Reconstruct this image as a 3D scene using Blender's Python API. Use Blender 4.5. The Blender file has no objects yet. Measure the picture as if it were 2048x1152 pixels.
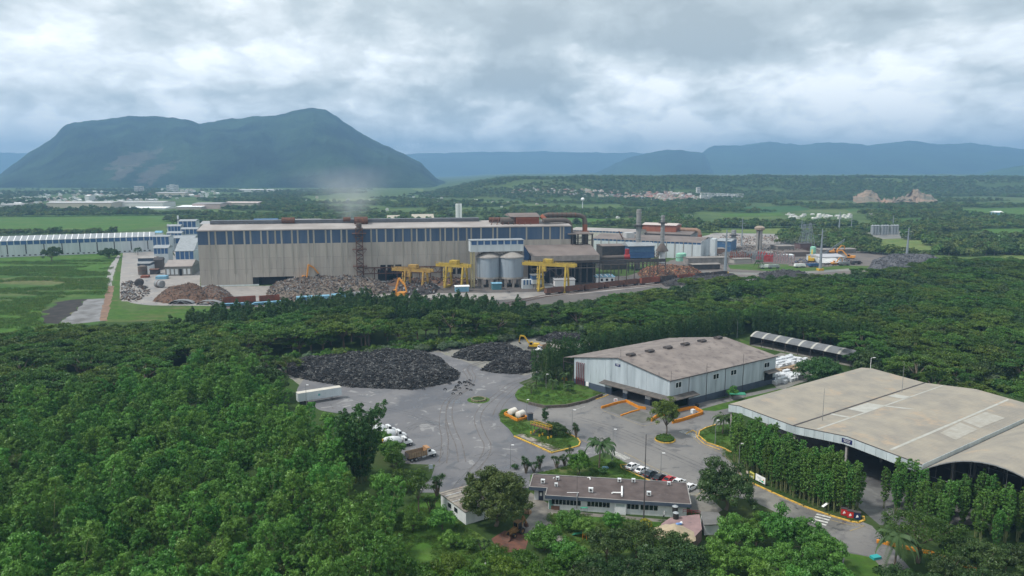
import bpy, bmesh, math, random
import numpy as np
from mathutils import Vector, Matrix, noise

# ------------------------------------------------------------------ camera, sky, sun, exposure
SC = bpy.context.scene
COL = SC.collection
PXF = 1480.0                      # focal length in pixels of a 2048 px wide picture
CAMH = 75.0                       # the drone's height over the ground in metres
PITCH = math.atan(233 / PXF)
cam_data = bpy.data.cameras.new('camera')
cam_data.sensor_width = 36.0
cam_data.lens = 36.0 * PXF / 2048
cam_data.clip_start = 0.5
cam_data.clip_end = 60000
cam = bpy.data.objects.new('camera', cam_data)
COL.objects.link(cam)
cam.location = (0, 0, CAMH)
cam.rotation_euler = (math.pi / 2 - PITCH, 0, 0)
SC.camera = cam
SC.render.engine = 'CYCLES'
cy = SC.cycles
cy.max_bounces = 5; cy.diffuse_bounces = 2; cy.glossy_bounces = 2; cy.transmission_bounces = 2
cy.transparent_max_bounces = 6; cy.volume_bounces = 0
cy.use_denoising = True
cy.sample_clamp_indirect = 4
cy.caustics_reflective = False; cy.caustics_refractive = False
SC.view_settings.view_transform = 'Standard'
SC.view_settings.look = 'None'
SC.view_settings.exposure = 0.18
SC.view_settings.gamma = 1

SUN_EL, SUN_AZ = math.radians(55), math.radians(-108)   # the veiled sun stands high on the left, a little behind the camera
sun_data = bpy.data.lights.new('sun', 'SUN')
sun_data.energy = 3.3
sun_data.angle = math.radians(7)
sun_data.color = (1.0, 0.96, 0.9)
sun = bpy.data.objects.new('sun', sun_data)
COL.objects.link(sun)
sd = Vector((math.sin(SUN_AZ) * math.cos(SUN_EL), math.cos(SUN_AZ) * math.cos(SUN_EL), math.sin(SUN_EL)))
sun.rotation_euler = sd.to_track_quat('Z', 'Y').to_euler()

world = bpy.data.worlds.new('World')
SC.world = world
world.use_nodes = True
wt = world.node_tree
wt.nodes.clear()


class NB:
  """small helper to write node trees as expressions"""
  def __init__(s, t): s.t = t
  def n(s, kind, **kw):
    x = s.t.nodes.new(kind)
    for k, v in kw.items(): setattr(x, k, v)
    return x
  def set(s, sock, v):
    if isinstance(v, bpy.types.NodeSocket): s.t.links.new(v, sock)
    elif v is not None:
      if isinstance(v, (tuple, list)) and len(v) == 3 and sock.type == 'RGBA': v = (*v, 1)
      sock.default_value = v
  def m(s, op, a, b=None, c=None, clamp=False):
    x = s.n('ShaderNodeMath', operation=op); x.use_clamp = clamp
    s.set(x.inputs[0], a)
    if b is not None: s.set(x.inputs[1], b)
    if c is not None: s.set(x.inputs[2], c)
    return x.outputs[0]
  def mix(s, f, a, b, kind='MIX'):
    x = s.n('ShaderNodeMix', data_type='RGBA', blend_type=kind)
    s.set(x.inputs[0], f); s.set(x.inputs[6], a); s.set(x.inputs[7], b)
    return x.outputs[2]
  def noise(s, vec, scale=1, detail=4, rough=.5, dist=0, color=False):
    x = s.n('ShaderNodeTexNoise')
    if vec is not None: s.set(x.inputs['Vector'], vec)
    s.set(x.inputs['Scale'], scale); s.set(x.inputs['Detail'], detail)
    s.set(x.inputs['Roughness'], rough); s.set(x.inputs['Distortion'], dist)
    return x.outputs['Color' if color else 'Fac']
  def vec(s, x, y, z):
    c = s.n('ShaderNodeCombineXYZ')
    s.set(c.inputs[0], x); s.set(c.inputs[1], y); s.set(c.inputs[2], z)
    return c.outputs[0]
  def sep(s, v):
    c = s.n('ShaderNodeSeparateXYZ'); s.set(c.inputs[0], v)
    return c.outputs
  def vm(s, op, a, b=None):
    x = s.n('ShaderNodeVectorMath', operation=op)
    s.set(x.inputs[0], a)
    if b is not None: s.set(x.inputs[1], b)
    return x.outputs[0]
  def ramp(s, f, stops):
    x = s.n('ShaderNodeValToRGB'); s.set(x.inputs[0], f)
    e = x.color_ramp.elements
    while len(e) < len(stops): e.new(.5)
    for i, (p, c) in enumerate(stops):
      e[i].position = p
      e[i].color = (*c, 1) if isinstance(c, (tuple, list)) else (c, c, c, 1)
    return x.outputs[0]
  def map(s, v, a, b, c=0., d=1.):
    x = s.n('ShaderNodeMapRange'); x.clamp = True
    s.set(x.inputs[0], v); s.set(x.inputs[1], a); s.set(x.inputs[2], b); s.set(x.inputs[3], c); s.set(x.inputs[4], d)
    return x.outputs[0]


def build_sky():
  b = NB(wt)
  tc = b.n('ShaderNodeTexCoord').outputs['Generated']
  x, y, z = b.sep(tc)
  zz = b.m('ADD', b.m('MAXIMUM', z, 0.0), 0.13)
  u = b.m('DIVIDE', x, zz); v = b.m('DIVIDE', y, zz)
  uv = b.vec(u, v, 0.0)
  # the cloud deck, seen from below: broad masses, billows, fine wisps
  warp = b.vm('MULTIPLY', b.vm('SUBTRACT', b.noise(uv, .9, 3, .5, color=True), (.5, .5, .5)), (1.2, 1.2, 0))
  uw = b.vm('ADD', uv, warp)
  big = b.noise(uw, .55, 3, .5)
  mid = b.noise(uw, 1.7, 6, .55)
  # billows of the heaped cloud low in the sky keep their shape towards the horizon
  el = b.vec(b.m('MULTIPLY', x, 3.6), b.m('MULTIPLY', z, 6.5), b.m('MULTIPLY', y, 1.0))
  wl = b.vm('MULTIPLY', b.vm('SUBTRACT', b.noise(el, 2.2, 3, .5, color=True), (.5, .5, .5)), (.55, .55, .3))
  puff = b.noise(b.vm('ADD', el, wl), 1.25, 8, .58)
  fine = b.noise(b.vm('ADD', el, wl), 6.5, 5, .6)
  # rounded heads of the heaped cloud
  ew = b.vm('ADD', el, b.vm('MULTIPLY', b.vm('SUBTRACT', b.noise(el, 5, 4, .6, color=True), (.5, .5, .5)), (.3, .3, .2)))
  heads = None
  for sc_, k in ((2.6, .6), (6.2, .3), (13, .14)):
    vo = b.n('ShaderNodeTexVoronoi', feature='SMOOTH_F1'); b.set(vo.inputs['Vector'], ew); vo.inputs['Scale'].default_value = sc_; vo.inputs['Smoothness'].default_value = .35
    h_ = b.m('MULTIPLY', b.m('SUBTRACT', .45, vo.outputs['Distance']), k)
    heads = h_ if heads is None else b.m('ADD', heads, h_)
  # azimuth and elevation of the view
  yy = b.m('MAXIMUM', y, 0.05)
  a = b.m('DIVIDE', x, yy); e = b.m('DIVIDE', z, yy)
  wob = b.m('MULTIPLY', b.m('SUBTRACT', b.noise(el, 1.5, 4, .5), .5), .22)
  a2 = b.m('ADD', a, wob); e2 = b.m('ADD', e, b.m('MULTIPLY', wob, -.5))
  tot = None
  def P(px, py): return ((px - 1024) / PXF, (343 - py) / PXF)
  for px, py, sx, sy, k in ((350, 60, 330, 110, .07), (590, 120, 160, 60, .06), (60, 150, 200, 60, .09), (1010, 40, 260, 90, -.26),
               (1330, 90, 200, 70, -.34), (760, 60, 170, 60, -.10), (1060, 165, 150, 40, -.24), (1560, 195, 330, 60, .24),
               (1900, 80, 160, 45, .18), (1750, 25, 320, 40, -.16), (260, 205, 330, 32, -.16), (560, 205, 160, 30, -.12),
               (1290, 250, 170, 28, .12), (1960, 160, 140, 34, -.10), (830, 240, 150, 24, .12), (1250, 300, 900, 16, -.05),
               (1420, 235, 90, 22, .10), (1640, 250, 160, 22, .10)):
    pa, pe = P(px, py)
    g = b.m('ADD', b.m('POWER', b.m('DIVIDE', b.m('SUBTRACT', a2, pa), sx / PXF), 2),
        b.m('POWER', b.m('DIVIDE', b.m('SUBTRACT', e2, pe), sy / PXF), 2))
    g = b.m('MULTIPLY', b.m('POWER', 2.718, b.m('MULTIPLY', g, -1)), k)
    tot = g if tot is None else b.m('ADD', tot, g)
  ahead = b.map(y, .1, .4)
  tot = b.m('MULTIPLY', b.m('MULTIPLY', tot, 1.55), ahead)
  low = b.map(z, .05, .32, 1, 0)
  tex = b.m('ADD', b.m('MULTIPLY', b.m('SUBTRACT', puff, .5), b.m('ADD', b.m('MULTIPLY', low, 1.0), .6)),
       b.m('MULTIPLY', b.m('SUBTRACT', mid, .5), .3))
  tex = b.m('ADD', tex, b.m('MULTIPLY', b.m('SUBTRACT', big, .5), .45))
  tex = b.m('ADD', tex, b.m('MULTIPLY', b.m('SUBTRACT', fine, .5), b.m('ADD', b.m('MULTIPLY', low, .3), .1)))
  tex = b.m('ADD', tex, b.m('MULTIPLY', heads, b.m('ADD', b.m('MULTIPLY', low, 1.2), .12)))
  val = b.m('ADD', b.m('ADD', tot, .62), tex)
  val = b.m('SUBTRACT', val, b.map(z, .3, .8, 0, .22))      # the unseen deck overhead is darkened to hold back light on the ground
  val = b.m('ADD', val, b.map(z, .02, .16, .15, 0))
  cloud = b.ramp(val, [(.12, (.30, .335, .345)), (.40, (.41, .45, .46)), (.60, (.57, .60, .605)), (.76, (.70, .73, .735)), (.95, (.84, .85, .84))])
  # blue sky glimpsed where the deck thins
  sky = b.n('ShaderNodeTexSky', sky_type='NISHITA')
  sky.sun_disc = False
  sky.sun_elevation = SUN_EL; sky.sun_rotation = SUN_AZ
  sky.air_density = 1.2; sky.dust_density = 2
  bg1 = b.n('ShaderNodeBackground'); b.set(bg1.inputs[0], sky.outputs[0]); bg1.inputs[1].default_value = .1
  bg2 = b.n('ShaderNodeBackground'); b.set(bg2.inputs[0], cloud); bg2.inputs[1].default_value = 1.62
  cover = b.map(val, .62, .9, .97, 1.)
  mx = b.n('ShaderNodeMixShader')
  b.set(mx.inputs[0], cover); b.t.links.new(bg1.outputs[0], mx.inputs[1]); b.t.links.new(bg2.outputs[0], mx.inputs[2])
  out = b.n('ShaderNodeOutputWorld'); b.t.links.new(mx.outputs[0], out.inputs[0])


build_sky()
world.cycles.sampling_method = 'MANUAL'
world.cycles.sample_map_resolution = 512

# ------------------------------------------------------------------ picture geometry: from a ray to a place
sP, cP = math.sin(PITCH), math.cos(PITCH)


def ray(px, py):
  u, v = (px - 1024) / PXF, (576 - py) / PXF
  return u, cP + v * sP, v * cP - sP


def G(px, py, h=0.0):
  """the point at height h seen at photo pixel (px, py)"""
  u, f, w = ray(px, py)
  t = (h - CAMH) / w
  return Vector((u * t, f * t, h))


def HT(p, py):
  """height of the point above ground point p that is seen at row py"""
  v = (576 - py) / PXF
  return CAMH + (v * p.y * cP - p.y * sP) / (cP + v * sP)


def PW(px, py, A, d):
  """meet the sight line with the upright plane through A along d: (distance along d, height)"""
  u, f, w = ray(px, py)
  # u*t = A.x + s*d.x ; f*t = A.y + s*d.y
  det = -u * d.y + f * d.x
  t = (-A.x * d.y + A.y * d.x) / det
  s = (u * A.y - f * A.x) / det
  return s, CAMH + w * t


def PY(px, py, Y):
  """point at depth Y seen at the pixel"""
  u, f, w = ray(px, py)
  t = Y / f
  return Vector((u * t, Y, CAMH + w * t))


def on_screen(p):
  dz = p.z - CAMH
  d = p.y * cP - dz * sP
  if d < 1: return None
  return 1024 + PXF * p.x / d, 576 - PXF * (p.y * sP + dz * cP) / d


# ------------------------------------------------------------------ object helpers
def tag(o, label=None, cat=None, group=None, kind=None):
  if label: o['label'] = label
  if cat: o['category'] = cat
  if group: o['group'] = group
  if kind: o['kind'] = kind
  return o


def thing(name, label, cat, loc=(0, 0, 0), rz=0.0, group=None):
  o = bpy.data.objects.new(name, None)
  o.empty_display_size = .5
  COL.objects.link(o)
  o.location = loc
  o.rotation_euler = (0, 0, rz)
  return tag(o, label, cat, group)


class MB:
  skew = None      # angle between a building's two walls where it is not square
  def __init__(s): s.v = []; s.f = []; s.m = []; s.cur = 0
  def add(s, vs, fs):
    n = len(s.v)
    if MB.skew: vs = [(p[0] + p[1] * math.cos(MB.skew), p[1] * math.sin(MB.skew), p[2]) for p in vs]
    s.v.extend([tuple(p) for p in vs])
    s.f.extend([tuple(i + n for i in f) for f in fs])
    s.m.extend([s.cur] * len(fs))
    return s
  def box(s, x0, x1, y0, y1, z0, z1):
    return s.add([(x0, y0, z0), (x1, y0, z0), (x1, y1, z0), (x0, y1, z0), (x0, y0, z1), (x1, y0, z1), (x1, y1, z1), (x0, y1, z1)],
          [(0, 3, 2, 1), (4, 5, 6, 7), (0, 1, 5, 4), (1, 2, 6, 5), (2, 3, 7, 6), (3, 0, 4, 7)])
  def cbox(s, cx, cy, z0, sx, sy, h, rz=0.0):
    c, q = math.cos(rz), math.sin(rz)
    vs = []
    for z in (z0, z0 + h):
      for dx, dy in ((-1, -1), (1, -1), (1, 1), (-1, 1)):
        x, y = dx * sx / 2, dy * sy / 2
        vs.append((cx + x * c - y * q, cy + x * q + y * c, z))
    return s.add(vs, [(0, 3, 2, 1), (4, 5, 6, 7), (0, 1, 5, 4), (1, 2, 6, 5), (2, 3, 7, 6), (3, 0, 4, 7)])
  def beam(s, a, b, w, h=None):
    a, b = Vector(a), Vector(b); h = h or w
    d = (b - a)
    if d.length < 1e-5: return s
    d.normalize()
    up = Vector((0, 0, 1)) if abs(d.z) < .95 else Vector((0, 1, 0))
    r = d.cross(up).normalized() * w / 2
    t = r.cross(d).normalized() * h / 2
    vs = [p + i * r + j * t for p in (a, b) for i, j in ((-1, -1), (1, -1), (1, 1), (-1, 1))]
    return s.add(vs, [(0, 1, 2, 3), (4, 7, 6, 5), (0, 4, 5, 1), (1, 5, 6, 2), (2, 6, 7, 3), (3, 7, 4, 0)])
  def tube(s, path, r, n=8, caps=True):
    path = [Vector(p) for p in path]
    rs = r if isinstance(r, (list, tuple)) else [r] * len(path)
    vs = []; fs = []
    prev = None
    for i, p in enumerate(path):
      d = (path[min(i + 1, len(path) - 1)] - path[max(i - 1, 0)]).normalized()
      if prev is None:
        up = Vector((0, 0, 1)) if abs(d.z) < .9 else Vector((1, 0, 0))
        x = d.cross(up).normalized()
      else:
        x = (prev - d * prev.dot(d)).normalized()
      prev = x
      y = d.cross(x)
      for k in range(n):
        a = 2 * math.pi * k / n
        vs.append(p + (x * math.cos(a) + y * math.sin(a)) * rs[i])
    for i in range(len(path) - 1):
      for k in range(n):
        fs.append((i * n + k, i * n + (k + 1) % n, (i + 1) * n + (k + 1) % n, (i + 1) * n + k))
    if caps:
      fs.append(tuple(range(n - 1, -1, -1)))
      fs.append(tuple((len(path) - 1) * n + k for k in range(n)))
    return s.add(vs, fs)
  def cyl(s, x, y, z0, z1, r0, r1=None, n=16):
    return s.tube([(x, y, z0), (x, y, z1)], [r0, r0 if r1 is None else r1], n)
  def prism(s, pts, z0, z1):
    n = len(pts)
    vs = [(p[0], p[1], z0) for p in pts] + [(p[0], p[1], z1) for p in pts]
    return s.add(vs, [tuple(range(n - 1, -1, -1)), tuple(range(n, 2 * n))] + [(i, (i + 1) % n, n + (i + 1) % n, n + i) for i in range(n)])
  def profx(s, prof, x0, x1):
    """profile of (y, z) points run along x"""
    n = len(prof)
    vs = [(x0, *p) for p in prof] + [(x1, *p) for p in prof]
    return s.add(vs, [tuple(range(n - 1, -1, -1)), tuple(range(n, 2 * n))] + [(i, (i + 1) % n, n + (i + 1) % n, n + i) for i in range(n)])
  def profy(s, prof, y0, y1):
    n = len(prof)
    vs = [(p[0], y0, p[1]) for p in prof] + [(p[0], y1, p[1]) for p in prof]
    return s.add(vs, [tuple(range(n)), tuple(range(2 * n - 1, n - 1, -1))] + [((i + 1) % n, i, n + i, n + (i + 1) % n) for i in range(n)])
  def ball(s, c, rx, ry=None, rz=None, n=10, m=6):
    ry = ry or rx; rz = rz or rx
    vs = [(c[0], c[1], c[2] - rz)]
    for j in range(1, m):
      t = -math.pi / 2 + math.pi * j / m
      for k in range(n):
        a = 2 * math.pi * k / n
        vs.append((c[0] + rx * math.cos(t) * math.cos(a), c[1] + ry * math.cos(t) * math.sin(a), c[2] + rz * math.sin(t)))
    vs.append((c[0], c[1], c[2] + rz))
    fs = [(0, 1 + (k + 1) % n, 1 + k) for k in range(n)]
    for j in range(m - 2):
      for k in range(n):
        a = 1 + j * n
        fs.append((a + k, a + (k + 1) % n, a + n + (k + 1) % n, a + n + k))
    a = 1 + (m - 2) * n
    fs += [(a + k, a + (k + 1) % n, len(vs) - 1) for k in range(n)]
    return s.add(vs, fs)
  def mesh(s, name, mats, smooth=False):
    me = bpy.data.meshes.new(name)
    me.from_pydata(s.v, [], s.f)
    for m in (mats if isinstance(mats, (list, tuple)) else [mats]): me.materials.append(m)
    if isinstance(mats, (list, tuple)) and len(mats) > 1: me.polygons.foreach_set('material_index', s.m)
    if smooth:
      me.shade_smooth(); me.set_sharp_from_angle(angle=.7)
    return me
  def obj(s, name, mats, parent=None, smooth=False):
    o = bpy.data.objects.new(name, s.mesh(name, mats, smooth))
    COL.objects.link(o)
    if parent is not None: o.parent = parent
    return o


def put(name, me, parent=None, loc=(0, 0, 0), rz=0.0, s=1.0):
  o = bpy.data.objects.new(name, me)
  COL.objects.link(o)
  if parent is not None: o.parent = parent
  o.location = loc
  o.rotation_euler = (0, 0, rz)
  o.scale = (s, s, s) if not isinstance(s, tuple) else s
  return o


_KIDS = {}


def copy_tree(o, parent=None):
  """copy a thing with its parts and sub-parts; meshes are shared"""
  if o.name not in _KIDS: _KIDS[o.name] = list(o.children)
  c = o.copy()
  COL.objects.link(c)
  c.parent = parent
  for ch in _KIDS[o.name]: copy_tree(ch, c)
  return c


PI = math.pi

# ------------------------------------------------------------------ materials
MATS = {}


def M(name, col, rough=.85, col2=None, scale=1.0, detail=5, streak=0, bump=0.0, bscale=None, metal=0.0, lo=.35, hi=.65, world=False,
   spec=.3, jitter=0.0, rust=None, rustlo=.58, rustscale=.3, ribs=None):
  """procedural surface: two tones mixed by noise, optional down-running streaks, stain spots, fine relief and ribs"""
  if name in MATS: return MATS[name]
  m = bpy.data.materials.new(name)
  m.use_nodes = True
  t = m.node_tree
  b = NB(t)
  bs = t.nodes['Principled BSDF']
  if world: co = b.n('ShaderNodeNewGeometry').outputs['Position']
  else: co = b.n('ShaderNodeTexCoord').outputs['Object']
  if streak:
    s = b.vm('MULTIPLY', co, (1, 1, streak))
  else: s = co
  c = col
  if col2 is not None:
    c = b.mix(b.map(b.noise(s, scale, detail, .6), lo, hi), col, col2)
  if rust is not None:
    c = b.mix(b.map(b.noise(s, rustscale, 6, .65), rustlo, rustlo + .12), c, rust)
  if jitter:
    r = b.n('ShaderNodeObjectInfo').outputs['Random']
    hs = b.n('ShaderNodeHueSaturation')
    b.set(hs.inputs['Value'], b.map(r, 0, 1, 1 - jitter, 1 + jitter)); b.set(hs.inputs['Color'], c)
    c = hs.outputs[0]
  b.set(bs.inputs['Base Color'], c)
  bs.inputs['Roughness'].default_value = rough
  bs.inputs['Metallic'].default_value = metal
  bs.inputs['Specular IOR Level'].default_value = spec
  if bump or ribs:
    bp = b.n('ShaderNodeBump')
    bp.inputs['Strength'].default_value = bump or .6
    bp.inputs['Distance'].default_value = .05 if not ribs else .04
    if ribs:
      ax, per = ribs
      xs = b.sep(co)
      h = b.m('SINE', b.m('MULTIPLY', xs[ax], 2 * PI / per))
    else:
      h = b.noise(co, bscale or scale * 6, 4, .6)
    b.set(bp.inputs['Height'], h)
    t.links.new(bp.outputs[0], bs.inputs['Normal'])
  MATS[name] = m
  return m


def leafmat(name, dark, light, trans=.3, jit=.18, hue=.02, dead=None):
  """leaves: tone from a per-leaf value and from the single tree, some light shining through"""
  m = bpy.data.materials.new(name)
  m.use_nodes = True
  t = m.node_tree
  b = NB(t)
  t.nodes.remove(t.nodes['Principled BSDF'])
  at = b.n('ShaderNodeAttribute', attribute_name='tint').outputs['Fac']
  r = b.n('ShaderNodeObjectInfo').outputs['Random']
  c = b.mix(at, dark, light)
  if dead is not None: c = b.mix(b.map(b.m('ADD', at, b.m('MULTIPLY', r, .35)), 1.12, 1.28), c, dead)
  hs = b.n('ShaderNodeHueSaturation')
  b.set(hs.inputs['Hue'], b.map(b.m('FRACT', b.m('MULTIPLY', r, 7.3)), 0, 1, .5 - hue, .5 + hue))
  b.set(hs.inputs['Value'], b.map(r, 0, 1, 1 - jit, 1 + jit)); b.set(hs.inputs['Color'], c)
  d = b.n('ShaderNodeBsdfDiffuse'); b.set(d.inputs[0], hs.outputs[0])
  tr = b.n('ShaderNodeBsdfTranslucent'); b.set(tr.inputs[0], hs.outputs[0])
  g = b.n('ShaderNodeBsdfGlossy'); b.set(g.inputs[0], (.6, .65, .6)); g.inputs['Roughness'].default_value = .45
  mx = b.n('ShaderNodeMixShader'); mx.inputs[0].default_value = trans
  t.links.new(d.outputs[0], mx.inputs[1]); t.links.new(tr.outputs[0], mx.inputs[2])
  m2 = b.n('ShaderNodeMixShader'); m2.inputs[0].default_value = .035
  t.links.new(mx.outputs[0], m2.inputs[1]); t.links.new(g.outputs[0], m2.inputs[2])
  t.links.new(m2.outputs[0], t.nodes['Material Output'].inputs[0])
  MATS[name] = m
  return m


# plain stock
concrete = M('concrete', (.36, .34, .32), col2=(.24, .225, .21), scale=.5, streak=.3, bump=.2)
white_paint = M('white_paint', (.72, .74, .75), .6, col2=(.55, .58, .6), scale=.4, streak=.15)
white_clean = M('white_clean', (.8, .8, .8), .45)
yellow = M('yellow_paint', (.62, .40, .035), .55, col2=(.45, .27, .03), scale=.6, rust=(.2, .09, .03), rustlo=.6, rustscale=.7)
orange = M('orange_paint', (.72, .27, .02), .6, col2=(.52, .19, .02), scale=.7, bump=.1)
kerb_yellow = M('kerb_yellow', (.66, .40, .06), .8, col2=(.36, .24, .08), scale=1.3, lo=.42, hi=.62, world=True)
blue_dark = M('blue_steel', (.025, .075, .19), .55, col2=(.04, .10, .22), scale=.3, streak=.2)
slate = M('slate_blue_paint', (.055, .075, .11), .7, col2=(.075, .095, .13), scale=.5)
rust = M('rusty_steel', (.16, .075, .05), .9, col2=(.09, .055, .045), scale=.8, rust=(.26, .11, .06), rustlo=.55)
rust_red = M('red_oxide_steel', (.30, .085, .045), .85, col2=(.16, .06, .04), scale=.4, streak=.3)
dark_steel = M('sooty_steel', (.045, .045, .05), .8, col2=(.09, .075, .07), scale=.5)
grey_steel = M('grey_steel', (.26, .27, .28), .55, col2=(.17, .175, .18), scale=.5, streak=.3)
galv = M('galvanised_steel', (.36, .38, .40), .5, col2=(.27, .29, .30), scale=.5, metal=.25)
rubber = M('rubber', (.03, .03, .032), .85, col2=(.045, .043, .04), scale=2)
glass_dark = M('dark_glass', (.012, .016, .02), .12, spec=.6)
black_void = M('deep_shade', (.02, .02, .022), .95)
wood = M('pole_wood', (.12, .10, .085), .9, col2=(.2, .17, .14), scale=2)
bark = M('bark', (.10, .08, .06), .95, col2=(.17, .14, .11), scale=1.5, streak=.3, bump=.4)
cane = M('bamboo_cane', (.20, .22, .10), .7, col2=(.13, .15, .06), scale=1.)
red_paint = M('red_paint', (.45, .03, .03), .45)
green_sheet = M('green_sheet', (.05, .28, .17), .6, col2=(.035, .19, .12), scale=.8)
cyan_paint = M('pale_blue_paint', (.22, .42, .55), .6, col2=(.15, .32, .45), scale=.5)
earth = M('bare_earth', (.24, .15, .10), .95, col2=(.15, .10, .075), scale=.25, world=True, bump=.4)

# ------------------------------------------------------------------ ground
def ground_mat():
  m = bpy.data.materials.new('plain_ground'); m.use_nodes = True
  b = NB(m.node_tree); bs = m.node_tree.nodes['Principled BSDF']
  co = b.n('ShaderNodeNewGeometry').outputs['Position']
  c = b.mix(b.map(b.noise(co, .012, 5, .6), .38, .62), (.05, .09, .025), (.10, .15, .04))
  c = b.mix(b.map(b.noise(co, .15, 5, .7), .45, .75), c, (.05, .075, .03))
  c = b.mix(b.map(b.noise(co, .0022, 4, .6), .55, .72), c, (.11, .14, .055))
  b.set(bs.inputs['Base Color'], c); bs.inputs['Roughness'].default_value = .95
  bs.inputs['Specular IOR Level'].default_value = .1
  return m


def sheet(name, pts, z, mat, wob=0.0, step=4.0, kind='structure', seed=0):
  """a ground sheet from world points, its edge roughened"""
  pts = [Vector((p[0], p[1], 0)) for p in pts]
  if wob:
    q = []
    for i, p in enumerate(pts):
      n = pts[(i + 1) % len(pts)]
      k = max(1, min(60, int((n - p).length / step)))
      for j in range(k):
        r = p.lerp(n, j / k)
        w = noise.noise_vector(Vector((r.x * .13 + seed, r.y * .13, seed))) * wob + noise.noise_vector(Vector((r.x * .5, r.y * .5, seed))) * wob * .4
        q.append(r + Vector((w.x, w.y, 0)))
    pts = q
  bm = bmesh.new()
  f = bm.faces.new([bm.verts.new((p.x, p.y, z)) for p in pts])
  if f.normal.z < 0: f.normal_flip()
  bmesh.ops.triangulate(bm, faces=[f])
  for f in bm.faces:
    f.normal_update()
    if f.normal.z < 0: f.normal_flip()
  me = bpy.data.meshes.new(name); bm.to_mesh(me); bm.free()
  me.materials.append(mat)
  o = bpy.data.objects.new(name, me); COL.objects.link(o)
  if kind: o['kind'] = kind
  return o


def gp(*pix):
  return [G(*p) for p in pix]


def fieldmat(name, c1, c2, c3=None, s=.05, rows=0, bump=.5):
  m = bpy.data.materials.new(name); m.use_nodes = True
  b = NB(m.node_tree); bs = m.node_tree.nodes['Principled BSDF']
  co = b.n('ShaderNodeNewGeometry').outputs['Position']
  c = b.mix(b.map(b.noise(co, s, 5, .6), .35, .65), c1, c2)
  if c3: c = b.mix(b.map(b.noise(b.vm('MULTIPLY', co, (.4, 1, 1)), s * .45, 4, .55), .5, .68), c, c3)
  c = b.mix(b.m('MULTIPLY', b.map(b.noise(co, .35, 5, .75), .38, .66), .55), c, (.035, .06, .018))
  b.set(bs.inputs['Base Color'], c); bs.inputs['Roughness'].default_value = .95
  bs.inputs['Specular IOR Level'].default_value = .1
  bp = b.n('ShaderNodeBump'); bp.inputs['Strength'].default_value = bump; bp.inputs['Distance'].default_value = .3
  b.set(bp.inputs['Height'], b.noise(co, .9, 5, .65)); m.node_tree.links.new(bp.outputs[0], bs.inputs['Normal'])
  MATS[name] = m
  return m


def pavemat(name, base, alt, patch, crack=.5, wet=.6, tracks=False):
  """worn pavement: broad tone changes, patches, dark damp areas that are a little glossier, fine cracks"""
  m = bpy.data.materials.new(name); m.use_nodes = True
  b = NB(m.node_tree); bs = m.node_tree.nodes['Principled BSDF']
  co = b.n('ShaderNodeNewGeometry').outputs['Position']
  c = b.mix(b.map(b.noise(co, .055, 5, .6, .6), .36, .64), base, alt)
  c = b.mix(b.m('MULTIPLY', b.map(b.noise(co, .9, 5, .7), .3, .8), .4), c, tuple(v * .62 for v in base))
  c = b.mix(b.map(b.noise(co, .22, 3, .5, 1.2), .62, .66, 0, .6), c, patch)  # patches; the pale ones also paint in the sheen of wet ground
  v = b.n('ShaderNodeTexVoronoi', feature='DISTANCE_TO_EDGE'); b.set(v.inputs['Vector'], b.vm('ADD', co, b.vm('MULTIPLY', b.noise(co, .4, 4, .6, color=True), (5, 5, 0))))
  v.inputs['Scale'].default_value = .14
  cr = b.m('MULTIPLY', b.map(v.outputs['Distance'], .0, .012, 1, 0), b.map(b.noise(co, .05, 2), .48, .56))
  c = b.mix(b.m('MULTIPLY', cr, crack), c, (.05, .048, .045))
  w = b.map(b.noise(co, .04, 5, .65, 1.2), .50, .60)
  c = b.mix(b.m('MULTIPLY', w, wet), c, tuple(x * q_ for x, q_ in zip(alt, (.5, .52, .58))))
  b.set(bs.inputs['Base Color'], c)
  pud = b.map(b.noise(co, .16, 4, .55, .8), .61, .64)
  c = b.mix(b.m('MULTIPLY', pud, .6), c, (.07, .072, .08)); b.set(bs.inputs['Base Color'], c)
  b.set(bs.inputs['Roughness'], b.m('SUBTRACT', b.m('SUBTRACT', .85, b.m('MULTIPLY', w, .3)), b.m('MULTIPLY', pud, .35)))
  bp = b.n('ShaderNodeBump'); bp.inputs['Strength'].default_value = .25; bp.inputs['Distance'].default_value = .05
  b.set(bp.inputs['Height'], b.noise(co, 3, 4, .6)); m.node_tree.links.new(bp.outputs[0], bs.inputs['Normal'])
  MATS[name] = m
  return m


m_ground = ground_mat()
g = MB(); g.add([(-13000, -300, 0), (13000, -300, 0), (13000, 15500, 0), (-13000, 15500, 0)], [(0, 1, 2, 3)])
g.obj('ground', m_ground)['kind'] = 'structure'

f_bright = fieldmat('cane_field', (.05, .125, .018), (.085, .175, .028), (.12, .17, .045), s=.12)
f_mixed = fieldmat('rough_pasture', (.035, .10, .02), (.085, .15, .035), (.19, .165, .085), s=.05)
f_dark = fieldmat('dark_crop', (.035, .10, .03), (.05, .12, .04))
f_lawn = fieldmat('lawn_grass', (.045, .11, .018), (.075, .145, .025), (.12, .13, .05), s=.25)
f_scrub = fieldmat('scrub_floor', (.03, .06, .015), (.05, .085, .025), (.06, .08, .03), s=.08)
f_pale = fieldmat('dry_grass', (.13, .19, .05), (.20, .22, .08), (.10, .17, .04), s=.1)
gravel = pavemat('yard_surface', (.175, .17, .175), (.125, .125, .135), (.29, .285, .28))
gravel_pale = pavemat('pale_gravel', (.24, .225, .195), (.185, .18, .165), (.18, .19, .11))
asphalt = pavemat('road_asphalt', (.205, .195, .185), (.155, .15, .148), (.08, .08, .083), crack=.8)
road_pale = pavemat('concrete_road', (.235, .225, .20), (.19, .18, .165), (.12, .115, .11), crack=.9)
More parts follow.
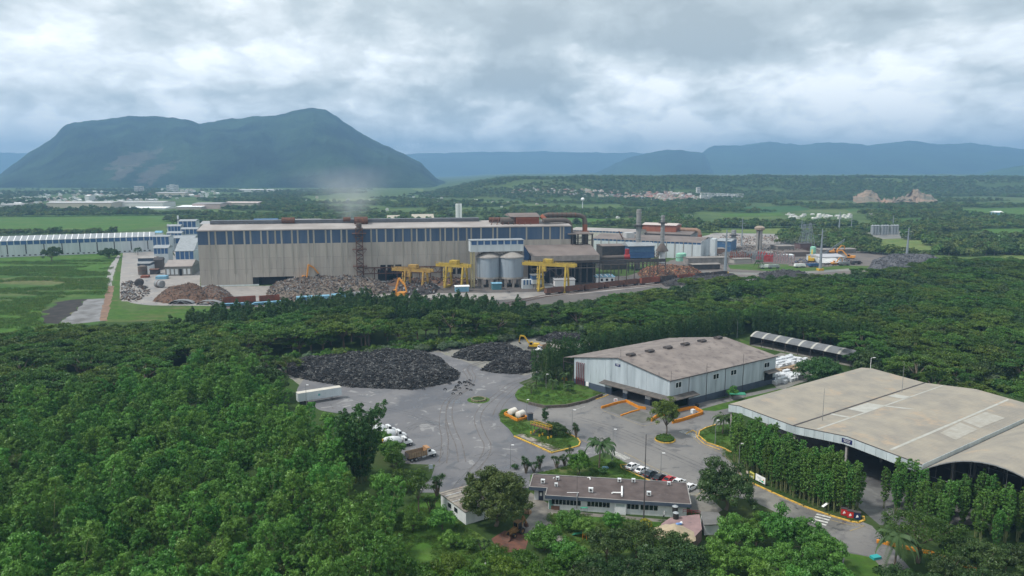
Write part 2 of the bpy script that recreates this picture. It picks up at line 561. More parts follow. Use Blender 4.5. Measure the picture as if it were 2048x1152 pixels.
mill_yard = pavemat('mill_yard', (.33, .30, .275), (.27, .25, .235), (.38, .37, .36), crack=.2, wet=.5)
sooty = pavemat('sooty_yard', (.13, .11, .10), (.09, .08, .075), (.17, .13, .11), crack=.2)
railbed = pavemat('rail_ballast', (.13, .115, .105), (.10, .09, .085), (.16, .14, .12), crack=0)
paint_white = M('road_paint', (.62, .62, .58), .8, col2=(.35, .34, .32), scale=1.2, world=True)
paint_yellow = M('worn_yellow_line', (.45, .33, .12), .85, col2=(.25, .21, .14), scale=.9, world=True)

# near woodland floor so that no bare plain shows between the crowns
sheet('woodland_floor', [G(-400, 1500), G(2500, 1500), G(2300, 560), G(1900, 545), G(1430, 560), G(1080, 600), G(700, 604), G(210, 640), G(-250, 665)], .004, f_scrub, 1.5, 12)
# fields left
sheet('pasture', gp((-300, 520), (0, 514), (236, 506), (214, 585), (198, 648), (0, 672), (-300, 690)), .012, f_mixed, 1.5, 8)
sheet('pasture_strip', gp((-200, 607), (60, 603), (95, 625), (90, 650), (0, 668), (-250, 680)), .016, f_bright, 2, 6)
sheet('pasture_far_edge', gp((-300, 520), (0, 514), (238, 507), (228, 540), (100, 545), (-300, 548)), .016, f_bright, 2, 8)
sheet('cane_field', gp((-500, 440), (0, 433), (150, 428), (420, 431), (420, 447), (300, 455), (240, 463), (-500, 472)), .02, f_bright, 2, 20)
sheet('burnt_ground', gp((120, 600), (172, 599), (152, 622), (118, 648), (88, 646), (96, 618)), .02, M('burnt_soil', (.045, .038, .034), .95, col2=(.02, .018, .016), scale=.15, world=True), 4, 2)
sheet('ash_track', gp((172, 599), (214, 597), (208, 642), (130, 650), (118, 648), (152, 622)), .024, M('ash_soil', (.24, .24, .245), .95, col2=(.10, .095, .09), scale=.12, world=True, lo=.35, hi=.7), 1.5, 3)
sheet('dirt_track', gp((216, 572), (229, 572), (213, 642), (199, 642), (208, 600)), .028, earth, .8, 3)
sheet('dirt_track_upper', gp((216, 538), (231, 516), (236, 510), (240, 512), (230, 540), (222, 572), (212, 570)), .028, M('grey_silt', (.33, .325, .32), .9, col2=(.25, .235, .22), scale=.2, world=True), .8, 3)
sheet('verge', gp((241, 510), (249, 510), (236, 600), (236, 612), (262, 624), (380, 612), (700, 595), (700, 607), (450, 626), (380, 640), (210, 645), (222, 590)), .02, f_lawn, .8, 5)
# the mill's yard
sheet('mill_yard', gp((246, 502), (272, 502), (272, 560), (396, 560), (402, 574), (1130, 560), (1400, 548), (1500, 556), (1180, 598), (1000, 606), (760, 596), (560, 606), (430, 612), (300, 611), (262, 606), (240, 595), (240, 560)), .024, mill_yard, .5, 8)
sheet('mill_back_yard', gp((268, 495), (400, 493), (400, 566), (262, 566)), .02, mill_yard, .5, 8)
sheet('sooty_yard', gp((640, 562), (1140, 556), (1400, 546), (1440, 552), (1240, 572), (1100, 584), (940, 586), (760, 588), (640, 584)), .032, sooty, 1, 6)
sheet('works_yard', gp((1400, 500), (1560, 478), (1700, 500), (1900, 520), (1880, 532), (1700, 548), (1560, 560), (1400, 560), (1200, 572)), .02, M('slag_ground', (.17, .145, .13), .95, col2=(.11, .10, .095), scale=.06, world=True), 1.5, 8)
sheet('works_lawn', gp((1456, 530), (1520, 527), (1600, 530), (1740, 532), (1730, 541), (1560, 543), (1460, 538)), .028, f_lawn, .6, 6)
sheet('pale_track', gp((1310, 540), (1400, 543), (1480, 545), (1560, 546), (1700, 537), (1700, 541), (1560, 551), (1440, 548), (1310, 545)), .032, gravel_pale, .5, 6)
sheet('rail_bed', gp((440, 606), (700, 592), (1000, 600), (1180, 586), (1330, 570), (1460, 557), (1560, 555), (1560, 560), (1460, 563), (1340, 580), (1190, 600), (1010, 616), (930, 618), (700, 604), (450, 618)), .034, railbed, .6, 8)
# far fields behind the works
for i, (nm, poly, mt) in enumerate((
    ('far_field', ((1000, 438), (1150, 436), (1290, 441), (1285, 449), (1000, 450)), f_bright),
    ('far_field', ((1490, 414), (1600, 412), (1620, 420), (1560, 425), (1480, 424)), f_dark),
    ('far_field', ((1690, 417), (1790, 419), (1790, 425), (1700, 424)), f_mixed),
    ('far_field', ((1920, 418), (2150, 414), (2150, 434), (1990, 437), (1920, 430)), f_bright),
    ('far_field', ((1950, 458), (2200, 456), (2200, 474), (1990, 473)), f_bright),
    ('far_field', ((1985, 505), (2250, 498), (2250, 530), (2050, 533)), f_pale),
    ('far_field', ((1420, 461), (1560, 457), (1720, 457), (1720, 466), (1560, 467), (1420, 470)), f_pale),
    ('far_field', ((1740, 480), (1880, 473), (1905, 492), (1850, 512), (1780, 500)), f_pale),
    ('far_field', ((380, 440), (560, 425), (640, 436), (640, 446), (400, 452)), f_mixed),
    ('far_field', ((430, 398), (560, 392), (570, 400), (430, 406)), f_mixed),
    ('far_field', ((600, 400), (720, 396), (800, 401), (680, 408)), f_pale),
    ('far_field', ((1440, 428), (1560, 425), (1570, 431), (1450, 434)), f_bright),
    ('far_field', ((1790, 437), (1950, 434), (1960, 442), (1800, 447)), f_mixed),
    ('far_field', ((950, 406), (1040, 404), (1050, 409), (960, 412)), f_mixed),
    ('far_field', ((820, 378), (900, 376), (930, 381), (850, 384)), f_pale),
    ('gravel_works', ((1400, 474), (1430, 466), (1555, 468), (1560, 488), (1440, 492), (1400, 490)), mill_yard),
    ('depot_ground', ((1715, 466), (1830, 462), (1830, 476), (1720, 480)), gravel_pale),
)):
  sheet(nm, gp(*poly), .04 + .01 * i, mt, 2, 15, seed=i)

# ---- the goods yard in the middle of the picture
YARD = ((535, 722), (640, 712), (800, 694), (930, 682), (1080, 668), (1160, 664), (1180, 690), (1100, 705), (1088, 740), (1040, 766), (1120, 812), (1200, 790),
    (1262, 775), (1340, 822), (1420, 822), (1450, 838), (1500, 900), (1540, 960), (1660, 1020), (1745, 1052), (1800, 1110), (1850, 1180), (1700, 1180), (1660, 1060), (1500, 990),
    (1400, 975), (1245, 918), (1210, 905), (1120, 938), (1020, 1000), (900, 986), (830, 985), (860, 955), (870, 930), (780, 925), (755, 870), (715, 835), (640, 820), (590, 800), (600, 770))
sheet('goods_yard', gp(*YARD), .012, gravel, .9, 5)
sheet('yard_pale_edge', gp((535, 722), (640, 712), (800, 694), (930, 682), (1080, 668), (1160, 664), (1180, 690), (1100, 705), (1088, 740), (1050, 752), (960, 735), (880, 705), (760, 700), (640, 716), (600, 770), (575, 755)), .016, gravel_pale, 1, 4)
sheet('road', gp((1075, 812), (1120, 816), (1200, 795), (1262, 785), (1340, 836), (1420, 832), (1458, 845), (1500, 900), (1560, 960), (1660, 1018), (1745, 1052), (1790, 1110), (1850, 1185), (1750, 1185), (1650, 1070), (1500, 1000),
        (1395, 985), (1245, 922), (1165, 880), (1130, 855), (1060, 838)), .016, asphalt, .4, 4)
sheet('concrete_lane', gp((1500, 968), (1560, 990), (1660, 1030), (1700, 1052), (1660, 1070), (1560, 1020), (1450, 985), (1390, 968), (1420, 950)), .020, road_pale, .4, 4)
sheet('nave_floor', gp((1480, 880), (1600, 850), (1760, 850), (2100, 900), (2200, 1050), (1760, 1050), (1700, 1000), (1560, 940)), .016, pavemat('nave_concrete', (.15, .15, .145), (.11, .11, .11), (.19, .19, .18)), .3, 6)
sheet('service_road', gp((1090, 812), (1262, 778), (1250, 770), (1350, 815), (1450, 795), (1570, 772), (1580, 790), (1450, 830), (1330, 850), (1200, 800)), .014, asphalt, .3, 6)
sheet('storage_ground', gp((1545, 712), (1560, 705), (1640, 720), (1620, 760), (1560, 780), (1545, 768)), .02, gravel_pale, .6, 3)
sheet('storage_lawn', gp((1478, 678), (1500, 684), (1700, 708), (1690, 725), (1600, 712), (1540, 700), (1490, 700)), .02, f_lawn, .8, 4)

# ------------------------------------------------------------------ vegetation
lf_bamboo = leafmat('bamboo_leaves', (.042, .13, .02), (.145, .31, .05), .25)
lf_bamboo_dark = leafmat('shaded_bamboo_leaves', (.024, .062, .016), (.065, .135, .03), .25)  # darker copy of the bamboo leaves, the shade put into its colour
lf_hedge = leafmat('hedge_bamboo_leaves', (.042, .115, .02), (.12, .25, .042), .22)
lf_rain = leafmat('rain_tree_leaves', (.030, .075, .012), (.10, .175, .024), .25, .28, .03)  # dark green of the rain trees, with cloud shadow put into the colour
lf_mango = leafmat('mango_leaves', (.035, .065, .016), (.095, .13, .03), .15, .12, .012, dead=(.12, .07, .035))
lf_fig = leafmat('fig_leaves', (.02, .05, .014), (.06, .105, .026), .15, .2)
lf_fresh = leafmat('fresh_leaves', (.05, .12, .012), (.12, .22, .025), .35, .15, .02)
lf_pale = leafmat('pale_leaves', (.06, .10, .05), (.12, .17, .09), .25, .15)
lf_palm = leafmat('palm_leaves', (.03, .07, .02), (.08, .13, .045), .2, .1)
lf_far = leafmat('distant_leaves', (.045, .085, .02), (.14, .20, .05), .2, .4, .035)
lf_yellow = leafmat('yellow_leaves', (.22, .24, .02), (.45, .42, .03), .35, .1)
lf_grass = leafmat('tall_grass', (.06, .13, .02), (.12, .20, .04), .3, .2)


def leafmesh(name, mat, C, D, W, L, w, tint):
  """one lens-shaped quad per leaf: centre C, length axis D, width axis W (all N x 3)"""
  n = len(C)
  L = np.asarray(L).reshape(-1, 1); w = np.asarray(w).reshape(-1, 1)
  V = np.stack([C - D * L / 2, C + W * w / 2 + D * L * .08, C + D * L / 2, C - W * w / 2 + D * L * .08], 1).reshape(-1, 3).astype(np.float32)
  me = bpy.data.meshes.new(name)
  me.vertices.add(4 * n); me.vertices.foreach_set('co', V.ravel())
  me.loops.add(4 * n); me.loops.foreach_set('vertex_index', np.arange(4 * n, dtype=np.int32))
  me.polygons.add(n); me.polygons.foreach_set('loop_start', np.arange(0, 4 * n, 4, dtype=np.int32))
  me.update(calc_edges=True)
  a = me.attributes.new('tint', 'FLOAT', 'FACE')
  a.data.foreach_set('value', np.clip(tint, 0, 1).astype(np.float32))
  me.materials.append(mat)
  return me


def unit(a):
  return a / np.maximum(np.linalg.norm(a, axis=1, keepdims=True), 1e-6)


def orient(N, rng, droop=0.0):
  """random length and width axes for leaves whose faces look roughly along N"""
  r = rng.normal(size=N.shape)
  D = unit(np.cross(N, r)); D[:, 2] -= droop; D = unit(D)
  W = unit(np.cross(N, D))
  return D, W


def clumps(rng, centres, radii, n, up=.3, jit=.55, flat=1.0):
  """leaves over many small tufts; returns positions, facing, tint"""
  P, N, T = [], [], []
  for c, r in zip(centres, radii):
    d = unit(rng.normal(size=(n, 3)) + np.array([0, 0, up]))
    rr = r * rng.uniform(.55, 1.0, (n, 1))
    p = c + d * rr * np.array([1, 1, flat])
    P.append(p); N.append(unit(d + rng.normal(size=(n, 3)) * jit))
    T.append(np.clip(rng.uniform() * .55 + rng.uniform(size=n) * .45, 0, 1))
  return np.concatenate(P), np.concatenate(N), np.concatenate(T)


def bamboo_crown(name, mat, seed, h=11., culms=4, spread=2.6, pr=1.25, n=520, L=.62, lo=.28, droop=.5, lean=.35):
  rng = np.random.default_rng(seed)
  Ps, Ns, Ts = [], [], []
  stems = []
  for k in range(culms):
    a = 2 * PI * (k + rng.uniform(-.3, .3)) / culms
    hh = h * rng.uniform(.7, 1.08)
    d = np.array([math.cos(a), math.sin(a), 0]) * spread * rng.uniform(.45, 1.0)
    bend = np.array([rng.normal(), rng.normal(), 0]) * lean
    b0 = d * .25
    def at(t):
      t = np.asarray(t).reshape(-1, 1)
      return b0 + d * .75 * t ** 1.5 + bend * t ** 3 * 2 + np.array([0, 0, 1]) * hh * (t - .05 * t ** 4)
    stems.append([tuple(at(t)[0]) for t in (0, .25, .5, .75, .97)])
    m = 54
    tt = lo + (1 - lo) * rng.uniform(0, 1, m) ** .8
    ax = at(tt)
    rad = pr * (np.sin(np.clip((tt - lo) / (1 - lo), 0, 1) ** .8 * PI * .95) * .9 + .12) * rng.uniform(.7, 1.1, m)
    th = rng.uniform(0, 2 * PI, m)
    cen = ax + np.stack([np.cos(th) * rad, np.sin(th) * rad, rng.normal(size=m) * .25], 1)
    P, N, T = clumps(rng, cen, rng.uniform(.3, .62, m) * pr * .55, max(6, n // m), .5, .35, .8)
    Ps.append(P); Ns.append(N); Ts.append(T * .8 + rng.uniform(0, .2))
  P, N, T = np.concatenate(Ps), np.concatenate(Ns), np.concatenate(Ts)
  D, W = orient(N, rng, droop)
  k = len(P)
  me = leafmesh(name, mat, P, D, W, L * rng.uniform(.6, 1.3, k), L * .36 * rng.uniform(.7, 1.2, k), T)
  st = MB()
  for s in stems: st.tube(s, [.07, .065, .055, .04, .02], 5, False)
  return me, st


def rain_crown(name, mat, seed, R=7., h=9., pads=34, n=70, L=.5, thick=2.6):
  rng = np.random.default_rng(seed)
  Ps, Ns, Ts, tips = [], [], [], []
  for k in range(pads):
    a = rng.uniform(0, 2 * PI); q = math.sqrt(rng.uniform(0, 1))
    z = h - thick * (q ** 2) * rng.uniform(.55, 1.15) - rng.uniform(0, .9)
    c = np.array([R * q * math.cos(a), R * q * math.sin(a), z])
    r = rng.uniform(.8, 1.9) * R / 7
    th = rng.uniform(0, 2 * PI, n); rr = r * np.sqrt(rng.uniform(0, 1, n))
    P = np.stack([c[0] + rr * np.cos(th), c[1] + rr * np.sin(th), c[2] - .35 * (rr / r) ** 2 + rng.normal(size=n) * .13], 1)
    N = unit(np.array([0, 0, 1.]) + rng.normal(size=(n, 3)) * .55)
    Ps.append(P); Ns.append(N); Ts.append(np.clip(rng.uniform() * .6 + rng.uniform(size=n) * .4, 0, 1)); tips.append(c)
  P, N, T = np.concatenate(Ps), np.concatenate(Ns), np.concatenate(Ts)
  D, W = orient(N, rng, .1)
  k = len(P)
  me = leafmesh(name, mat, P, D, W, L * rng.uniform(.6, 1.3, k), L * .5 * rng.uniform(.7, 1.2, k), T)
  st = MB()
  st.tube([(0, 0, 0), (.1, 0, h * .25), (0, .1, h * .42)], [.38, .3, .24], 7)
  for c in tips[:9]: st.tube([(0, .1, h * .4), (c[0] * .5, c[1] * .5, h * .42 + (c[2] - h * .42) * .6), tuple(c)], [.17, .1, .04], 5, False)
  return me, st


def round_crown(name, mat, seed, R=4., H=6., base=2., tufts=70, n=40, L=.36, tuft=1.0, wob=.25, limbs=8, droop=.2, shell=.5):
  """domed crown of tufts set over an uneven ellipsoid; base = height of the crown's underside"""
  rng = np.random.default_rng(seed)
  cs, rs = [], []
  n = int(n * 1.5); L *= 1.22
  off = rng.uniform(0, 100)
  for k in range(tufts):
    d = rng.normal(size=3); d /= np.linalg.norm(d)
    if d[2] < -.35: d[2] *= -.6
    w = 1 + wob * 2 * noise.noise(Vector((d[0] * 1.6 + off, d[1] * 1.6, d[2] * 1.6)))
    q = rng.uniform(shell, 1) ** .6 * w
    cs.append(np.array([d[0] * R * q, d[1] * R * q, base + H * .42 + d[2] * H * .55 * q]))
    rs.append(tuft * rng.uniform(.7, 1.35))
  P, N, T = clumps(rng, cs, rs, n, .45, .35, .75)
  D, W = orient(N, rng, droop)
  k = len(P)
  me = leafmesh(name, mat, P, D, W, L * rng.uniform(.6, 1.3, k), L * .5 * rng.uniform(.7, 1.2, k), T)
  st = MB()
  r0 = max(.06, R * .055)
  st.tube([(0, 0, 0), (.05 * R, 0, base * .6), (0, .04 * R, base + H * .2)], [r0 * 1.3, r0, r0 * .75], 7)
  for c in cs[:limbs]: st.tube([(0, .03 * R, base * .8 + .1 * H), (c[0] * .5, c[1] * .5, (base + c[2]) * .55), tuple(c)], [r0 * .55, r0 * .35, r0 * .12], 5, False)
  return me, st


def palm_crown(name, mat, seed, r=3.2, fronds=26, z=0.0, n=26):
  """feather fronds arching from one point; returns a leaf mesh"""
  rng = np.random.default_rng(seed)
  P, D, W, T = [], [], [], []
  for k in range(fronds):
    a = 2 * PI * k * .618 + rng.uniform(-.2, .2); e = rng.uniform(-.25, 1.25)
    rr = r * rng.uniform(.8, 1.1)
    for j in range(n):
      t = (j + .5) / n
      ca, sa = math.cos(a), math.sin(a)
      out = rr * (math.sin(min(t, 1) * 1.4) / 1.0) * math.cos(e * .8) * .95
      up = rr * (math.sin(e) * t * .9 - .75 * t * t * (1.15 - .25 * e))
      c = np.array([ca * out, sa * out, z + up])
      tn = np.array([ca, sa, -.4 - t]); tn /= np.linalg.norm(tn)
      side = np.array([-sa, ca, 0])
      ll = .55 * r / 3 * (math.sin(PI * min(.97, t * .85 + .12))) + .15
      for sgn in (-1, 1):
        d = side * sgn + tn * .7 + np.array([0, 0, -.35]); d /= np.linalg.norm(d)
        P.append(c + d * ll * .5); D.append(d); w = np.cross(d, np.array([0, 0, 1.])); W.append(w / np.linalg.norm(w))
        T.append(.3 + .5 * rng.uniform())
  P, D, W = map(np.array, (P, D, W))
  k = len(P)
  return leafmesh(name, mat, P, D, W, np.full(k, .75 * r / 3), np.full(k, .12 * r / 3 + .03), np.array(T))


def yucca_crown(name, mat, seed, heads=7, h=3.4, spread=1.3, n=70, L=.8):
  rng = np.random.default_rng(seed)
  P, D, W, T = [], [], [], []
  st = MB()
  for k in range(heads):
    a = 2 * PI * k / heads + rng.uniform(-.3, .3); q = spread * rng.uniform(.2, 1.)
    c = np.array([q * math.cos(a), q * math.sin(a), h * rng.uniform(.55, 1.)])
    st.tube([(c[0] * .15, c[1] * .15, 0), (c[0] * .5, c[1] * .5, c[2] * .5), tuple(c)], [.16, .11, .08], 6)
    for i in range(n):
      d = rng.normal(size=3); d[2] = d[2] * .7 + .35; d /= np.linalg.norm(d)
      w = np.cross(d, rng.normal(size=3)); w /= np.linalg.norm(w)
      P.append(c + d * L * .45); D.append(d); W.append(w); T.append(rng.uniform())
  P, D, W = map(np.array, (P, D, W)); k = len(P)
  return leafmesh(name, mat, P, D, W, L * rng.uniform(.7, 1.1, k), np.full(k, .11), np.array(T)), st


def make_tree(kind, label, cat, crown, trunk, tmat, group=None, trunkname='trunk', crownname='crown'):
  t = thing(kind, label, cat, group=group)
  put(crownname, crown, t)
  trunk.obj(trunkname, tmat, t)
  return t


def inside(p, poly):
  x, y = p[0], p[1]
  c = False
  j = len(poly) - 1
  for i in range(len(poly)):
    xi, yi, xj, yj = poly[i][0], poly[i][1], poly[j][0], poly[j][1]
    if (yi > y) != (yj > y) and x < (xj - xi) * (y - yi) / (yj - yi) + xi: c = not c
    j = i
  return c


def scatter(poly, step, rng, jit=.75):
  xs = [p[0] for p in poly]; ys = [p[1] for p in poly]
  out = []
  y = min(ys); r = 0
  while y < max(ys):
    x = min(xs) + (r % 2) * step * .5
    while x < max(xs):
      q = (x + rng.uniform(-jit, jit) * step * .5, y + rng.uniform(-jit, jit) * step * .5)
      if inside(q, poly): out.append(q)
      x += step
    y += step * .87; r += 1
  return out


def instancer(name, pts, sources, label=None, cat=None, group=None):
  """ONE stuff object: pts = (x, y, z, rot, scale, source index); sources are crowns of real trees of the same kind"""
  n = len(pts)
  me = bpy.data.meshes.new(name)
  A = np.array(pts, dtype=np.float32)
  me.vertices.add(n); me.vertices.foreach_set('co', A[:, :3].ravel())
  for k, col in (('rot', 3), ('scl', 4)):
    at = me.attributes.new(k, 'FLOAT', 'POINT'); at.data.foreach_set('value', A[:, col].copy())
  at = me.attributes.new('idx', 'INT', 'POINT'); at.data.foreach_set('value', A[:, 5].astype(np.int32))
  o = bpy.data.objects.new(name, me); COL.objects.link(o)
  ng = bpy.data.node_groups.new(name, 'GeometryNodeTree')
  ng.interface.new_socket('Geometry', in_out='INPUT', socket_type='NodeSocketGeometry')
  ng.interface.new_socket('Geometry', in_out='OUTPUT', socket_type='NodeSocketGeometry')
  N, Lk = ng.nodes, ng.links
  gi = N.new('NodeGroupInput'); go = N.new('NodeGroupOutput')
  acc = None
  for k, src in enumerate(sources):
    oi = N.new('GeometryNodeObjectInfo'); oi.transform_space = 'ORIGINAL'; oi.inputs['Object'].default_value = src
    oi.inputs['As Instance'].default_value = True
    ip = N.new('GeometryNodeInstanceOnPoints')
    cmp_ = N.new('FunctionNodeCompare'); cmp_.data_type = 'INT'; cmp_.operation = 'EQUAL'
    na = N.new('GeometryNodeInputNamedAttribute'); na.data_type = 'INT'; na.inputs['Name'].default_value = 'idx'
    Lk.new(na.outputs[0], cmp_.inputs[2]); cmp_.inputs[3].default_value = k
    rt = N.new('GeometryNodeInputNamedAttribute'); rt.data_type = 'FLOAT'; rt.inputs['Name'].default_value = 'rot'
    sc = N.new('GeometryNodeInputNamedAttribute'); sc.data_type = 'FLOAT'; sc.inputs['Name'].default_value = 'scl'
    cx = N.new('ShaderNodeCombineXYZ'); Lk.new(rt.outputs[0], cx.inputs[2])
    Lk.new(gi.outputs[0], ip.inputs['Points']); Lk.new(cmp_.outputs[0], ip.inputs['Selection'])
    Lk.new(oi.outputs['Geometry'], ip.inputs['Instance']); Lk.new(cx.outputs[0], ip.inputs['Rotation']); Lk.new(sc.outputs[0], ip.inputs['Scale'])
    if acc is None: acc = N.new('GeometryNodeJoinGeometry')
    Lk.new(ip.outputs[0], acc.inputs[0])
  Lk.new(acc.outputs[0], go.inputs[0])
  md = o.modifiers.new('scatter', 'NODES'); md.node_group = ng
  return tag(o, label, cat, group, 'stuff')


# variants of every kind
BAMBOO = [bamboo_crown('crown', lf_bamboo, 10 + i, h=(11.5, 10.5, 13, 12)[i], culms=(3, 3, 2, 2)[i], spread=(4.2, 4.4, 3.4, 2.8)[i], pr=(1.7, 1.6, 1.9, 2.2)[i], n=1500, L=.55, lo=.38, lean=.6) for i in range(4)]
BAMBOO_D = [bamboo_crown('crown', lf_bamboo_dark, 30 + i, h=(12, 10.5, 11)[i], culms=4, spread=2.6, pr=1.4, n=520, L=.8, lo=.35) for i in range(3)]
HEDGE = [bamboo_crown('crown', lf_hedge, 50 + i, h=(12.5, 11.5, 12)[i], culms=4, spread=1.1, pr=1.05, n=900, L=.5, lo=.24, droop=.3, lean=.14) for i in range(3)]
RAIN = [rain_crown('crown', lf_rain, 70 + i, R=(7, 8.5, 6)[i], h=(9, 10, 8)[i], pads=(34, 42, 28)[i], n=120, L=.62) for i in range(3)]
WOOD = [round_crown('crown', (lf_fig, lf_rain, lf_fig)[i], 90 + i, R=(3.8, 4.5, 3.2)[i], H=(5.5, 5, 5.5)[i], base=1.6, tufts=60, n=56, L=.52, tuft=1.15) for i in range(3)]
SHRUB = [round_crown('crown', (lf_rain, lf_fresh, lf_pale)[i], 110 + i, R=2.2, H=2.6, base=.1, tufts=26, n=60, L=.45, tuft=.8) for i in range(3)]
FAR = [round_crown('crown', lf_far, 130 + i, R=(4.2, 5, 3.6)[i], H=(6, 5, 7)[i], base=1., tufts=14, n=22, L=1.3, tuft=1.7, limbs=2) for i in range(3)]

def zone(p, box):
  q = on_screen(Vector((p[0], p[1], 5))) or (0, 2000)
  x = min(2, int(3 * (q[0] - box[0]) / (box[1] - box[0] + 1))); y = min(2, int(3 * (q[1] - box[2]) / (box[3] - box[2] + 1)))
  return ('far', 'middle', 'near')[max(y, 0)] + ' ' + ('left', 'centre', 'right')[max(x, 0)]


def plant_all(kind, label, cat, group, variants, pts, tmat, nmax, smin=.85, smax=1.15, stuffname=None, seed=0, crownname='crown', trunkname='trunk'):
  """pts: (x, y) or (x, y, z). The nmax nearest become things of their own, the rest ONE mass"""
  rng = random.Random(seed)
  pts = sorted(pts, key=lambda p: p[0] ** 2 + p[1] ** 2)
  protos = []
  for k, (cr, tr) in enumerate(variants):
    if k >= len(pts): break
    t = make_tree(kind, label, cat, cr, tr, tmat, group, trunkname, crownname)
    protos.append(t)
  qs = [on_screen(Vector((p[0], p[1], 5))) or (0, 2000) for p in pts[:nmax]]; zb = (min(q[0] for q in qs), max(q[0] for q in qs), min(q[1] for q in qs), max(q[1] for q in qs))
  for k, p in enumerate(pts[:nmax]):
    s = rng.uniform(smin, smax)
    if k < len(protos): t = protos[k]
    else: t = copy_tree(protos[rng.randrange(len(protos))])
    t.location = (p[0], p[1], p[2] if len(p) > 2 else 0); t.rotation_euler = (0, 0, rng.uniform(0, 2 * PI)); t.scale = (s, s, s * rng.uniform(.92, 1.08))
    if len(pts) > 30: t['label'] = label + ', ' + zone(p, zb) + ' part'
  rest = pts[nmax:]
  if rest:
    src = [[c for c in _KIDS.setdefault(t.name, list(t.children)) if c.name.startswith(crownname)][0] for t in protos]
    instancer(stuffname or kind + '_mass', [(p[0], p[1], p[2] if len(p) > 2 else 0, rng.uniform(0, 6.28), rng.uniform(smin, smax), rng.randrange(len(src))) for p in rest], src,
         'the farther, inseparable part of the ' + group, cat)
  return protos


def single(kind, label, cat, cr, tr, tmat, p, s=1.0, rz=0.0, group=None, names=('crown', 'trunk')):
  t = make_tree(kind, label, cat, cr, tr, tmat, group, names[1], names[0])
  t.location = (p.x, p.y, 0); t.rotation_euler = (0, 0, rz); t.scale = (s, s, s) if not isinstance(s, tuple) else s
  return t


yard_w = gp(*YARD)
KEEP = [yard_w]
rngv = random.Random(5)


def free(p, keep):
  return not any(inside(p, k) for k in keep)

# ---- woods placed by what the photograph shows at canopy height
office_zone = gp((880, 930), (1450, 915), (1520, 1000), (1420, 1070), (1330, 1100), (1240, 1060), (1060, 1075), (1000, 1060), (900, 1040))
nave_zone = [G(1450, 812, 9.5), G(1735, 730, 9.5), G(2200, 800, 9.5), G(2200, 1000, 9.5), G(1850, 950, 9.5)]
road_zone = gp((1380, 975), (1480, 950), (1600, 960), (1760, 1040), (1860, 1100), (1960, 1180), (1740, 1180), (1640, 1070))
wh_zone = gp((1090, 770), (1148, 740), (1340, 690), (1560, 700), (1720, 690), (1720, 716), (1650, 760), (1560, 790), (1450, 850), (1340, 840), (1160, 800))

grove_poly = [G(*p, 10) for p in ((-260, 800), (0, 800), (90, 772), (200, 762), (320, 735), (400, 712), (480, 722), (560, 770), (590, 812), (655, 850), (700, 880), (690, 960), (770, 985), (800, 1030), (800, 1100), (740, 1230), (-400, 1230))]
lawn_gap = gp((800, 1090), (850, 1050), (980, 1080), (1060, 1130), (980, 1200), (800, 1200))
pts = [p for p in scatter(grove_poly, 6.3, rngv) if free(p, [yard_w, lawn_gap]) and math.hypot(*p) > 70]
plant_all('bamboo_clump', 'bright feathery bamboo clump in the dense lower-left grove', 'bamboo', 'bamboo clumps of the dense grove at the lower left', BAMBOO, pts, cane, 150, .75, 1.25, 'bamboo_grove_mass', 1, trunkname='cane')

rain_left = [G(*p, 8) for p in ((-300, 672), (0, 672), (60, 655), (110, 655), (300, 650), (350, 680), (310, 732), (180, 765), (0, 800), (-300, 810))]
pts = [p for p in scatter(rain_left, 8.2, rngv) if free(p, [yard_w])]
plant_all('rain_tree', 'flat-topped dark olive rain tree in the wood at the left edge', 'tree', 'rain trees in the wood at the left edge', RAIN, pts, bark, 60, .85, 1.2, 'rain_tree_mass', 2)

band_rain = [G(*p, 8) for p in ((300, 670), (380, 650), (470, 640), (560, 625), (700, 618), (830, 640), (1010, 640), (1080, 655), (1000, 668), (900, 685), (790, 695), (700, 706), (640, 712), (540, 715), (480, 735), (380, 725))]
pts = [p for p in scatter(band_rain, 8.6, rngv) if free(p, [yard_w])]
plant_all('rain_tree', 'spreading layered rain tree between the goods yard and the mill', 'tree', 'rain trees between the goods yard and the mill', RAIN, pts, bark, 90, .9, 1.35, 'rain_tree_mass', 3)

band_bam = [G(*p, 8) for p in ((330, 655), (420, 622), (520, 612), (700, 590), (800, 596), (920, 596), (1040, 612), (1060, 630), (900, 628), (720, 620), (560, 632), (420, 650))]
pts = [p for p in scatter(band_bam, 5.4, rngv)]
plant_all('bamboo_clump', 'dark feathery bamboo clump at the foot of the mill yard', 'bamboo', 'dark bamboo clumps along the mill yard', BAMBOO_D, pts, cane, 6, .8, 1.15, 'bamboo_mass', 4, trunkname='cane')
fringe = [G(*p, 2) for p in ((480, 740), (640, 712), (800, 700), (930, 688), (1060, 668), (1180, 662), (1190, 655), (1050, 655), (900, 670), (700, 700), (560, 716), (470, 728))]
pts = [p for p in scatter(fringe, 3.6, rngv)]
plant_all('shrub', 'low green shrub on the upper bank of the goods yard', 'shrub', 'shrubs along the upper bank of the goods yard', SHRUB, pts, bark, 150, .7, 1.4, 'shrub_mass', 5)

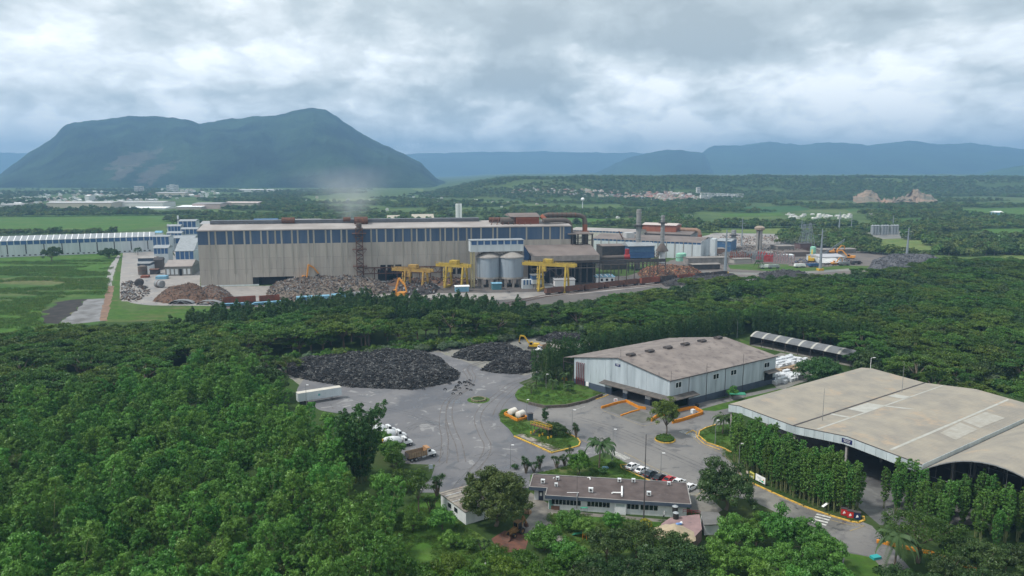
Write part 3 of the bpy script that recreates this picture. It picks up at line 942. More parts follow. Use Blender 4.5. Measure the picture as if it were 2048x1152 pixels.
# the wide wood on the right
wood_r = [G(*p, 7) for p in ((1050, 615), (1180, 598), (1320, 580), (1400, 562), (1560, 556), (1700, 548), (1760, 540), (1900, 520), (2150, 520), (2700, 560), (2900, 900), (2300, 860), (2048, 790), (1860, 765), (1740, 730), (1690, 690), (1560, 635), (1400, 640), (1250, 655), (1130, 665), (1060, 650))]
clear_r = [gp((1300, 600), (1420, 590), (1560, 612), (1500, 640), (1380, 640)), gp((1900, 780), (2100, 770), (2100, 830), (1960, 815))]
cand = [p for p in scatter(wood_r, 7.6, rngv) if free(p, [yard_w] + nave_zone[:0])]
A, B_, C_ = [], [], []
for p in cand:
  q = noise.noise(Vector((p[0] * .018, p[1] * .018, 4.)))
  r = rngv.random()
  if free(p, [wh_zone]) and not inside(p, nave_zone):
    (A if q + r * .5 > .12 else B_ if r < .75 else C_).append(p)
A = [p for p in A if free(p, clear_r)]
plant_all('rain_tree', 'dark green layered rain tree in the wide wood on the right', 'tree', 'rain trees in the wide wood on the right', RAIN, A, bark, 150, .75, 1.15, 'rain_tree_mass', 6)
plant_all('broadleaf_tree', 'round dark broadleaf tree in the wide wood on the right', 'tree', 'broadleaf trees in the wide wood on the right', WOOD, B_, bark, 230, .9, 1.35, 'broadleaf_mass', 7)
plant_all('bamboo_clump', 'dark bamboo clump standing among the trees of the wood on the right', 'bamboo', 'bamboo clumps in the wood on the right', BAMBOO_D, C_, cane, 6, .6, .9, 'bamboo_mass', 8, trunkname='cane')
under = [p for p in scatter([G(*p, 2) for p in ((1040, 660), (1180, 600), (1420, 575), (1700, 552), (1860, 535), (2100, 545), (2100, 780), (1860, 765), (1600, 640), (1250, 655), (1100, 668))], 4.8, rngv) if free(p, [wh_zone, yard_w]) and not inside(p, nave_zone)]
plant_all('shrub', 'low shrub filling a gap in the wide wood on the right', 'shrub', 'shrubs in the wide wood on the right', SHRUB, under, bark, 120, .9, 1.8, 'shrub_mass', 9)

# upright bamboo screen behind the warehouse
scr = []
for a, b_, rows in (((1105, 772), (1180, 735), 3), ((1180, 735), (1400, 693), 3), ((1400, 693), (1500, 672), 3), ((1500, 672), (1760, 712), 3)):
  a, b_ = G(*a), G(*b_)
  n = int((b_ - a).length / 2.6)
  d = (b_ - a).normalized(); nn = Vector((-d.y, d.x, 0))
  for k in range(n):
    for r in range(rows):
      p = a + (b_ - a) * (k + rngv.uniform(-.3, .3)) / n + nn * (2.5 + r * 2.6 + rngv.uniform(-.6, .6))
      scr.append((p.x, p.y))
HEDGE_D = [bamboo_crown('crown', lf_bamboo_dark, 60 + i, h=(12.5, 11.5)[i], culms=3, spread=1.0, pr=.95, n=430, L=.6, lo=.12, droop=.3, lean=.12) for i in range(2)]
plant_all('bamboo_clump', 'tall upright dark bamboo in the screen behind the warehouse', 'bamboo', 'bamboo screen behind the warehouse', HEDGE_D, scr, cane, 6, .85, 1.1, 'bamboo_mass', 10, trunkname='cane')

# bamboo row in front of the open nave
row = []
for a, b_, w_, n in (((1462, 930), (1544, 980), 4, 36), ((1544, 980), (1640, 1021), 4, 40), ((1640, 1021), (1714, 1037), 2, 12)):
  a, b_ = G(*a), G(*b_)
  d = (b_ - a).normalized(); nn = Vector((-d.y, d.x, 0))
  for k in range(n):
    p = a + (b_ - a) * (k + .5) / n + nn * (1.0 + (k % w_) * 1.9 + rngv.uniform(-.4, .4))
    row.append((p.x, p.y))
plant_all('bamboo_clump', 'tall upright bamboo with bare canes in the row along the yellow kerb', 'bamboo', 'bamboo row between the kerb and the open nave', HEDGE, row, cane, 300, .7, 1.08, None, 11, trunkname='cane')
row = []
for px, py in ((1790, 1030), (1818, 1022), (1840, 1050), (1868, 1040), (1895, 1060), (1925, 1050), (1880, 1085), (1950, 1075), (1980, 1062), (2010, 1085), (2040, 1075), (2065, 1100), (1990, 1105), (2100, 1080), (2130, 1110)):
  p = G(px, py); row.append((p.x, p.y)); row.append((p.x + 1.5, p.y + 1.9)); row.append((p.x - .8, p.y + 3.4))
plant_all('bamboo_clump', 'green upright bamboo in the cluster before the arched roof', 'bamboo', 'bamboo cluster before the arched roof', HEDGE, row, cane, 300, .62, .98, None, 12, trunkname='cane')

# foreground woods
fg = [G(*p, 6) for p in ((1180, 1075), (1330, 1060), (1420, 1040), (1400, 1180), (1100, 1180))]
FIGS = [round_crown('crown', lf_fig, 150 + i, R=4.2, H=6.0, base=2.2, tufts=95, n=46, L=.38, tuft=.95, wob=.3) for i in range(2)]
LIGHT = [round_crown('crown', lf_bamboo, 160 + i, R=4.4, H=6.5, base=1.8, tufts=110, n=50, L=.42, tuft=.85, wob=.35, droop=.5) for i in range(2)]
FRESH = [round_crown('crown', lf_fresh, 170 + i, R=2.6, H=3.8, base=.8, tufts=60, n=40, L=.34, tuft=.7, wob=.3, droop=.5) for i in range(2)]
pts = [G(px, py, 4.5) for px, py in ((1215, 1085), (1275, 1075), (1190, 1130), (1245, 1140), (1310, 1125), (1350, 1090), (1380, 1125), (1165, 1165), (1330, 1165), (1400, 1160), (1260, 1180))]
plant_all('broadleaf_tree', 'dark foreground tree beside the beige tent roof', 'tree', 'dark foreground trees beside the beige tent roof', FIGS, [(p.x, p.y) for p in pts], bark, 300, .72, .95, None, 13)
pts = [G(px, py, 5.5) for px, py in ((1470, 1060), (1515, 1040), (1560, 1050), (1610, 1062), (1655, 1090), (1440, 1105), (1500, 1105), (1555, 1110), (1620, 1130), (1670, 1140), (1450, 1160), (1530, 1165), (1600, 1180), (1690, 1185))]
plant_all('broadleaf_tree', 'bright green foreground tree left of the crossing', 'tree', 'bright green foreground trees left of the crossing', LIGHT, [(p.x, p.y) for p in pts], bark, 300, .72, 1.0, None, 14)
pts = [G(px, py, 2.5) for px, py in ((760, 1120), (800, 1135), (850, 1150), (900, 1140), (940, 1150), (985, 1110), (1010, 1140), (1050, 1115), (1065, 1155), (1105, 1130), (1130, 1160), (780, 1165), (1150, 1125), (1020, 1175), (920, 1178), (850, 1180))]
plant_all('small_tree', 'yellow-green young tree along the bottom edge beside the lawn', 'tree', 'yellow-green young trees along the bottom edge', FRESH, [(p.x, p.y) for p in pts], bark, 300, .8, 1.15, None, 15)
pts = [G(px, py, 4) for px, py in ((1920, 1100), (1965, 1120), (2015, 1110), (2060, 1125), (1900, 1140), (1955, 1165), (2020, 1165), (2090, 1160), (1800, 1165), (1860, 1180))]
plant_all('broadleaf_tree', 'shaded dark tree in the lower right corner', 'tree', 'shaded dark trees in the lower right corner', FIGS, [(p.x, p.y) for p in pts], bark, 300, .7, 1.0, None, 16)
pts = [G(px, py, 3) for px, py in ((660, 1150), (700, 1160), (620, 1165), (560, 1150), (590, 1135))]
plant_all('broadleaf_tree', 'olive round tree at the bottom edge left of the lawn', 'tree', 'olive round trees at the bottom edge', [round_crown('crown', lf_mango, 180, R=3.6, H=4, base=1, tufts=90, n=46, L=.3, tuft=.8)], [(p.x, p.y) for p in pts], bark, 300, .9, 1.2, None, 17)

# trees of their own
cr, tr = round_crown('crown', lf_mango, 200, R=7.0, H=10.5, base=1.6, tufts=330, n=62, L=.38, tuft=1.0, wob=.18, limbs=14, shell=.6)
single('mango_tree', 'huge domed mango tree with reddish flushes before the long office', 'tree', cr, tr, bark, G(992, 1052))
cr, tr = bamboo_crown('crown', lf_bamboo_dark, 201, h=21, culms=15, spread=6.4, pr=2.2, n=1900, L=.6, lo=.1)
single('giant_bamboo', 'giant dark green bamboo clump towering beside the white trucks', 'bamboo', cr, tr, cane, G(722, 962), names=('crown', 'cane'))
cr, tr = round_crown('crown', lf_fig, 202, R=6.2, H=8.6, base=1.5, tufts=200, n=60, L=.42, tuft=1.1, wob=.35)
single('fig_tree', 'dark spreading fig tree right of the parked cars', 'tree', cr, tr, bark, G(1452, 1020))
cr, tr = round_crown('crown', lf_bamboo_dark, 203, R=7.5, H=8.5, base=1.2, tufts=240, n=52, L=.5, tuft=1.2, wob=.25)
single('fig_tree', 'broad dark tree between the warehouse and the open nave', 'tree', cr, tr, bark, G(1640, 768))
cr, tr = round_crown('crown', lf_fresh, 204, R=2.6, H=4.4, base=1.5, tufts=90, n=50, L=.3, tuft=.7)
single('citrus_tree', 'small bright round tree behind the office roof left of the palm', 'tree', cr, tr, bark, G(1158, 950))
cr, tr = round_crown('crown', lf_bamboo, 205, R=2.6, H=3.6, base=.2, tufts=90, n=50, L=.3, tuft=.7)
single('round_bush', 'round dense bush on the lawn before the office windows', 'bush', cr, tr, bark, G(1139, 1056))
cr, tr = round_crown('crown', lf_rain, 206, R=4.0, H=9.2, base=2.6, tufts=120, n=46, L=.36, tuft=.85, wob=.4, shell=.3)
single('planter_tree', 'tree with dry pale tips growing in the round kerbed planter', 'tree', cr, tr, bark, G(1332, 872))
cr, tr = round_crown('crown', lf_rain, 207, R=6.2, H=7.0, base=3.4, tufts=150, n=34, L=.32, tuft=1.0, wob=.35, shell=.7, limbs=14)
single('acacia_tree', 'thin-leaved spreading acacia right of the crossing', 'tree', cr, tr, bark, G(1835, 1125))
cr, tr = round_crown('crown', lf_fig, 208, R=8, H=10, base=1.2, tufts=200, n=50, L=.5, tuft=1.3)
single('broadleaf_tree', 'big dark round tree left of the tyre heap behind the trailer', 'tree', cr, tr, bark, G(525, 800))
cr, tr = round_crown('crown', lf_bamboo, 209, R=1.7, H=3.6, base=.6, tufts=50, n=40, L=.3, tuft=.6)
single('small_tree', 'small round tree against the long wall of the warehouse', 'tree', cr, tr, bark, G(1465, 797))
cr, tr = round_crown('crown', lf_yellow, 210, R=1.3, H=2.0, base=.1, tufts=36, n=36, L=.22, tuft=.5)
single('croton_bush', 'bright yellow croton bush on the lawn before the office', 'bush', cr, tr, bark, G(1292, 1056))
cr, tr = round_crown('crown', lf_bamboo_dark, 211, R=2.8, H=4.0, base=.2, tufts=80, n=46, L=.32, tuft=.75, wob=.4)
single('hedge_bush', 'dark hedge beside the yellow platform on the traffic island', 'bush', cr, tr, bark, G(1112, 872), (1.25, .8, .95), rz=-.5)
cr, tr = round_crown('crown', lf_bamboo_dark, 212, R=.9, H=5.5, base=.2, tufts=40, n=40, L=.25, tuft=.5)
single('slim_tree', 'slim upright tree behind the yellow platform', 'tree', cr, tr, bark, G(1090, 850))
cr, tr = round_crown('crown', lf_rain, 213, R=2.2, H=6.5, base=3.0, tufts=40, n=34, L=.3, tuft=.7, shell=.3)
for k, (px, py, s, lb) in enumerate(((792, 968, 1.0, 'thin open tree beside the dump truck, nearest to it'), (838, 1030, 1.15, 'thin open tree left of the white-walled shed'), (800, 1005, .9, 'thin open tree between the giant bamboo and the lane'))):
  t = single('thin_tree', lb, 'tree', cr, tr, bark, G(px, py), s, k * 2.)
MID = round_crown('crown', lf_bamboo, 214, R=2.4, H=3.6, base=.5, tufts=70, n=44, L=.32, tuft=.7, wob=.35, droop=.5)
for px, py, s, lb in ((885, 1060, 1.15, 'leafy tree against the lower side of the white-walled shed'), (1090, 1100, 1.3, 'rounded tree below the backhoe loader'), (1170, 1075, 1.0, 'dark bushy tree on the lawn right of the green net'),
           (1225, 1060, .9, 'low leafy tree before the middle of the office'), (1135, 1130, 1.2, 'rounded tree at the bottom right of the backhoe loader'), (760, 1060, 1.2, 'leafy tree left of the lawn strip'), (940, 1100, .6, 'small bush at the edge of the lower lawn'), (790, 935, 1.0, 'leafy tree just behind the dump truck bed'), (765, 985, 1.2, 'leafy tree between the giant bamboo and the thin trees'), (815, 985, .8, 'low leafy tree under the thin trees'), (775, 1040, 1.3, 'broad leafy tree at the upper left of the lower lawn'), (825, 1060, .9, 'leafy tree above the lower lawn'), (900, 1095, .8, 'leafy tree right of the white marker post'), (700, 905, 1.0, 'leafy tree left of the giant bamboo'), (784, 918, 1.25, 'leafy tree hiding the drum of the nearest mixer truck'), (765, 893, 1.1, 'leafy tree right of the giant bamboo before the mixer trucks'), (655, 850, .9, 'leafy tree below the white trailer')):
  single('leafy_tree', lb, 'tree', MID[0], MID[1], bark, G(px, py), s, s * 7)
# solitary trees far left
cr, tr = round_crown('crown', lf_fig, 220, R=8, H=11, base=2, tufts=70, n=50, L=.8, tuft=1.8, wob=.35)
single('field_tree', 'solitary round tree in the field before the long white hall', 'tree', cr, tr, bark, G(103, 522), .95)
cr, tr = round_crown('crown', lf_fig, 221, R=9, H=10, base=0, tufts=70, n=50, L=.8, tuft=1.8, wob=.1)
single('field_bush', 'dark dome-shaped bush at the corner of the field by the mill road', 'bush', cr, tr, bark, G(218, 516), .9)
# palms and yuccas
def palm(label, p, h, r, seed, lean=.3):
  t = thing('palm_tree', label, 'palm', (p.x, p.y, 0))
  st = MB(); st.tube([(0, 0, 0), (lean * .3, 0, h * .5), (lean, 0, h)], [.24, .17, .15], 8); st.obj('trunk', bark, t)
  me = palm_crown('crown', lf_palm, seed, r); put('crown', me, t, (lean, 0, h))
  return t
palm('tall feathery palm left of the parked cars behind the office', G(1198, 942), 7.4, 4.7, 1)
palm('drooping feathery palm beside the yellow rail left of the open nave', G(1445, 868), 5.2, 3.7, 2)
palm('feathery palm with hanging dead fronds beside the acacia', G(1788, 1145), 7.6, 4.4, 3)
for k, (px, py, h, r) in enumerate(((1072, 775, 4, 2.4), (1092, 770, 5, 2.6), (1112, 764, 5.2, 2.6), (1128, 772, 4.6, 2.4), (1146, 762, 5.4, 2.6), (1062, 790, 3.6, 2.3), (1105, 782, 3.8, 2.4), (1135, 785, 2.8, 2.0))):
  t = palm('palm in the cluster on the walled lawn beside the warehouse', G(px, py), h, r, 10 + k)
  t['group'] = 'palms on the walled lawn beside the warehouse'
for k, (px, py, h, lb) in enumerate(((560 * 0 + 276 // 1, 510, 6, 'small palm behind the mill road, left of the other'), (341, 520, 6, 'small palm between the blue and white plant halls'))):
  palm(lb, G(px, py), h, 4, 30 + k)
palm('lone palm on the lawn of the scrap works', G(1517, 537), 6, 4, 33)
YU = [yucca_crown('crown', lf_palm, 40 + i, heads=(8, 6)[i], h=(3.6, 3.2)[i]) for i in range(2)]
for k, (px, py, s, lb) in enumerate(((874, 992, 1.35, 'many-headed yucca at the corner of the white-walled shed'), (862, 1025, 1.1, 'yucca below the white-walled shed'), (942, 990, 1.0, 'narrow yucca left of the mango tree'), (938, 972, .9, 'upper narrow yucca left of the mango tree'),
                  (1052, 946, 1.05, 'leftmost yucca of the row on the yard edge'), (1068, 944, .8, 'short yucca beside the leftmost of the row'), (1079, 938, .95, 'middle yucca of the row on the yard edge'),
                  (1113, 936, 1.0, 'fourth yucca of the row on the yard edge'), (1129, 932, .75, 'rightmost yucca of the row on the yard edge'), (1139, 913, .8, 'yucca below the yellow kerb corner of the traffic island'),
                  (1152, 876, 1.1, 'slim double yucca at the right end of the traffic island'), (968, 1110, 1.0, 'yucca among the yellow-green young trees'))):
  single('yucca', lb, 'yucca', YU[k % 2][0], YU[k % 2][1], bark, G(px, py), (s * .8, s * .8, s) if 'narrow' in lb or 'slim' in lb else s, k)
cr, tr = round_crown('crown', lf_bamboo_dark, 215, R=1.0, H=1.2, base=.05, tufts=20, n=30, L=.2, tuft=.35)
for px, py, lb, s in ((1224, 935, 'small dark ball bush left of the parked cars', 1.1), (1148, 790, 'ball bush at the front of the walled lawn', .9), (1094, 795, 'low bush at the left of the walled lawn', .9), (1030, 928 + 10, 'low bush beside the leftmost yucca', 1.0), (1205, 948, 'low hedge plant behind the office roof', 1.3)):
  single('ball_bush', lb, 'bush', cr, tr, bark, G(px, py), s)

# grass tufts over the near lawns
rng_ = np.random.default_rng(6); k = 46
c_ = np.stack([rng_.normal(0, .3, k), rng_.normal(0, .3, k), rng_.uniform(.05, .2, k)], 1); d_ = unit(rng_.normal(size=(k, 3)) * .6 + np.array([0, 0, 1.])); w_ = unit(np.cross(d_, rng_.normal(size=(k, 3))))
gt = put('grass_tuft', leafmesh('grass_tuft', lf_grass, c_, d_, w_, rng_.uniform(.2, .45, k), np.full(k, .07), rng_.uniform(size=k)), None, G(1180, 940)); tag(gt, 'grass tuft on the office lawn', 'grass', None, 'stuff')
tp = []
for poly, st, zz in ((((1060, 950), (1120, 936), (1180, 925), (1212, 918), (1245, 921), (1255, 940), (1300, 965), (1380, 990), (1060, 985)), .8, .03), (((1094, 1025), (1330, 1042), (1345, 1105), (1200, 1105), (1130, 1080), (1095, 1050)), .8, .03),
          (((770, 1050), (830, 1000), (880, 985), (905, 1040), (960, 1070), (1020, 1100), (1040, 1150), (1020, 1200), (780, 1200), (760, 1120)), .75, .024), (((1397, 872), (1416, 855), (1480, 845), (1520, 880), (1490, 925), (1445, 895), (1415, 886)), .9, .03),
          (((1030, 792), (1052, 772), (1150, 766), (1202, 791), (1132, 813), (1058, 808)), 1., .55), (((1000, 829), (1012, 819), (1028, 822), (1131, 869), (1157, 886), (1137, 895), (1103, 900), (1067, 880), (1029, 865), (1001, 843)), .8, .13), (((1440, 905), (1492, 955), (1607, 1009), (1715, 1042), (1690, 1010), (1560, 930), (1480, 880)), .9, .022)):
  tp += [(p[0], p[1], zz, rngv.uniform(0, 6.3), rngv.uniform(.5, 1.3), 0) for p in scatter(gp(*poly), st, rngv) if noise.noise(Vector((p[0] * .25, p[1] * .25, 1))) > -.12]
instancer('lawn_grass', tp, [gt], 'rough grass of the lawns round the goods yard', 'grass')
tp = [(p[0], p[1], .02, rngv.uniform(0, 6.3), rngv.uniform(2, 5), 0) for p in scatter(gp((-60, 530), (0, 524), (225, 520), (212, 590), (195, 645), (60, 655), (-60, 665)), 3.2, rngv) if noise.noise(Vector((p[0] * .02, p[1] * .06, 3))) > -.05 and not inside(p, gp((225, 590), (165, 592), (110, 596), (75, 640), (85, 660), (225, 660)))]
instancer('pasture_grass', tp, [gt], 'rough tall grass in the pasture at the left', 'grass')

# ------------------------------------------------------------------ near buildings
roof_brown = M('brown_sheet_roof', (.245, .21, .19), .8, col2=(.165, .14, .13), scale=.2, ribs=(1, 1.0), rust=(.12, .10, .095), rustlo=.55, rustscale=.4, bump=.35)
roof_tan = M('tan_sheet_roof', (.32, .285, .23), .75, col2=(.24, .22, .19), scale=.16, ribs=(0, .9), rust=(.37, .29, .21), rustlo=.56, rustscale=.12, bump=.3)
wall_blueish = M('weathered_white_sheet', (.46, .52, .56), .6, col2=(.33, .38, .415), scale=.5, streak=.12, rust=(.15, .165, .17), rustlo=.60, rustscale=.8)
fascia_m = M('fascia_sheet', (.52, .58, .60), .55, col2=(.40, .46, .48), scale=.6, streak=.1, jitter=.12, ribs=(0, .35), bump=.3)
roof_pale = M('pale_skylight_sheet', (.43, .425, .39), .6, col2=(.35, .34, .30), scale=.4)
roof_tar = M('tarred_roof', (.075, .058, .055), .85, col2=(.12, .095, .09), scale=.35, rust=(.17, .15, .15), rustlo=.62, rustscale=.3, bump=.15)
sign_blue = M('sign_blue', (.012, .018, .10), .5)
lawn_m = MATS['lawn_grass']


def frame(A, B):
  d = Vector((B.x - A.x, B.y - A.y, 0))
  return d.normalized(), math.atan2(d.y, d.x), d.length


def text_mesh(body, size, mat, parent, loc, rot, name='lettering', align='CENTER', lines=.9):
  cu = bpy.data.curves.new(name, 'FONT'); cu.body = body; cu.size = size; cu.align_x = align; cu.extrude = .01; cu.space_line = lines
  o = bpy.data.objects.new(name, cu); COL.objects.link(o)
  dg = bpy.context.evaluated_depsgraph_get()
  me = bpy.data.meshes.new_from_object(o.evaluated_get(dg)); bpy.data.objects.remove(o)
  me.materials.clear(); me.materials.append(mat)
  o = put(name, me, parent); o.location = loc; o.rotation_euler = rot
  return o


# ---- warehouse
A, N_, R_ = G(1148, 769), G(1338, 822), G(1549, 766)
d, rz, LX = frame(A, N_)
dy_, rz2, DY = frame(N_, R_)
MB.skew = rz2 - rz
wh = thing('warehouse', 'weathered white warehouse with brown sheet roof, red pipes and canopied loading doors', 'warehouse', (A.x, A.y, 0), rz)
EH = 9.9
def sx(px, py): return PW(px, py, A, d)
ax, ah = sx(1237, 717)
BASE = 2.3
o1, o2 = sx(1223, 790)[0], sx(1331, 822)[0]
OH = 4.3
# front gable: panels above, painted base below, pillars between the doors
def roofz(x): return EH + (ah - EH) * (x / ax if x < ax else (LX - x) / (LX - ax))
cuts = [0, o1 * .45, sx(1211, 750)[0], o1, sx(1254, 790)[0], sx(1292, 800)[0], o2 + .3, LX]
for i in range(len(cuts) - 1):
  a, b = cuts[i] + .04, cuts[i + 1] - .04
  z0 = BASE if b <= o1 + .01 else OH
  zs = [(a, z0), (b, z0), (b, roofz(b))] + ([(ax, ah)] if a < ax < b else []) + [(a, roofz(a))]
  MB().profy(zs, -.06, .06).obj('wall_panel', wall_blueish, wh)
MB().box(0, o1, -.1, .12, 0, BASE).obj('wall_base', slate, wh)
m = MB(); m.box(0, LX, .07, .12, OH, EH - .3); m.box(0, o1, .13, .16, 0, EH - .3); m.obj('back_sheeting', dark_steel, wh)
for a_, b_ in ((1246, 1254), (1291, 1301)):
  x0, x1 = sx(a_, 800)[0], sx(b_, 805)[0]
  m = MB(); m.box(x0, x1, -.2, .4, 2.0, OH); p = m.obj('pillar', white_paint, wh)
  MB().box(x0 - .02, x1 + .02, -.22, .42, 0, 2.0).obj('pillar_base', slate, p)
MB().box(o2, LX, -.1, .3, 0, OH).obj('corner_pier', slate, wh)
# long right wall
def sy(px, py): return PW(px, py, N_, dy_)
ycuts = [0] + [sy(px, 780)[0] for px in (1377, 1412, 1449, 1484, 1517)] + [DY]
yop = sy(1376, 800)[0]
for i in range(len(ycuts) - 1):
  z0 = OH if i == 0 else BASE
  MB().box(LX - .06, LX + .06, ycuts[i] + .07, ycuts[i + 1] - .07, z0, EH - .12).obj('wall_panel', wall_blueish, wh)
MB().box(LX - .12, LX + .1, yop, DY, 0, BASE).obj('wall_base', slate, wh)
m = MB(); m.box(LX - .13, LX - .08, 0, DY, OH, EH); m.box(LX - .13, LX - .125, yop, DY, 0, OH); m.obj('back_sheeting', dark_steel, wh)
m = MB(); m.box(0, LX, DY - .1, DY, 0, EH); m.box(0, .1, .2, DY, 0, EH); m.obj('rear_walls', wall_blueish, wh)
# roof: two slopes, ridge, vents, gutter
for nm, xa, za, xb, zb in (('roof', -.5, EH - .1, ax, ah + .12), ('roof', ax, ah + .12, LX + .5, EH - .1)):
  m = MB(); m.add([(xa, -.4, za), (xb, -.4, zb), (xb, DY + .4, zb), (xa, DY + .4, za), (xa, -.4, za + .12), (xb, -.4, zb + .12), (xb, DY + .4, zb + .12), (xa, DY + .4, za + .12)],
          [(0, 3, 2, 1), (4, 5, 6, 7), (0, 1, 5, 4), (1, 2, 6, 5), (2, 3, 7, 6), (3, 0, 4, 7)]); m.obj(nm, roof_brown, wh)
for k in range(6):
  y = DY * (.08 + .165 * k)
  MB().profy([(ax - .9, ah + .2), (ax + .9, ah + .2), (ax + 1.1, ah + .8), (ax, ah + 1.15), (ax - 1.1, ah + .8)], y, y + 2.6).obj('roof_vent', dark_steel, wh)
m = MB(); m.beam((LX + .5, -.4, EH), (LX + .5, DY + .4, EH), .25); m.beam((-.5, -.42, EH + .02), (ax, -.42, ah + .22), .16); m.beam((ax, -.42, ah + .22), (LX + .5, -.42, EH + .02), .16); m.obj('gutter', dark_steel, wh)
for k in range(1, 5):
  MB().tube([(LX + .35, ycuts[k], EH), (LX + .14, ycuts[k], EH - .6), (LX + .14, ycuts[k], .2)], .07, 6).obj('downpipe', dark_steel, wh)
# canopy wrapping the corner
cz = OH + .15; c0 = sx(1209, 758)[0]; c1 = sy(1386, 788)[0]
canopy_m = M('canopy_sheet', (.13, .115, .105), .85, col2=(.08, .075, .07), scale=.6, ribs=(0, .5), bump=.4)
m = MB(); m.add([(c0, -2.6, cz - .35), (LX + 2.6, -2.6, cz - .35), (LX, 0, cz + .35), (c0, 0, cz + .35)], [(0, 1, 2, 3)]); m.add([(c0, -2.6, cz - .5), (LX + 2.6, -2.6, cz - .5), (LX, 0, cz + .2), (c0, 0, cz + .2)], [(3, 2, 1, 0)])
m.beam((c0, -2.6, cz - .43), (LX + 2.6, -2.6, cz - .43), .08, .22); m.obj('canopy', canopy_m, wh)
m = MB(); m.add([(LX + 2.6, -2.6, cz - .35), (LX + 2.6, c1, cz - .35), (LX, c1, cz + .35), (LX, 0, cz + .35)], [(0, 1, 2, 3)]); m.beam((LX + 2.6, -2.6, cz - .43), (LX + 2.6, c1, cz - .43), .08, .22); m.obj('canopy', canopy_m, wh)
m = MB(); m.add([(LX + 2.2, DY - 7, 4.9), (LX + 2.2, DY - .5, 4.9), (LX, DY - .5, 5.5), (LX, DY - 7, 5.5)], [(0, 1, 2, 3)]); m.beam((LX + 2.2, DY - 7, 4.85), (LX + 2.2, DY - .5, 4.85), .1, .2); m.obj('canopy', canopy_m, wh)
MB().box(LX + .07, LX + .12, DY - 6.3, DY - 1.5, 1.8, 4.6).obj('door', black_void, wh)
for px0, px1, py in ((1350.6, 1362, 771), (1426, 1437, 754), (1461, 1472, 746), (1528, 1538, 731)):
  a, z = sy(px0, py); b, _ = sy(px1, py)
  m = MB(); m.box(LX + .07, LX + .14, a, b, z - .95, z + .95); w = m.obj('window', white_paint, wh)
  for k in range(2):
    m = MB(); q = (b - a) / 2; m.box(LX + .141, LX + .16, a + k * q + .12, a + (k + 1) * q - .12, z - .8, z + .8); m.obj('pane', glass_dark, w)
for k in range(5):
  x = sx(1155 + k * 3.6, 745)[0]
  m = MB(); m.tube([(x, -.1, 8.6), (x, -.45, 8.5), (x, -.45, .5)], .13, 8); m.cyl(x, -.45, 2.4, 3.2, .2, n=8); m.obj('riser_pipe', M('riser_red', (.16, .025, .03), .6), wh)
MB().box(sx(1153, 770)[0], sx(1172, 775)[0], -.75, -.2, .1, .5).obj('pipe_manifold', MATS['riser_red'], wh)
a, z = sx(1173, 773); MB().box(a, a + 1.2, -.35, -.1, .9, 2.3).obj('hose_cabinet', white_clean, wh)
a, z1 = sx(1231, 726.5); b, z0 = sx(1241, 733)
m = MB(); m.box(a, b, -.13, -.08, z0 - .15, z1); sg = m.obj('sign', sign_blue, wh)
MB.skew = None
text_mesh('NAVE DE\nACOPIO', (z1 - z0) * .42, white_clean, sg, ((a + b) / 2, -.15, (z0 + z1) / 2 + .06), (PI / 2, 0, 0))
MB.skew = rz2 - rz
# lean-to on the left
m = MB(); m.add([(-5.2, 0, EH - .9), (-.3, 0, EH - .05), (-.3, DY, EH - .05), (-5.2, DY, EH - .9)], [(0, 1, 2, 3)]); m.add([(-5.2, 0, EH - 1.0), (-.3, 0, EH - .2), (-.3, DY, EH - .2), (-5.2, DY, EH - 1.0)], [(3, 2, 1, 0)]); m.obj('side_roof', roof_brown, wh)
m = MB()
for k in range(5):
  y = k * DY / 4.1; m.beam((-5.1, y, 0), (-5.1, y, EH - 1), .25)
  m.beam((-5.1, y, EH - 2.3), (-.1, y, EH - 2.3), .12)
  for q in range(6): m.beam((-5.1 + q * .8, y, EH - 2.3), (-4.7 + q * .8, y, EH - 1.1), .07)
m.obj('truss_posts', dark_steel, wh)
m = MB()
for x, y, h in ((ax, 1, 3), (LX, .5, 3), (LX, ycuts[2], 3), (LX, ycuts[4], 3.4), (LX - 4, -.3, 1.4), (ax + 1.5, DY * .55, 3.5)): m.tube([(x, y, roofz(x)), (x, y, roofz(x) + h)], .05, 5)
m.obj('lightning_rod', dark_steel, wh)
MB.skew = None
t = thing('forklift', 'small yellow loader under the side roof of the warehouse', 'forklift', (A.x - 3, A.y + 4, 0), rz)
m = MB(); m.box(-1, .9, -.6, .6, .3, 1.2); m.box(-.9, .1, -.5, .5, 1.2, 1.4); m.obj('body', yellow, t)
m = MB(); [m.beam((x, y, 1.2), (x, y, 2.2), .08) for x in (-.8, .3) for y in (-.5, .5)]; m.box(-.9, .4, -.6, .6, 2.2, 2.28); m.obj('cab', yellow, t)
m = MB(); [m.beam((1.0, y, .1), (1.0, y, 2.4), .12) for y in (-.35, .35)]; [m.box(1.0, 2.0, y - .08, y + .08, .1, .2) for y in (-.35, .35)]; m.obj('mast', dark_steel, t)
for x in (-.7, .6):
  for y in (-.65, .65): MB().tube([(x, y - .1, .35), (x, y + .1, .35)], .35, 10).obj('wheel', rubber, t)


def wall_run(pts, w, h, mat, name, parent, z0=0.0):
  m = MB()
  for a, b in zip(pts, pts[1:]):
    a, b = Vector((a.x, a.y, 0)), Vector((b.x, b.y, 0))
    dd = (b - a).normalized() * w * .3
    m.beam(a - dd + Vector((0, 0, z0 + h / 2)), b + dd + Vector((0, 0, z0 + h / 2)), w, h)
  return m.obj(name, mat, parent)


def kerb(pix, label, w=.3, h=.16, mat=None):
  o = wall_run([G(*p) for p in pix], w, h, mat or kerb_yellow, 'kerb', None)
  return tag(o, label, 'kerb')


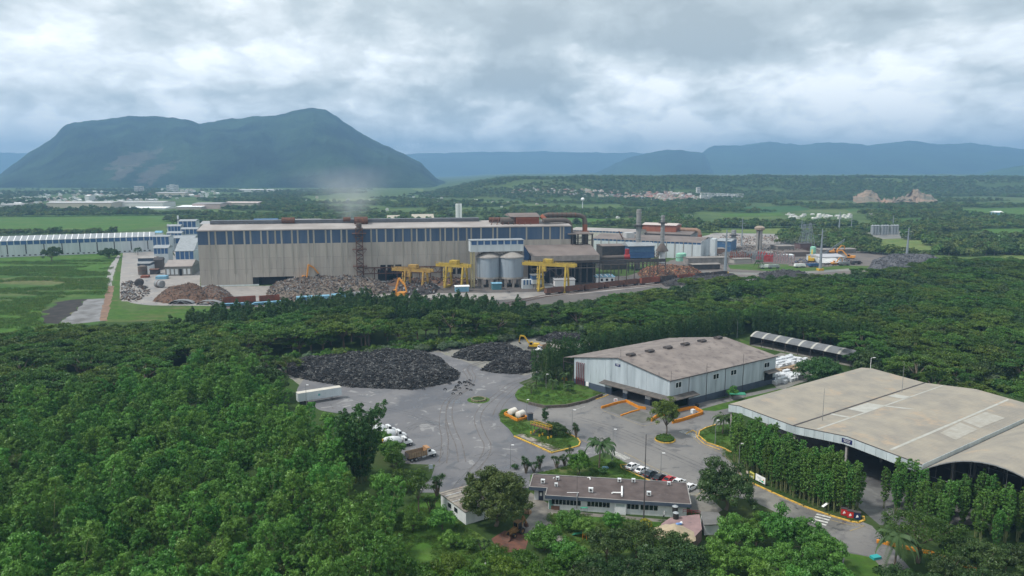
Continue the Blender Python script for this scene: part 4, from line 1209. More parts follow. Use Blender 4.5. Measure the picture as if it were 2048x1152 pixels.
dock = thing('loading_dock', 'orange-walled loading dock before the warehouse doors', 'loading dock', G(1260, 820))
dock.location = (0, 0, 0)
wall_run(gp((1203, 817), (1233, 808), (1251, 804.5)), .35, .75, orange, 'dock_wall', dock)
wall_run(gp((1252, 804), (1277, 817), (1291, 819)), .35, .85, orange, 'dock_wall', dock)
wall_run(gp((1242, 832), (1262, 825), (1279, 820.5)), .35, .4, orange, 'dock_wall', dock)
wall_run(gp((1303, 843), (1312, 836), (1345, 826), (1380, 818.5), (1390, 818), (1405, 827), (1404, 829), (1365, 842), (1345, 847)), .4, .95, orange, 'dock_wall', dock)
sheet('dock_pit', gp((1206, 818), (1251, 806), (1275, 818), (1243, 831)), .03, M('pit_concrete', (.15, .145, .13), .9, col2=(.10, .10, .09), scale=.4, world=True))
sheet('dock_pit', gp((1244, 833), (1280, 822), (1318, 834), (1303, 843), (1286, 847)), .03, MATS['pit_concrete'])
t = tag(MB().cbox(*G(1386, 826)[:2], 0, 1.1, 1.1, 1.2, .5).obj('concrete_box', white_paint), 'white cube-shaped box inside the orange dock wall', 'box')
t = thing('waste_bin', 'black bin standing behind the orange dock wall', 'bin', G(1394, 815))
MB().cyl(0, 0, 0, 1.3, .55, .65, 12).obj('body', rubber, t); MB().cyl(0, 0, 1.3, 1.42, .7, .6, 12).obj('lid', rubber, t)
t = thing('warning_sign', 'white and red notice board at the top of the orange ramp wall', 'sign', G(1231, 806))
MB().box(-.6, .6, -.04, .04, .6, 1.6).obj('board', white_clean, t); MB().box(-.3, .3, -.06, -.045, .85, 1.2).obj('emblem', red_paint, t); MB().beam((0, .05, 0), (0, .05, 1.4), .08).obj('post', grey_steel, t)

# walled lawn
lawn_pix = [(1030, 792), (1036, 782), (1052, 772), (1090, 762), (1150, 766), (1172, 776), (1202, 791), (1172, 804), (1132, 813), (1090, 815), (1058, 808), (1036, 801)]
m = MB(); m.prism([tuple(G(*p)[:2]) for p in lawn_pix][::-1], .0, .55)
o = m.obj('lawn_terrace', lawn_m); o['kind'] = 'structure'
stone = M('rubble_stone', (.15, .13, .11), .95, col2=(.07, .062, .055), scale=1.6, bump=.6)
o = wall_run([G(*p) for p in ((1058, 809), (1090, 816.5), (1132, 814.5), (1172, 805.5), (1204, 792))], .45, .95, stone, 'retaining_wall', None)
tag(o, 'low dark stone retaining wall round the palm lawn', 'wall')
kerb([(1192, 799), (1210, 793), (1216, 790)], 'short yellow kerb at the right end of the stone wall')

# traffic island with the tank, the platform and the slab
isl = [(998.5, 829), (1003, 821), (1012, 818), (1028, 820), (1069, 843), (1084, 846), (1131, 867), (1155, 878), (1159, 885), (1157, 891), (1137, 897), (1103, 905), (1067, 889), (1029, 873), (1018, 858), (1001, 843)]
m = MB(); m.prism([tuple(G(*p)[:2]) for p in isl][::-1], 0, .13); o = m.obj('traffic_island', lawn_m); o['kind'] = 'structure'
sheet('island_slab', gp((1031, 871.5), (1045, 868), (1121, 898.5), (1103, 903)), .16, M('stained_slab', (.34, .31, .27), .9, col2=(.12, .10, .085), scale=.35, world=True, lo=.42, hi=.58))
kerb([(1029, 873.5), (1067, 890), (1103, 906.5), (1137, 898.5), (1157.5, 892.5), (1160.5, 885), (1155, 877), (1131, 866)], 'yellow kerb round the lower side of the traffic island', .35, .3)
t = thing('tank_bund', 'orange walled bund holding two white tanks on the traffic island', 'tank bund'); t.location = (0, 0, 0)
wall_run(gp((1009, 831), (1035, 844), (1055, 839), (1027, 823), (1009, 831)), .3, .9, orange, 'bund_wall', t, .1)
for px, py, rz_, lb in ((1025, 831, .9, 'white round-ended tank at the left inside the orange bund'), (1041, 836, .9, 'white round-ended tank at the right inside the orange bund')):
  p = G(px, py); q = thing('storage_tank', lb, 'tank', (p.x, p.y, .15), rz_)
  MB().tube([(-1.5, 0, 1.2), (-1.3, 0, 1.2), (1.3, 0, 1.2), (1.5, 0, 1.2)], [.7, 1.0, 1.0, .7], 16).obj('tank_body', M('tank_white', (.66, .62, .55), .5), q, True)
  m = MB(); [m.box(x - .1, x + .1, -.7, .7, 0, .5) for x in (-.9, .9)]; m.obj('cradle', yellow, q)
p = G(1060, 840.5); t = thing('waste_skip', 'dark upright skip beside the orange bund', 'skip', (p.x, p.y, .1), .3)
MB().box(-.8, .8, -.6, .6, 0, 2.0).obj('body', slate, t); MB().box(-.85, .85, -.65, .65, 2.0, 2.15).obj('lid', dark_steel, t)
# platform with rails
P0 = G(1062, 868); P1 = G(1096, 879)
d_, rzp, Lp = frame(P0, P1)
t = thing('inspection_platform', 'raised yellow steel platform with rails and stair on the traffic island', 'platform', (P0.x, P0.y, .13), rzp)
MB().box(-.2, Lp + .2, 0, 1.5, 2.6, 2.72).obj('deck', rust, t)
for k, x in enumerate((0, Lp * .5, Lp)):
  for y in (.05, 1.45):
    m = MB(); m.beam((x, y, 0), (x, y, 2.6), .12); p = m.obj('leg', dark_steel, t)
    MB().cyl(x, y, 0, .7, .28, n=10).obj('bollard_base', yellow, p)
m = MB()
for y in (0, 1.5):
  for z in (3.2, 3.75): m.beam((-.2, y, z), (Lp + .2, y, z), .07)
  for k in range(7): m.beam((-.2 + k * (Lp + .4) / 6, y, 2.7), (-.2 + k * (Lp + .4) / 6, y, 3.75), .06)
m.beam((Lp + .2, 0, 3.75), (Lp + .2, 1.5, 3.75), .07); m.obj('railing', yellow, t)
m = MB(); [m.beam((Lp * .5 + .3, y, 2.6), (-.3 + Lp * .2, y, 0), .1) for y in (-.15, -.95)]
for k in range(9): m.box(Lp * .5 + .3 - (Lp * .3 + .6) * k / 9 - .15, Lp * .5 + .45 - (Lp * .3 + .6) * k / 9, -.95, -.15, 2.5 - 2.6 * k / 9, 2.56 - 2.6 * k / 9)
m.obj('stair', dark_steel, t)

# round stone ring on the yard
p = G(957, 800); t = thing('stone_ring', 'low round stone ring on a patch of grass in the goods yard', 'planter', (p.x, p.y, 0))
for k in range(14):
  a = 2 * PI * k / 14; MB().cbox(2.3 * math.cos(a), 2.3 * math.sin(a), 0, .5, .95, .6, a).obj('stone', M('ring_stone', (.22, .2, .13), .9, col2=(.12, .12, .07), scale=2, jitter=.2), t)
MB().cyl(0, 0, 0, .35, 2.1, n=20).obj('soil', f_scrub, t)
sheet('grass_patch', [(p.x + 3.9 * math.cos(a / 20 * 2 * PI), p.y + 3.9 * math.sin(a / 20 * 2 * PI)) for a in range(20)], .03, lawn_m, .4, 1)
# round kerbed planter
p = G(1330, 880); t = thing('round_planter', 'round raised planter with yellow kerb in the middle of the road', 'planter', (p.x, p.y, 0))
m = MB()
for k in range(28):
  a, b = 2 * PI * k / 28, 2 * PI * (k + 1) / 28
  m.beam((2.75 * math.cos(a), 2.75 * math.sin(a), .15), (2.75 * math.cos(b), 2.75 * math.sin(b), .15), .3, .3)
m.obj('kerb_ring', kerb_yellow, t)
MB().tube([(0, 0, .1), (0, 0, .75), (0, 0, .9)], [2.55, 2.6, 2.3], 28).obj('hedge', fieldmat('clipped_hedge', (.03, .075, .015), (.05, .10, .02), s=.8), t)
cr, tr = round_crown('leaves', MATS['fresh_leaves'], 301, R=2.45, H=.6, base=.55, tufts=60, n=24, L=.22, tuft=.35); put('leaves', cr, t)

# lawns and kerbs on the right of the road
sheet('lawn', gp((1397, 872), (1400, 862), (1416, 855), (1440, 850), (1480, 845), (1520, 880), (1490, 925), (1470, 905), (1445, 895), (1415, 886)), .03, lawn_m)
kerb([(1431, 850.5), (1413, 856), (1399, 863), (1397, 872), (1414, 886), (1444, 896), (1462, 905)], 'yellow kerb round the lawn left of the open nave', .35, .3)
kerb([(1372, 868), (1385, 861), (1392, 864), (1393, 874), (1408, 888), (1440, 900)], 'low yellow rail kerb outside the lawn left of the open nave', .2, .14)
kerb([(1490, 960), (1543.5, 985), (1607, 1013), (1658, 1031), (1702, 1044), (1717, 1046), (1728, 1041), (1727, 1034)], 'long yellow kerb at the foot of the bamboo row', .45, .22)
sheet('bamboo_verge', gp((1450, 905), (1492, 958), (1544, 983), (1607, 1011), (1658, 1029), (1702, 1042), (1717, 1044), (1727, 1039), (1724, 1028), (1690, 1010), (1640, 970), (1560, 930), (1480, 880)), .022, f_scrub, .2)
kerb([(1755, 1085), (1800, 1095), (1860, 1108), (1900, 1122), (1950, 1142)], 'orange kerb wall on the far side of the lower road', .6, .6, orange)
sheet('service_lawn', gp((1395, 820), (1460, 803), (1560, 778), (1600, 782), (1480, 812), (1430, 822)), .03, lawn_m, .3)
sheet('office_lawn', gp((1060, 950), (1120, 936), (1180, 925), (1212, 918), (1245, 921), (1255, 940), (1300, 965), (1380, 990), (1385, 1000), (1060, 990)), .03, lawn_m, .3)
sheet('front_lawn', gp((1094, 1025), (1120, 1022), (1330, 1042), (1345, 1075), (1345, 1105), (1200, 1105), (1130, 1080), (1095, 1050)), .03, lawn_m, .4)
sheet('lower_lawn', gp((770, 1050), (830, 1000), (880, 985), (905, 1040), (960, 1070), (1020, 1100), (1040, 1150), (1020, 1230), (780, 1230), (760, 1120)), .024, f_bright, .8)
sheet('bare_soil', gp((985, 1078), (1010, 1062), (1060, 1070), (1050, 1100), (1010, 1105)), .036, M('red_soil', (.17, .075, .05), .95, col2=(.09, .05, .04), scale=.5, world=True), .6, 2)
sheet('path', gp((1062, 985), (1100, 1010), (1108, 1020), (1340, 1040), (1340, 1046), (1108, 1027), (1096, 1035), (1115, 1062), (1140, 1090), (1128, 1094), (1098, 1070), (1050, 1070), (1040, 1055), (1060, 1030), (1050, 1000)), .034, M('wet_path', (.24, .22, .19), .6, col2=(.10, .095, .09), scale=.3, world=True), .2, 3)
sheet('terrace_path', gp((1375, 985), (1410, 985), (1445, 1020), (1420, 1035), (1380, 1020)), .038, gravel_pale)
sheet('lower_right_lawn', gp((1690, 1105), (1745, 1115), (1775, 1150), (1790, 1200), (1680, 1200)), .03, lawn_m)

# painted road marks
def marks(name, pix, mat, w=.14, z=.05):
  m = MB()
  for a, b in zip(pix, pix[1:]):
    a, b = G(*a), G(*b); dd = (b - a).normalized(); nn = Vector((-dd.y, dd.x, 0)) * w / 2
    m.add([tuple(a - nn + Vector((0, 0, z))), tuple(b - nn + Vector((0, 0, z))), tuple(b + nn + Vector((0, 0, z))), tuple(a + nn + Vector((0, 0, z)))], [(0, 1, 2, 3)])
  o = m.obj(name, mat); o['kind'] = 'structure'
  return o
marks('edge_line', ((1205, 821), (1242, 836), (1286, 852), (1320, 846)), paint_yellow)
marks('edge_line', ((1248, 905), (1300, 932), (1400, 978), (1470, 1002)), paint_yellow, .16)
marks('edge_line', ((1384, 862), (1384, 872), (1400, 888), (1440, 905), (1470, 930), (1490, 968)), paint_yellow)
marks('edge_line', ((1130, 866), (1180, 888), (1246, 915)), paint_yellow)
marks('edge_line', ((1660, 1040), (1700, 1050), (1730, 1052), (1700, 1062)), paint_yellow, .2)
def crossing(a, b, n, wid, lab):
  a, b = G(*a), G(*b); dd = (b - a) / n; nn = Vector((-dd.y, dd.x, 0)).normalized() * wid
  m = MB()
  for k in range(n):
    p = a + dd * k; q = p + dd * .5
    m.add([(p.x, p.y, .052), (q.x, q.y, .052), (q.x + nn.x, q.y + nn.y, .052), (p.x + nn.x, p.y + nn.y, .052)], [(0, 1, 2, 3)])
  o = m.obj('road_marking', paint_white); o['kind'] = 'structure'
trk = M('tyre_mud', (.095, .08, .072), .8, col2=(.15, .14, .135), scale=.8, world=True)
trd = M('tyre_scrub', (.07, .068, .07), .8, col2=(.15, .147, .15), scale=.5, world=True)
def track(pix, w=.38, gap=1.9, mat=None):
  P_ = [Vector(G(*p)) for p in pix]; Q = []
  for i in range(len(P_) - 1):
    a, b, c, d_ = P_[max(i - 1, 0)], P_[i], P_[i + 1], P_[min(i + 2, len(P_) - 1)]
    Q += [.5 * (2 * b + (c - a) * t + (2 * a - 5 * b + 4 * c - d_) * t * t + (3 * b - a - 3 * c + d_) * t ** 3) for t in (0, .2, .4, .6, .8)]
  m = MB()
  for off in (-gap / 2, gap / 2):
    V = []
    for i, q in enumerate(Q):
      dd = (Q[min(i + 1, len(Q) - 1)] - Q[max(i - 1, 0)]).normalized(); n_ = Vector((-dd.y, dd.x, 0)); ww = w * (.7 + .5 * noise.noise(q * .3))
      V += [q + n_ * (off - ww / 2), q + n_ * (off + ww / 2)]
    m.add([(v.x, v.y, .027 + off * .001) for v in V], [(2 * i, 2 * i + 2, 2 * i + 3, 2 * i + 1) for i in range(len(Q) - 1)])
  m.obj('tyre_track', mat or trk)['kind'] = 'structure'
for pix in (((975, 722), (940, 735), (946, 755), (935, 775), (905, 800), (898, 830), (905, 860), (918, 890), (925, 930)), ((1075, 752), (1030, 765), (1000, 785), (965, 815), (955, 840), (965, 870), (975, 890), (968, 915), (940, 950)), ((1085, 756), (1045, 770), (1015, 795), (1000, 812), (990, 835)),
      ((968, 724), (932, 737), (940, 757), (925, 780), (893, 805), (885, 845), (890, 880), (885, 935))): track(pix)
for pix in (((800, 880), (812, 860), (838, 850), (870, 852), (890, 862)), ((865, 900), (885, 893), (893, 905), (880, 925), (850, 938)), ((820, 860), (840, 846), (870, 842)), ((1040, 925), (1010, 910), (975, 908), (950, 915)), ((960, 945), (930, 960), (905, 985)), ((985, 900), (940, 945), (912, 975)), ((700, 800), (760, 815), (830, 830), (880, 850)), ((1180, 850), (1260, 880), (1350, 915), (1450, 960)), ((1150, 835), (1240, 860), (1330, 900), (1420, 940))): track(pix, .3, 1.8, trd)
crossing((1212, 903), (1250, 921), 11, 2.2, 'a')
crossing((1358, 864), (1392, 876), 10, 2.2, 'b')
crossing((1652, 1052), (1664, 1032), 4, 3.0, 'c')
crossing((1150, 820), (1190, 806), 1, .1, 'd')

# ---- open nave with the tan roof
A, B, Cc = G(1459, 809, 9.5), G(1846, 930, 9.5), G(1723, 736, 9.5)
A.z = B.z = Cc.z = 0
d, rz, LX = frame(A, B); dy_, rz2, DY = frame(A, Cc)
MB.skew = rz2 - rz
nv = thing('open_nave', 'large open-sided nave with double tan sheet roof and pale fascia', 'industrial hall', (A.x, A.y, 0), rz)
prof = [(0, 9.5)]
for px, py in ((1480, 812), (1589, 852), (1695, 873)):
  prof.append(PW(px, py, A, d))
prof.append((LX, 9.5))
def nz(x):
  for (a, za), (b, zb) in zip(prof, prof[1:]):
    if a <= x <= b: return za + (zb - za) * (x - a) / (b - a)
  return 9.5
for (a, za), (b, zb) in zip(prof, prof[1:]):
  MB().profy([(a, za), (b, zb), (b, zb + .15), (a, za + .15)], -.3, DY).obj('roof', roof_tan, nv)
nf = 20
for k in range(nf):
  a, b = LX * k / nf + .03, LX * (k + 1) / nf - .03
  m = MB(); m.add([(a, -.42, nz(a) - 2.0), (b, -.42, nz(b) - 2.0), (b, -.42, nz(b) + .1), (a, -.42, nz(a) + .1), (a, -.36, nz(a) - 2.0), (b, -.36, nz(b) - 2.0), (b, -.36, nz(b) + .1), (a, -.36, nz(a) + .1)],
          [(0, 1, 2, 3), (5, 4, 7, 6), (0, 4, 5, 1), (3, 2, 6, 7), (0, 3, 7, 4), (1, 5, 6, 2)]); m.obj('fascia_panel', fascia_m, nv)
MB().box(LX + .02, LX + .1, -.4, DY, 8.6, 9.75).obj('side_fascia', fascia_m, nv)
m = MB()
for (a, za), (b, zb) in zip(prof, prof[1:]): m.beam((a, -.4, za + .13), (b, -.4, zb + .13), .14)
m.obj('edge_trim', dark_steel, nv)
MB().beam((prof[2][0], -.4, prof[2][1] + .2), (prof[2][0], DY, prof[2][1] + .2), .5, .12).obj('valley_gutter', dark_steel, nv)
for x in (.6, prof[2][0], prof[2][0] + (LX - prof[2][0]) * .44, LX - .6):
  for k in range(5):
    y = .4 + k * (DY - 1) / 4
    m = MB(); m.beam((x, y, 0), (x, y, 8.6), .5); c = m.obj('column', concrete, nv)
    if k == 0 and abs(x - prof[2][0]) > 3 and x > 5 and x < LX - 5:
      for q in range(3): MB().cbox(x, y, .3 + q * .6, .56, .56, .3).obj('warning_band', orange, c)
m = MB(); m.box(0, LX, DY - .3, DY - .1, 0, 9); m.box(.1, .3, DY * .35, DY, 0, 7.5); m.obj('rear_wall', dark_steel, nv)  # rear and part side wall added, dark, to keep light out of the nave
for k in range(7):
  m = MB(); y = 2 + k * 6; [m.beam((x, y, nz(x) - .3), (x + 2.6, y, nz(min(x + 2.6, LX)) - 1.5 if q % 2 else nz(min(x + 2.6, LX)) - .3), .12) for q, x in enumerate(np.arange(.5, LX - 3, 2.6))]; m.obj('truss', dark_steel, nv)
def roofpatch(pix, mat, name, up=.035):
  vs = []
  for px, py in pix:
    h = 10.5
    for _ in range(4):
      w = G(px, py, h); r = w - A
      # local oblique coordinates
      det = d.x * dy_.y - d.y * dy_.x
      lx = (r.x * dy_.y - r.y * dy_.x) / det; ly = (d.x * r.y - d.y * r.x) / det
      h = nz(min(max(lx, 0), LX)) + .15
    vs.append((lx, ly, h + up))
  m = MB(); n = len(vs); m.add(vs, [tuple(range(n))])
  m.add([(v[0], v[1], v[2] - .03) for v in vs], [tuple(range(n - 1, -1, -1))])
  return m.obj(name, mat, nv)
for q in (((1695, 818), (1728, 825), (1769, 811), (1736, 806)), ((1776, 792), (1807, 798), (1822, 793.5), (1791, 788.5)), ((1660, 829), (1697, 836), (1700, 834), (1664, 827)),
     ((1769, 813), (1840, 821), (1842, 819.5), (1773, 811.5)), ((1632, 858), (1637, 859), (1887, 771.5), (1884, 771)), ((1778, 899), (1784, 901), (2019, 800), (2015, 798)),
     ((1925, 842), (1960, 856), (2010, 836), (1972, 824)), ((1880, 866), (1912, 880), (1955, 859), (1920, 845))):
  roofpatch(q, roof_pale if q[0] not in ((1925, 842), (1880, 866)) else M('faded_tan_sheet', (.38, .365, .325), .6, col2=(.31, .285, .24), scale=.5, ribs=(0, .9), bump=.3), 'skylight_sheet')
m = MB()
for px, py, h in ((1645, 838, 9.5), (1804, 781, 10)):
  w = G(px, py, h + .5) - A; det = d.x * dy_.y - d.y * dy_.x
  lx = (w.x * dy_.y - w.y * dy_.x) / det; ly = (d.x * w.y - d.y * w.x) / det
  m.tube([(lx, ly, h), (lx, ly, h + 9)], [.09, .04], 5)
m.obj('lightning_rod', grey_steel, nv)
a, z1 = PW(1686, 875.5, A, d); b, z0 = PW(1706, 888, A, d)
zc = (nz((a + b) / 2) - 1.05)
m = MB(); m.box(a, b, -.5, -.44, zc - .55, zc + .55)
sk = MB.skew; 
sg = m.obj('sign', sign_blue, nv)
MB.skew = None
text_mesh('NAVE DE\nPATIOS', .46, white_clean, sg, ((a + b) / 2, -.54, zc + .06), (PI / 2, 0, 0))
MB.skew = sk
for v in sg.data.vertices: v.co.x += .0
# arched hall continuing to the right
ph = PW(1934, 921, B, d); arc_h = 14.35; s_end = 29.2
ar = thing('arched_hall', 'open hall with tan barrel roof at the right edge', 'industrial hall', (B.x, B.y, 0), rz)
def az(x): q = (x - s_end / 2) / (s_end / 2); return 8.3 + (arc_h - 8.3) * (1 - q * q)
NA = 18
prev = None
vs = []; 
for k in range(NA + 1):
  x = .2 + (s_end - .2) * k / NA; vs.append((x, az(x)))
MB().profy(vs + [(x, z + .14) for x, z in vs[::-1]], -.2, DY + 6).obj('barrel_roof', roof_tan, ar)
m = MB(); [m.beam((a_[0], -.25, a_[1]), (b_[0], -.25, b_[1]), .2) for a_, b_ in zip(vs, vs[1:])]; m.obj('edge_trim', grey_steel, ar)
m = MB()
for y in (2, 10, 18):
  m.beam((.3, y, 6.6), (s_end, y, 6.6), .1)
  for x in np.arange(2, s_end, 3.5): m.beam((x, y, 6.6), (x, y, az(x)), .06)
m.obj('tie_rod', grey_steel, ar)
for x in (.8, s_end - .4):
  for k in range(4): MB().beam((x, 1 + k * 12, 0), (x, 1 + k * 12, 8.2), .5).obj('column', concrete, ar)
m = MB(); m.box(.2, s_end, DY + 5, DY + 5.3, 0, 8.2); m.box(s_end, s_end + .2, 0, DY + 5, 0, 8.2); m.obj('rear_wall', dark_steel, ar)
MB.skew = None

# ---- long shed with seven pale strips
A2, B2 = G(1500, 674, 3.6), G(1668, 708, 3.6); A2.z = B2.z = 0
d2, rzs, LS = frame(A2, B2)
ls = thing('long_shed', 'long low shed with curved grey roof and seven pale strips behind the warehouse', 'shed', (A2.x, A2.y, 0), rzs)
WD = 9.0
LS2 = LS * 1.18
shed_roof = M('grey_curved_sheet', (.16, .165, .175), .6, col2=(.12, .125, .13), scale=.4, ribs=(0, .8), bump=.3)
arc = [(y, 3.6 + 1.9 * math.sin(PI * (y + .4) / (WD + .8)) ** .9 if 0 <= y <= WD else 3.5) for y in np.linspace(0, WD, 9)]
nst = 8
for k in range(nst):
  a, b = LS2 * k / nst, LS2 * (k + 1) / nst
  MB().profx(arc + [(y, z + .1) for y, z in arc[::-1]], a + .9, b).obj('roof_bay', shed_roof, ls)
  MB().profx(arc + [(y, z + .12) for y, z in arc[::-1]], a, a + .9).obj('skylight_strip', roof_pale, ls)
m = MB(); [m.beam((LS2 * k / nst, y, 0), (LS2 * k / nst, y, 3.6), .2) for k in range(nst + 1) for y in (.2, WD - .2)]; m.obj('post', dark_steel, ls)
m = MB(); m.box(0, LS2, WD - .1, WD, 0, 3.6); m.box(0, .1, 0, WD, 0, 3.6); m.obj('rear_wall', dark_steel, ls)
sheet('shed_floor', [A2, B2 + d2 * 8, B2 + d2 * 8 + Vector((-d2.y, d2.x, 0)) * WD, A2 + Vector((-d2.y, d2.x, 0)) * WD], .03, gravel_pale)
# bales
rngb = random.Random(9)
bale_w = M('white_bale', (.68, .70, .72), .7, col2=(.5, .52, .55), scale=1.5, jitter=.1); bale_t = M('cardboard_bale', (.34, .25, .16), .9, col2=(.22, .16, .11), scale=1.5, jitter=.2)
mw = MB(); mw.box(-.85, .85, -.6, .6, 0, 1.15); me_w = mw.mesh('bale', bale_w); me_t = mw.mesh('bale', bale_t)
me_w.name = me_t.name = 'bale'
u2 = Vector((math.cos(rz2), math.sin(rz2), 0)); n2 = Vector((-u2.y, u2.x, 0))
for nm, cen, nx, ny, me, lb, gr in (('paper_bale', (1567, 725), 10, 7, me_w, 'white wrapped bale in the upper stack beside the warehouse', 'upper white bales beside the warehouse'),
                ('cardboard_bale', (1578, 740), 9, 3, me_t, 'brown cardboard bale between the two white stacks', 'brown bales between the white stacks'),
                ('paper_bale', (1566, 757), 9, 6, me_w, 'white wrapped bale in the lower stack beside the warehouse', 'lower white bales beside the warehouse')):
  c = G(*cen)
  for i in range(nx):
    for j in range(ny):
      if rngb.random() < .12: continue
      p = c + u2 * ((i - nx / 2) * 1.85 + rngb.uniform(-.1, .1)) + n2 * ((j - ny / 2) * 1.35 + rngb.uniform(-.1, .1))
      o = put(nm, me, None, (p.x, p.y, .03), rz2 + rngb.uniform(-.08, .08)); tag(o, lb, 'bale', gr)
      o.scale = (1, 1, rngb.choice((1, 1, 1.6)))

# ---- long office with the tarred roof
RH = 3.5
Q0, Q1, Q2 = G(1091, 991, RH), G(1382, 1009, RH), G(1373, 966, RH)
for q in (Q0, Q1, Q2): q.z = 0
d, rz, LX = frame(Q0, Q1); _, _, DY = frame(Q1, Q2)
of = thing('office_building', 'long low white office with dark tarred roof and slate fascia', 'office building', (Q0.x, Q0.y, 0), rz)
q = G(1059, 974, RH); q.z = 0
w1 = -(q - Q0).dot(d); y1 = (q - Q0).dot(Vector((-d.y, d.x, 0)))
roof_poly = [(0, 0), (LX, 0), (LX, DY), (-w1, DY), (-w1, y1), (0, y1)]
MB().prism(roof_poly, RH - .12, RH).obj('roof', roof_tar, of)
m = MB()
for a, b in zip(roof_poly, roof_poly[1:] + roof_poly[:1]): m.beam((*a, RH - .32), (*b, RH - .32), .24, .80)
m.obj('fascia', slate, of)
m = MB()
for a, b in zip(roof_poly, roof_poly[1:] + roof_poly[:1]): m.beam((*a, RH + .1), (*b, RH + .1), .2, .05)
m.obj('roof_edging', concrete, of)
W0 = .7
fp = Q0 + Vector((-d.y, d.x, 0)) * W0
m = MB(); m.box(.6, LX - .8, W0, DY - .5, 0, RH - .72); m.box(-w1 + 1.0, .6, y1 + 1.0, DY - .5, 0, RH - .72); m.obj('wall', white_paint, of)
for px0, px1, n in ((1103, 1162, 8), (1174.5, 1220, 6), (1254, 1278, 3), (1281, 1316, 4)):
  a = PW(px0, 1003, fp, d)[0]; b = PW(px1, 1008, fp, d)[0]
  m = MB(); m.box(a, b, W0 - .05, W0 + .02, 1.25, 2.45); w = m.obj('window', white_paint, of)
  for k in range(n):
    q = (b - a) / n; MB().box(a + k * q + .05, a + (k + 1) * q - .05, W0 - .07, W0 - .052, 1.3, 2.4).obj('pane', glass_dark, w)
a = PW(1229, 1010, fp, d)[0]; b = PW(1252, 1010, fp, d)[0]
MB().box(a, b, W0 - .5, W0 + .02, 0, 2.7).obj('porch', white_paint, of)
MB().box(a + .3, b - .3, W0 - .53, W0 - .502, 1.9, 2.5).obj('frosted_pane', M('frosted_glass', (.36, .42, .42), .4), of)
MB().box(.75, 1.75, W0 - .06, W0 - .0, 0, 2.2).obj('door', M('green_door', (.12, .25, .22), .5), of)
m = MB(); m.box(-w1 + 2.0, -w1 + 3.1, y1 + .94, y1 + 1.0, 0, 2.3); dd_ = m.obj('door', M('dark_door', (.03, .04, .07), .5), of)
MB().box(-w1 + 2.3, -w1 + 2.8, y1 + .92, y1 + .935, 1.1, 1.9).obj('notice', white_clean, dd_)
def on_roof(px, py):
  p = G(px, py, RH); p.z = 0; r = p - Q0
  return r.dot(d), r.dot(Vector((-d.y, d.x, 0)))
for x_, y_, s in ((260, 270, 1.0), (428, 232, .8), (412, 305, .8), (805, 372, 1.1), (1130, 255, .9), (1290, 258, .9), (1465, 410, 1.0), (1693, 290, .8)):
  lx, ly = on_roof(1040 + x_ * .1758, 920 + y_ * .1758)
  m = MB(); m.cbox(lx, ly, RH + .25, .95 * s, .6 * s, .85 * s); [m.beam((lx + i * .3 * s, ly, RH), (lx + i * .3 * s, ly, RH + .25), .08) for i in (-1, 1)]; u_ = m.obj('air_unit', white_paint, of)
  MB().tube([(lx, ly - .31 * s, RH + .68 * s), (lx, ly - .35 * s, RH + .68 * s)], .26 * s, 12).obj('fan_grille', dark_steel, u_)
for path, r in ((((1160, 425), (1160, 320)), .22), (((1045, 392), (1060, 385), (1150, 387)), .16), (((765, 213), (795, 213), (798, 236)), .13), (((535, 382), (670, 380)), .07), (((378, 225), (380, 208), (395, 210)), .06)):
  MB().tube([(*on_roof(1040 + x * .1758, 920 + y * .1758), RH + r + .15) for x, y in path], r, 8).obj('roof_duct', white_clean, of)
lx, ly = on_roof(1155, 988); MB().tube([(lx, ly, RH + .3), (lx, -.25, RH + .3), (lx, -.25, 1.0)], .12, 8).obj('downpipe', grey_steel, of)
lx, ly = on_roof(1154, 985); MB().tube([(lx, ly, RH), (lx, ly, RH + 6)], .04, 5).obj('antenna', dark_steel, of)
# things before the office
for k in range(5):
  p = G(1104 + k * 3.2, 1018 + k * .3); m = MB(); m.cyl(0, 0, 0, .9, .29, n=12); o = m.obj('oil_drum', M('drum_brown', (.13, .07, .05), .7)); o.location = p; tag(o, 'brown oil drum in the row under the office windows', 'drum', 'oil drums under the office windows')
for k in range(3):
  p = G(1052 + k * 3, 1026 + k * .6); m = MB(); m.box(-.4, .4, -.4, .4, 0, .8); o = m.obj('wooden_crate', M('crate_wood', (.3, .19, .11), .9)); o.location = p; o.rotation_euler.z = k * .4; tag(o, ('left', 'middle', 'right')[k] + ' one of three small wooden crates on the path beside the mango tree', 'crate')

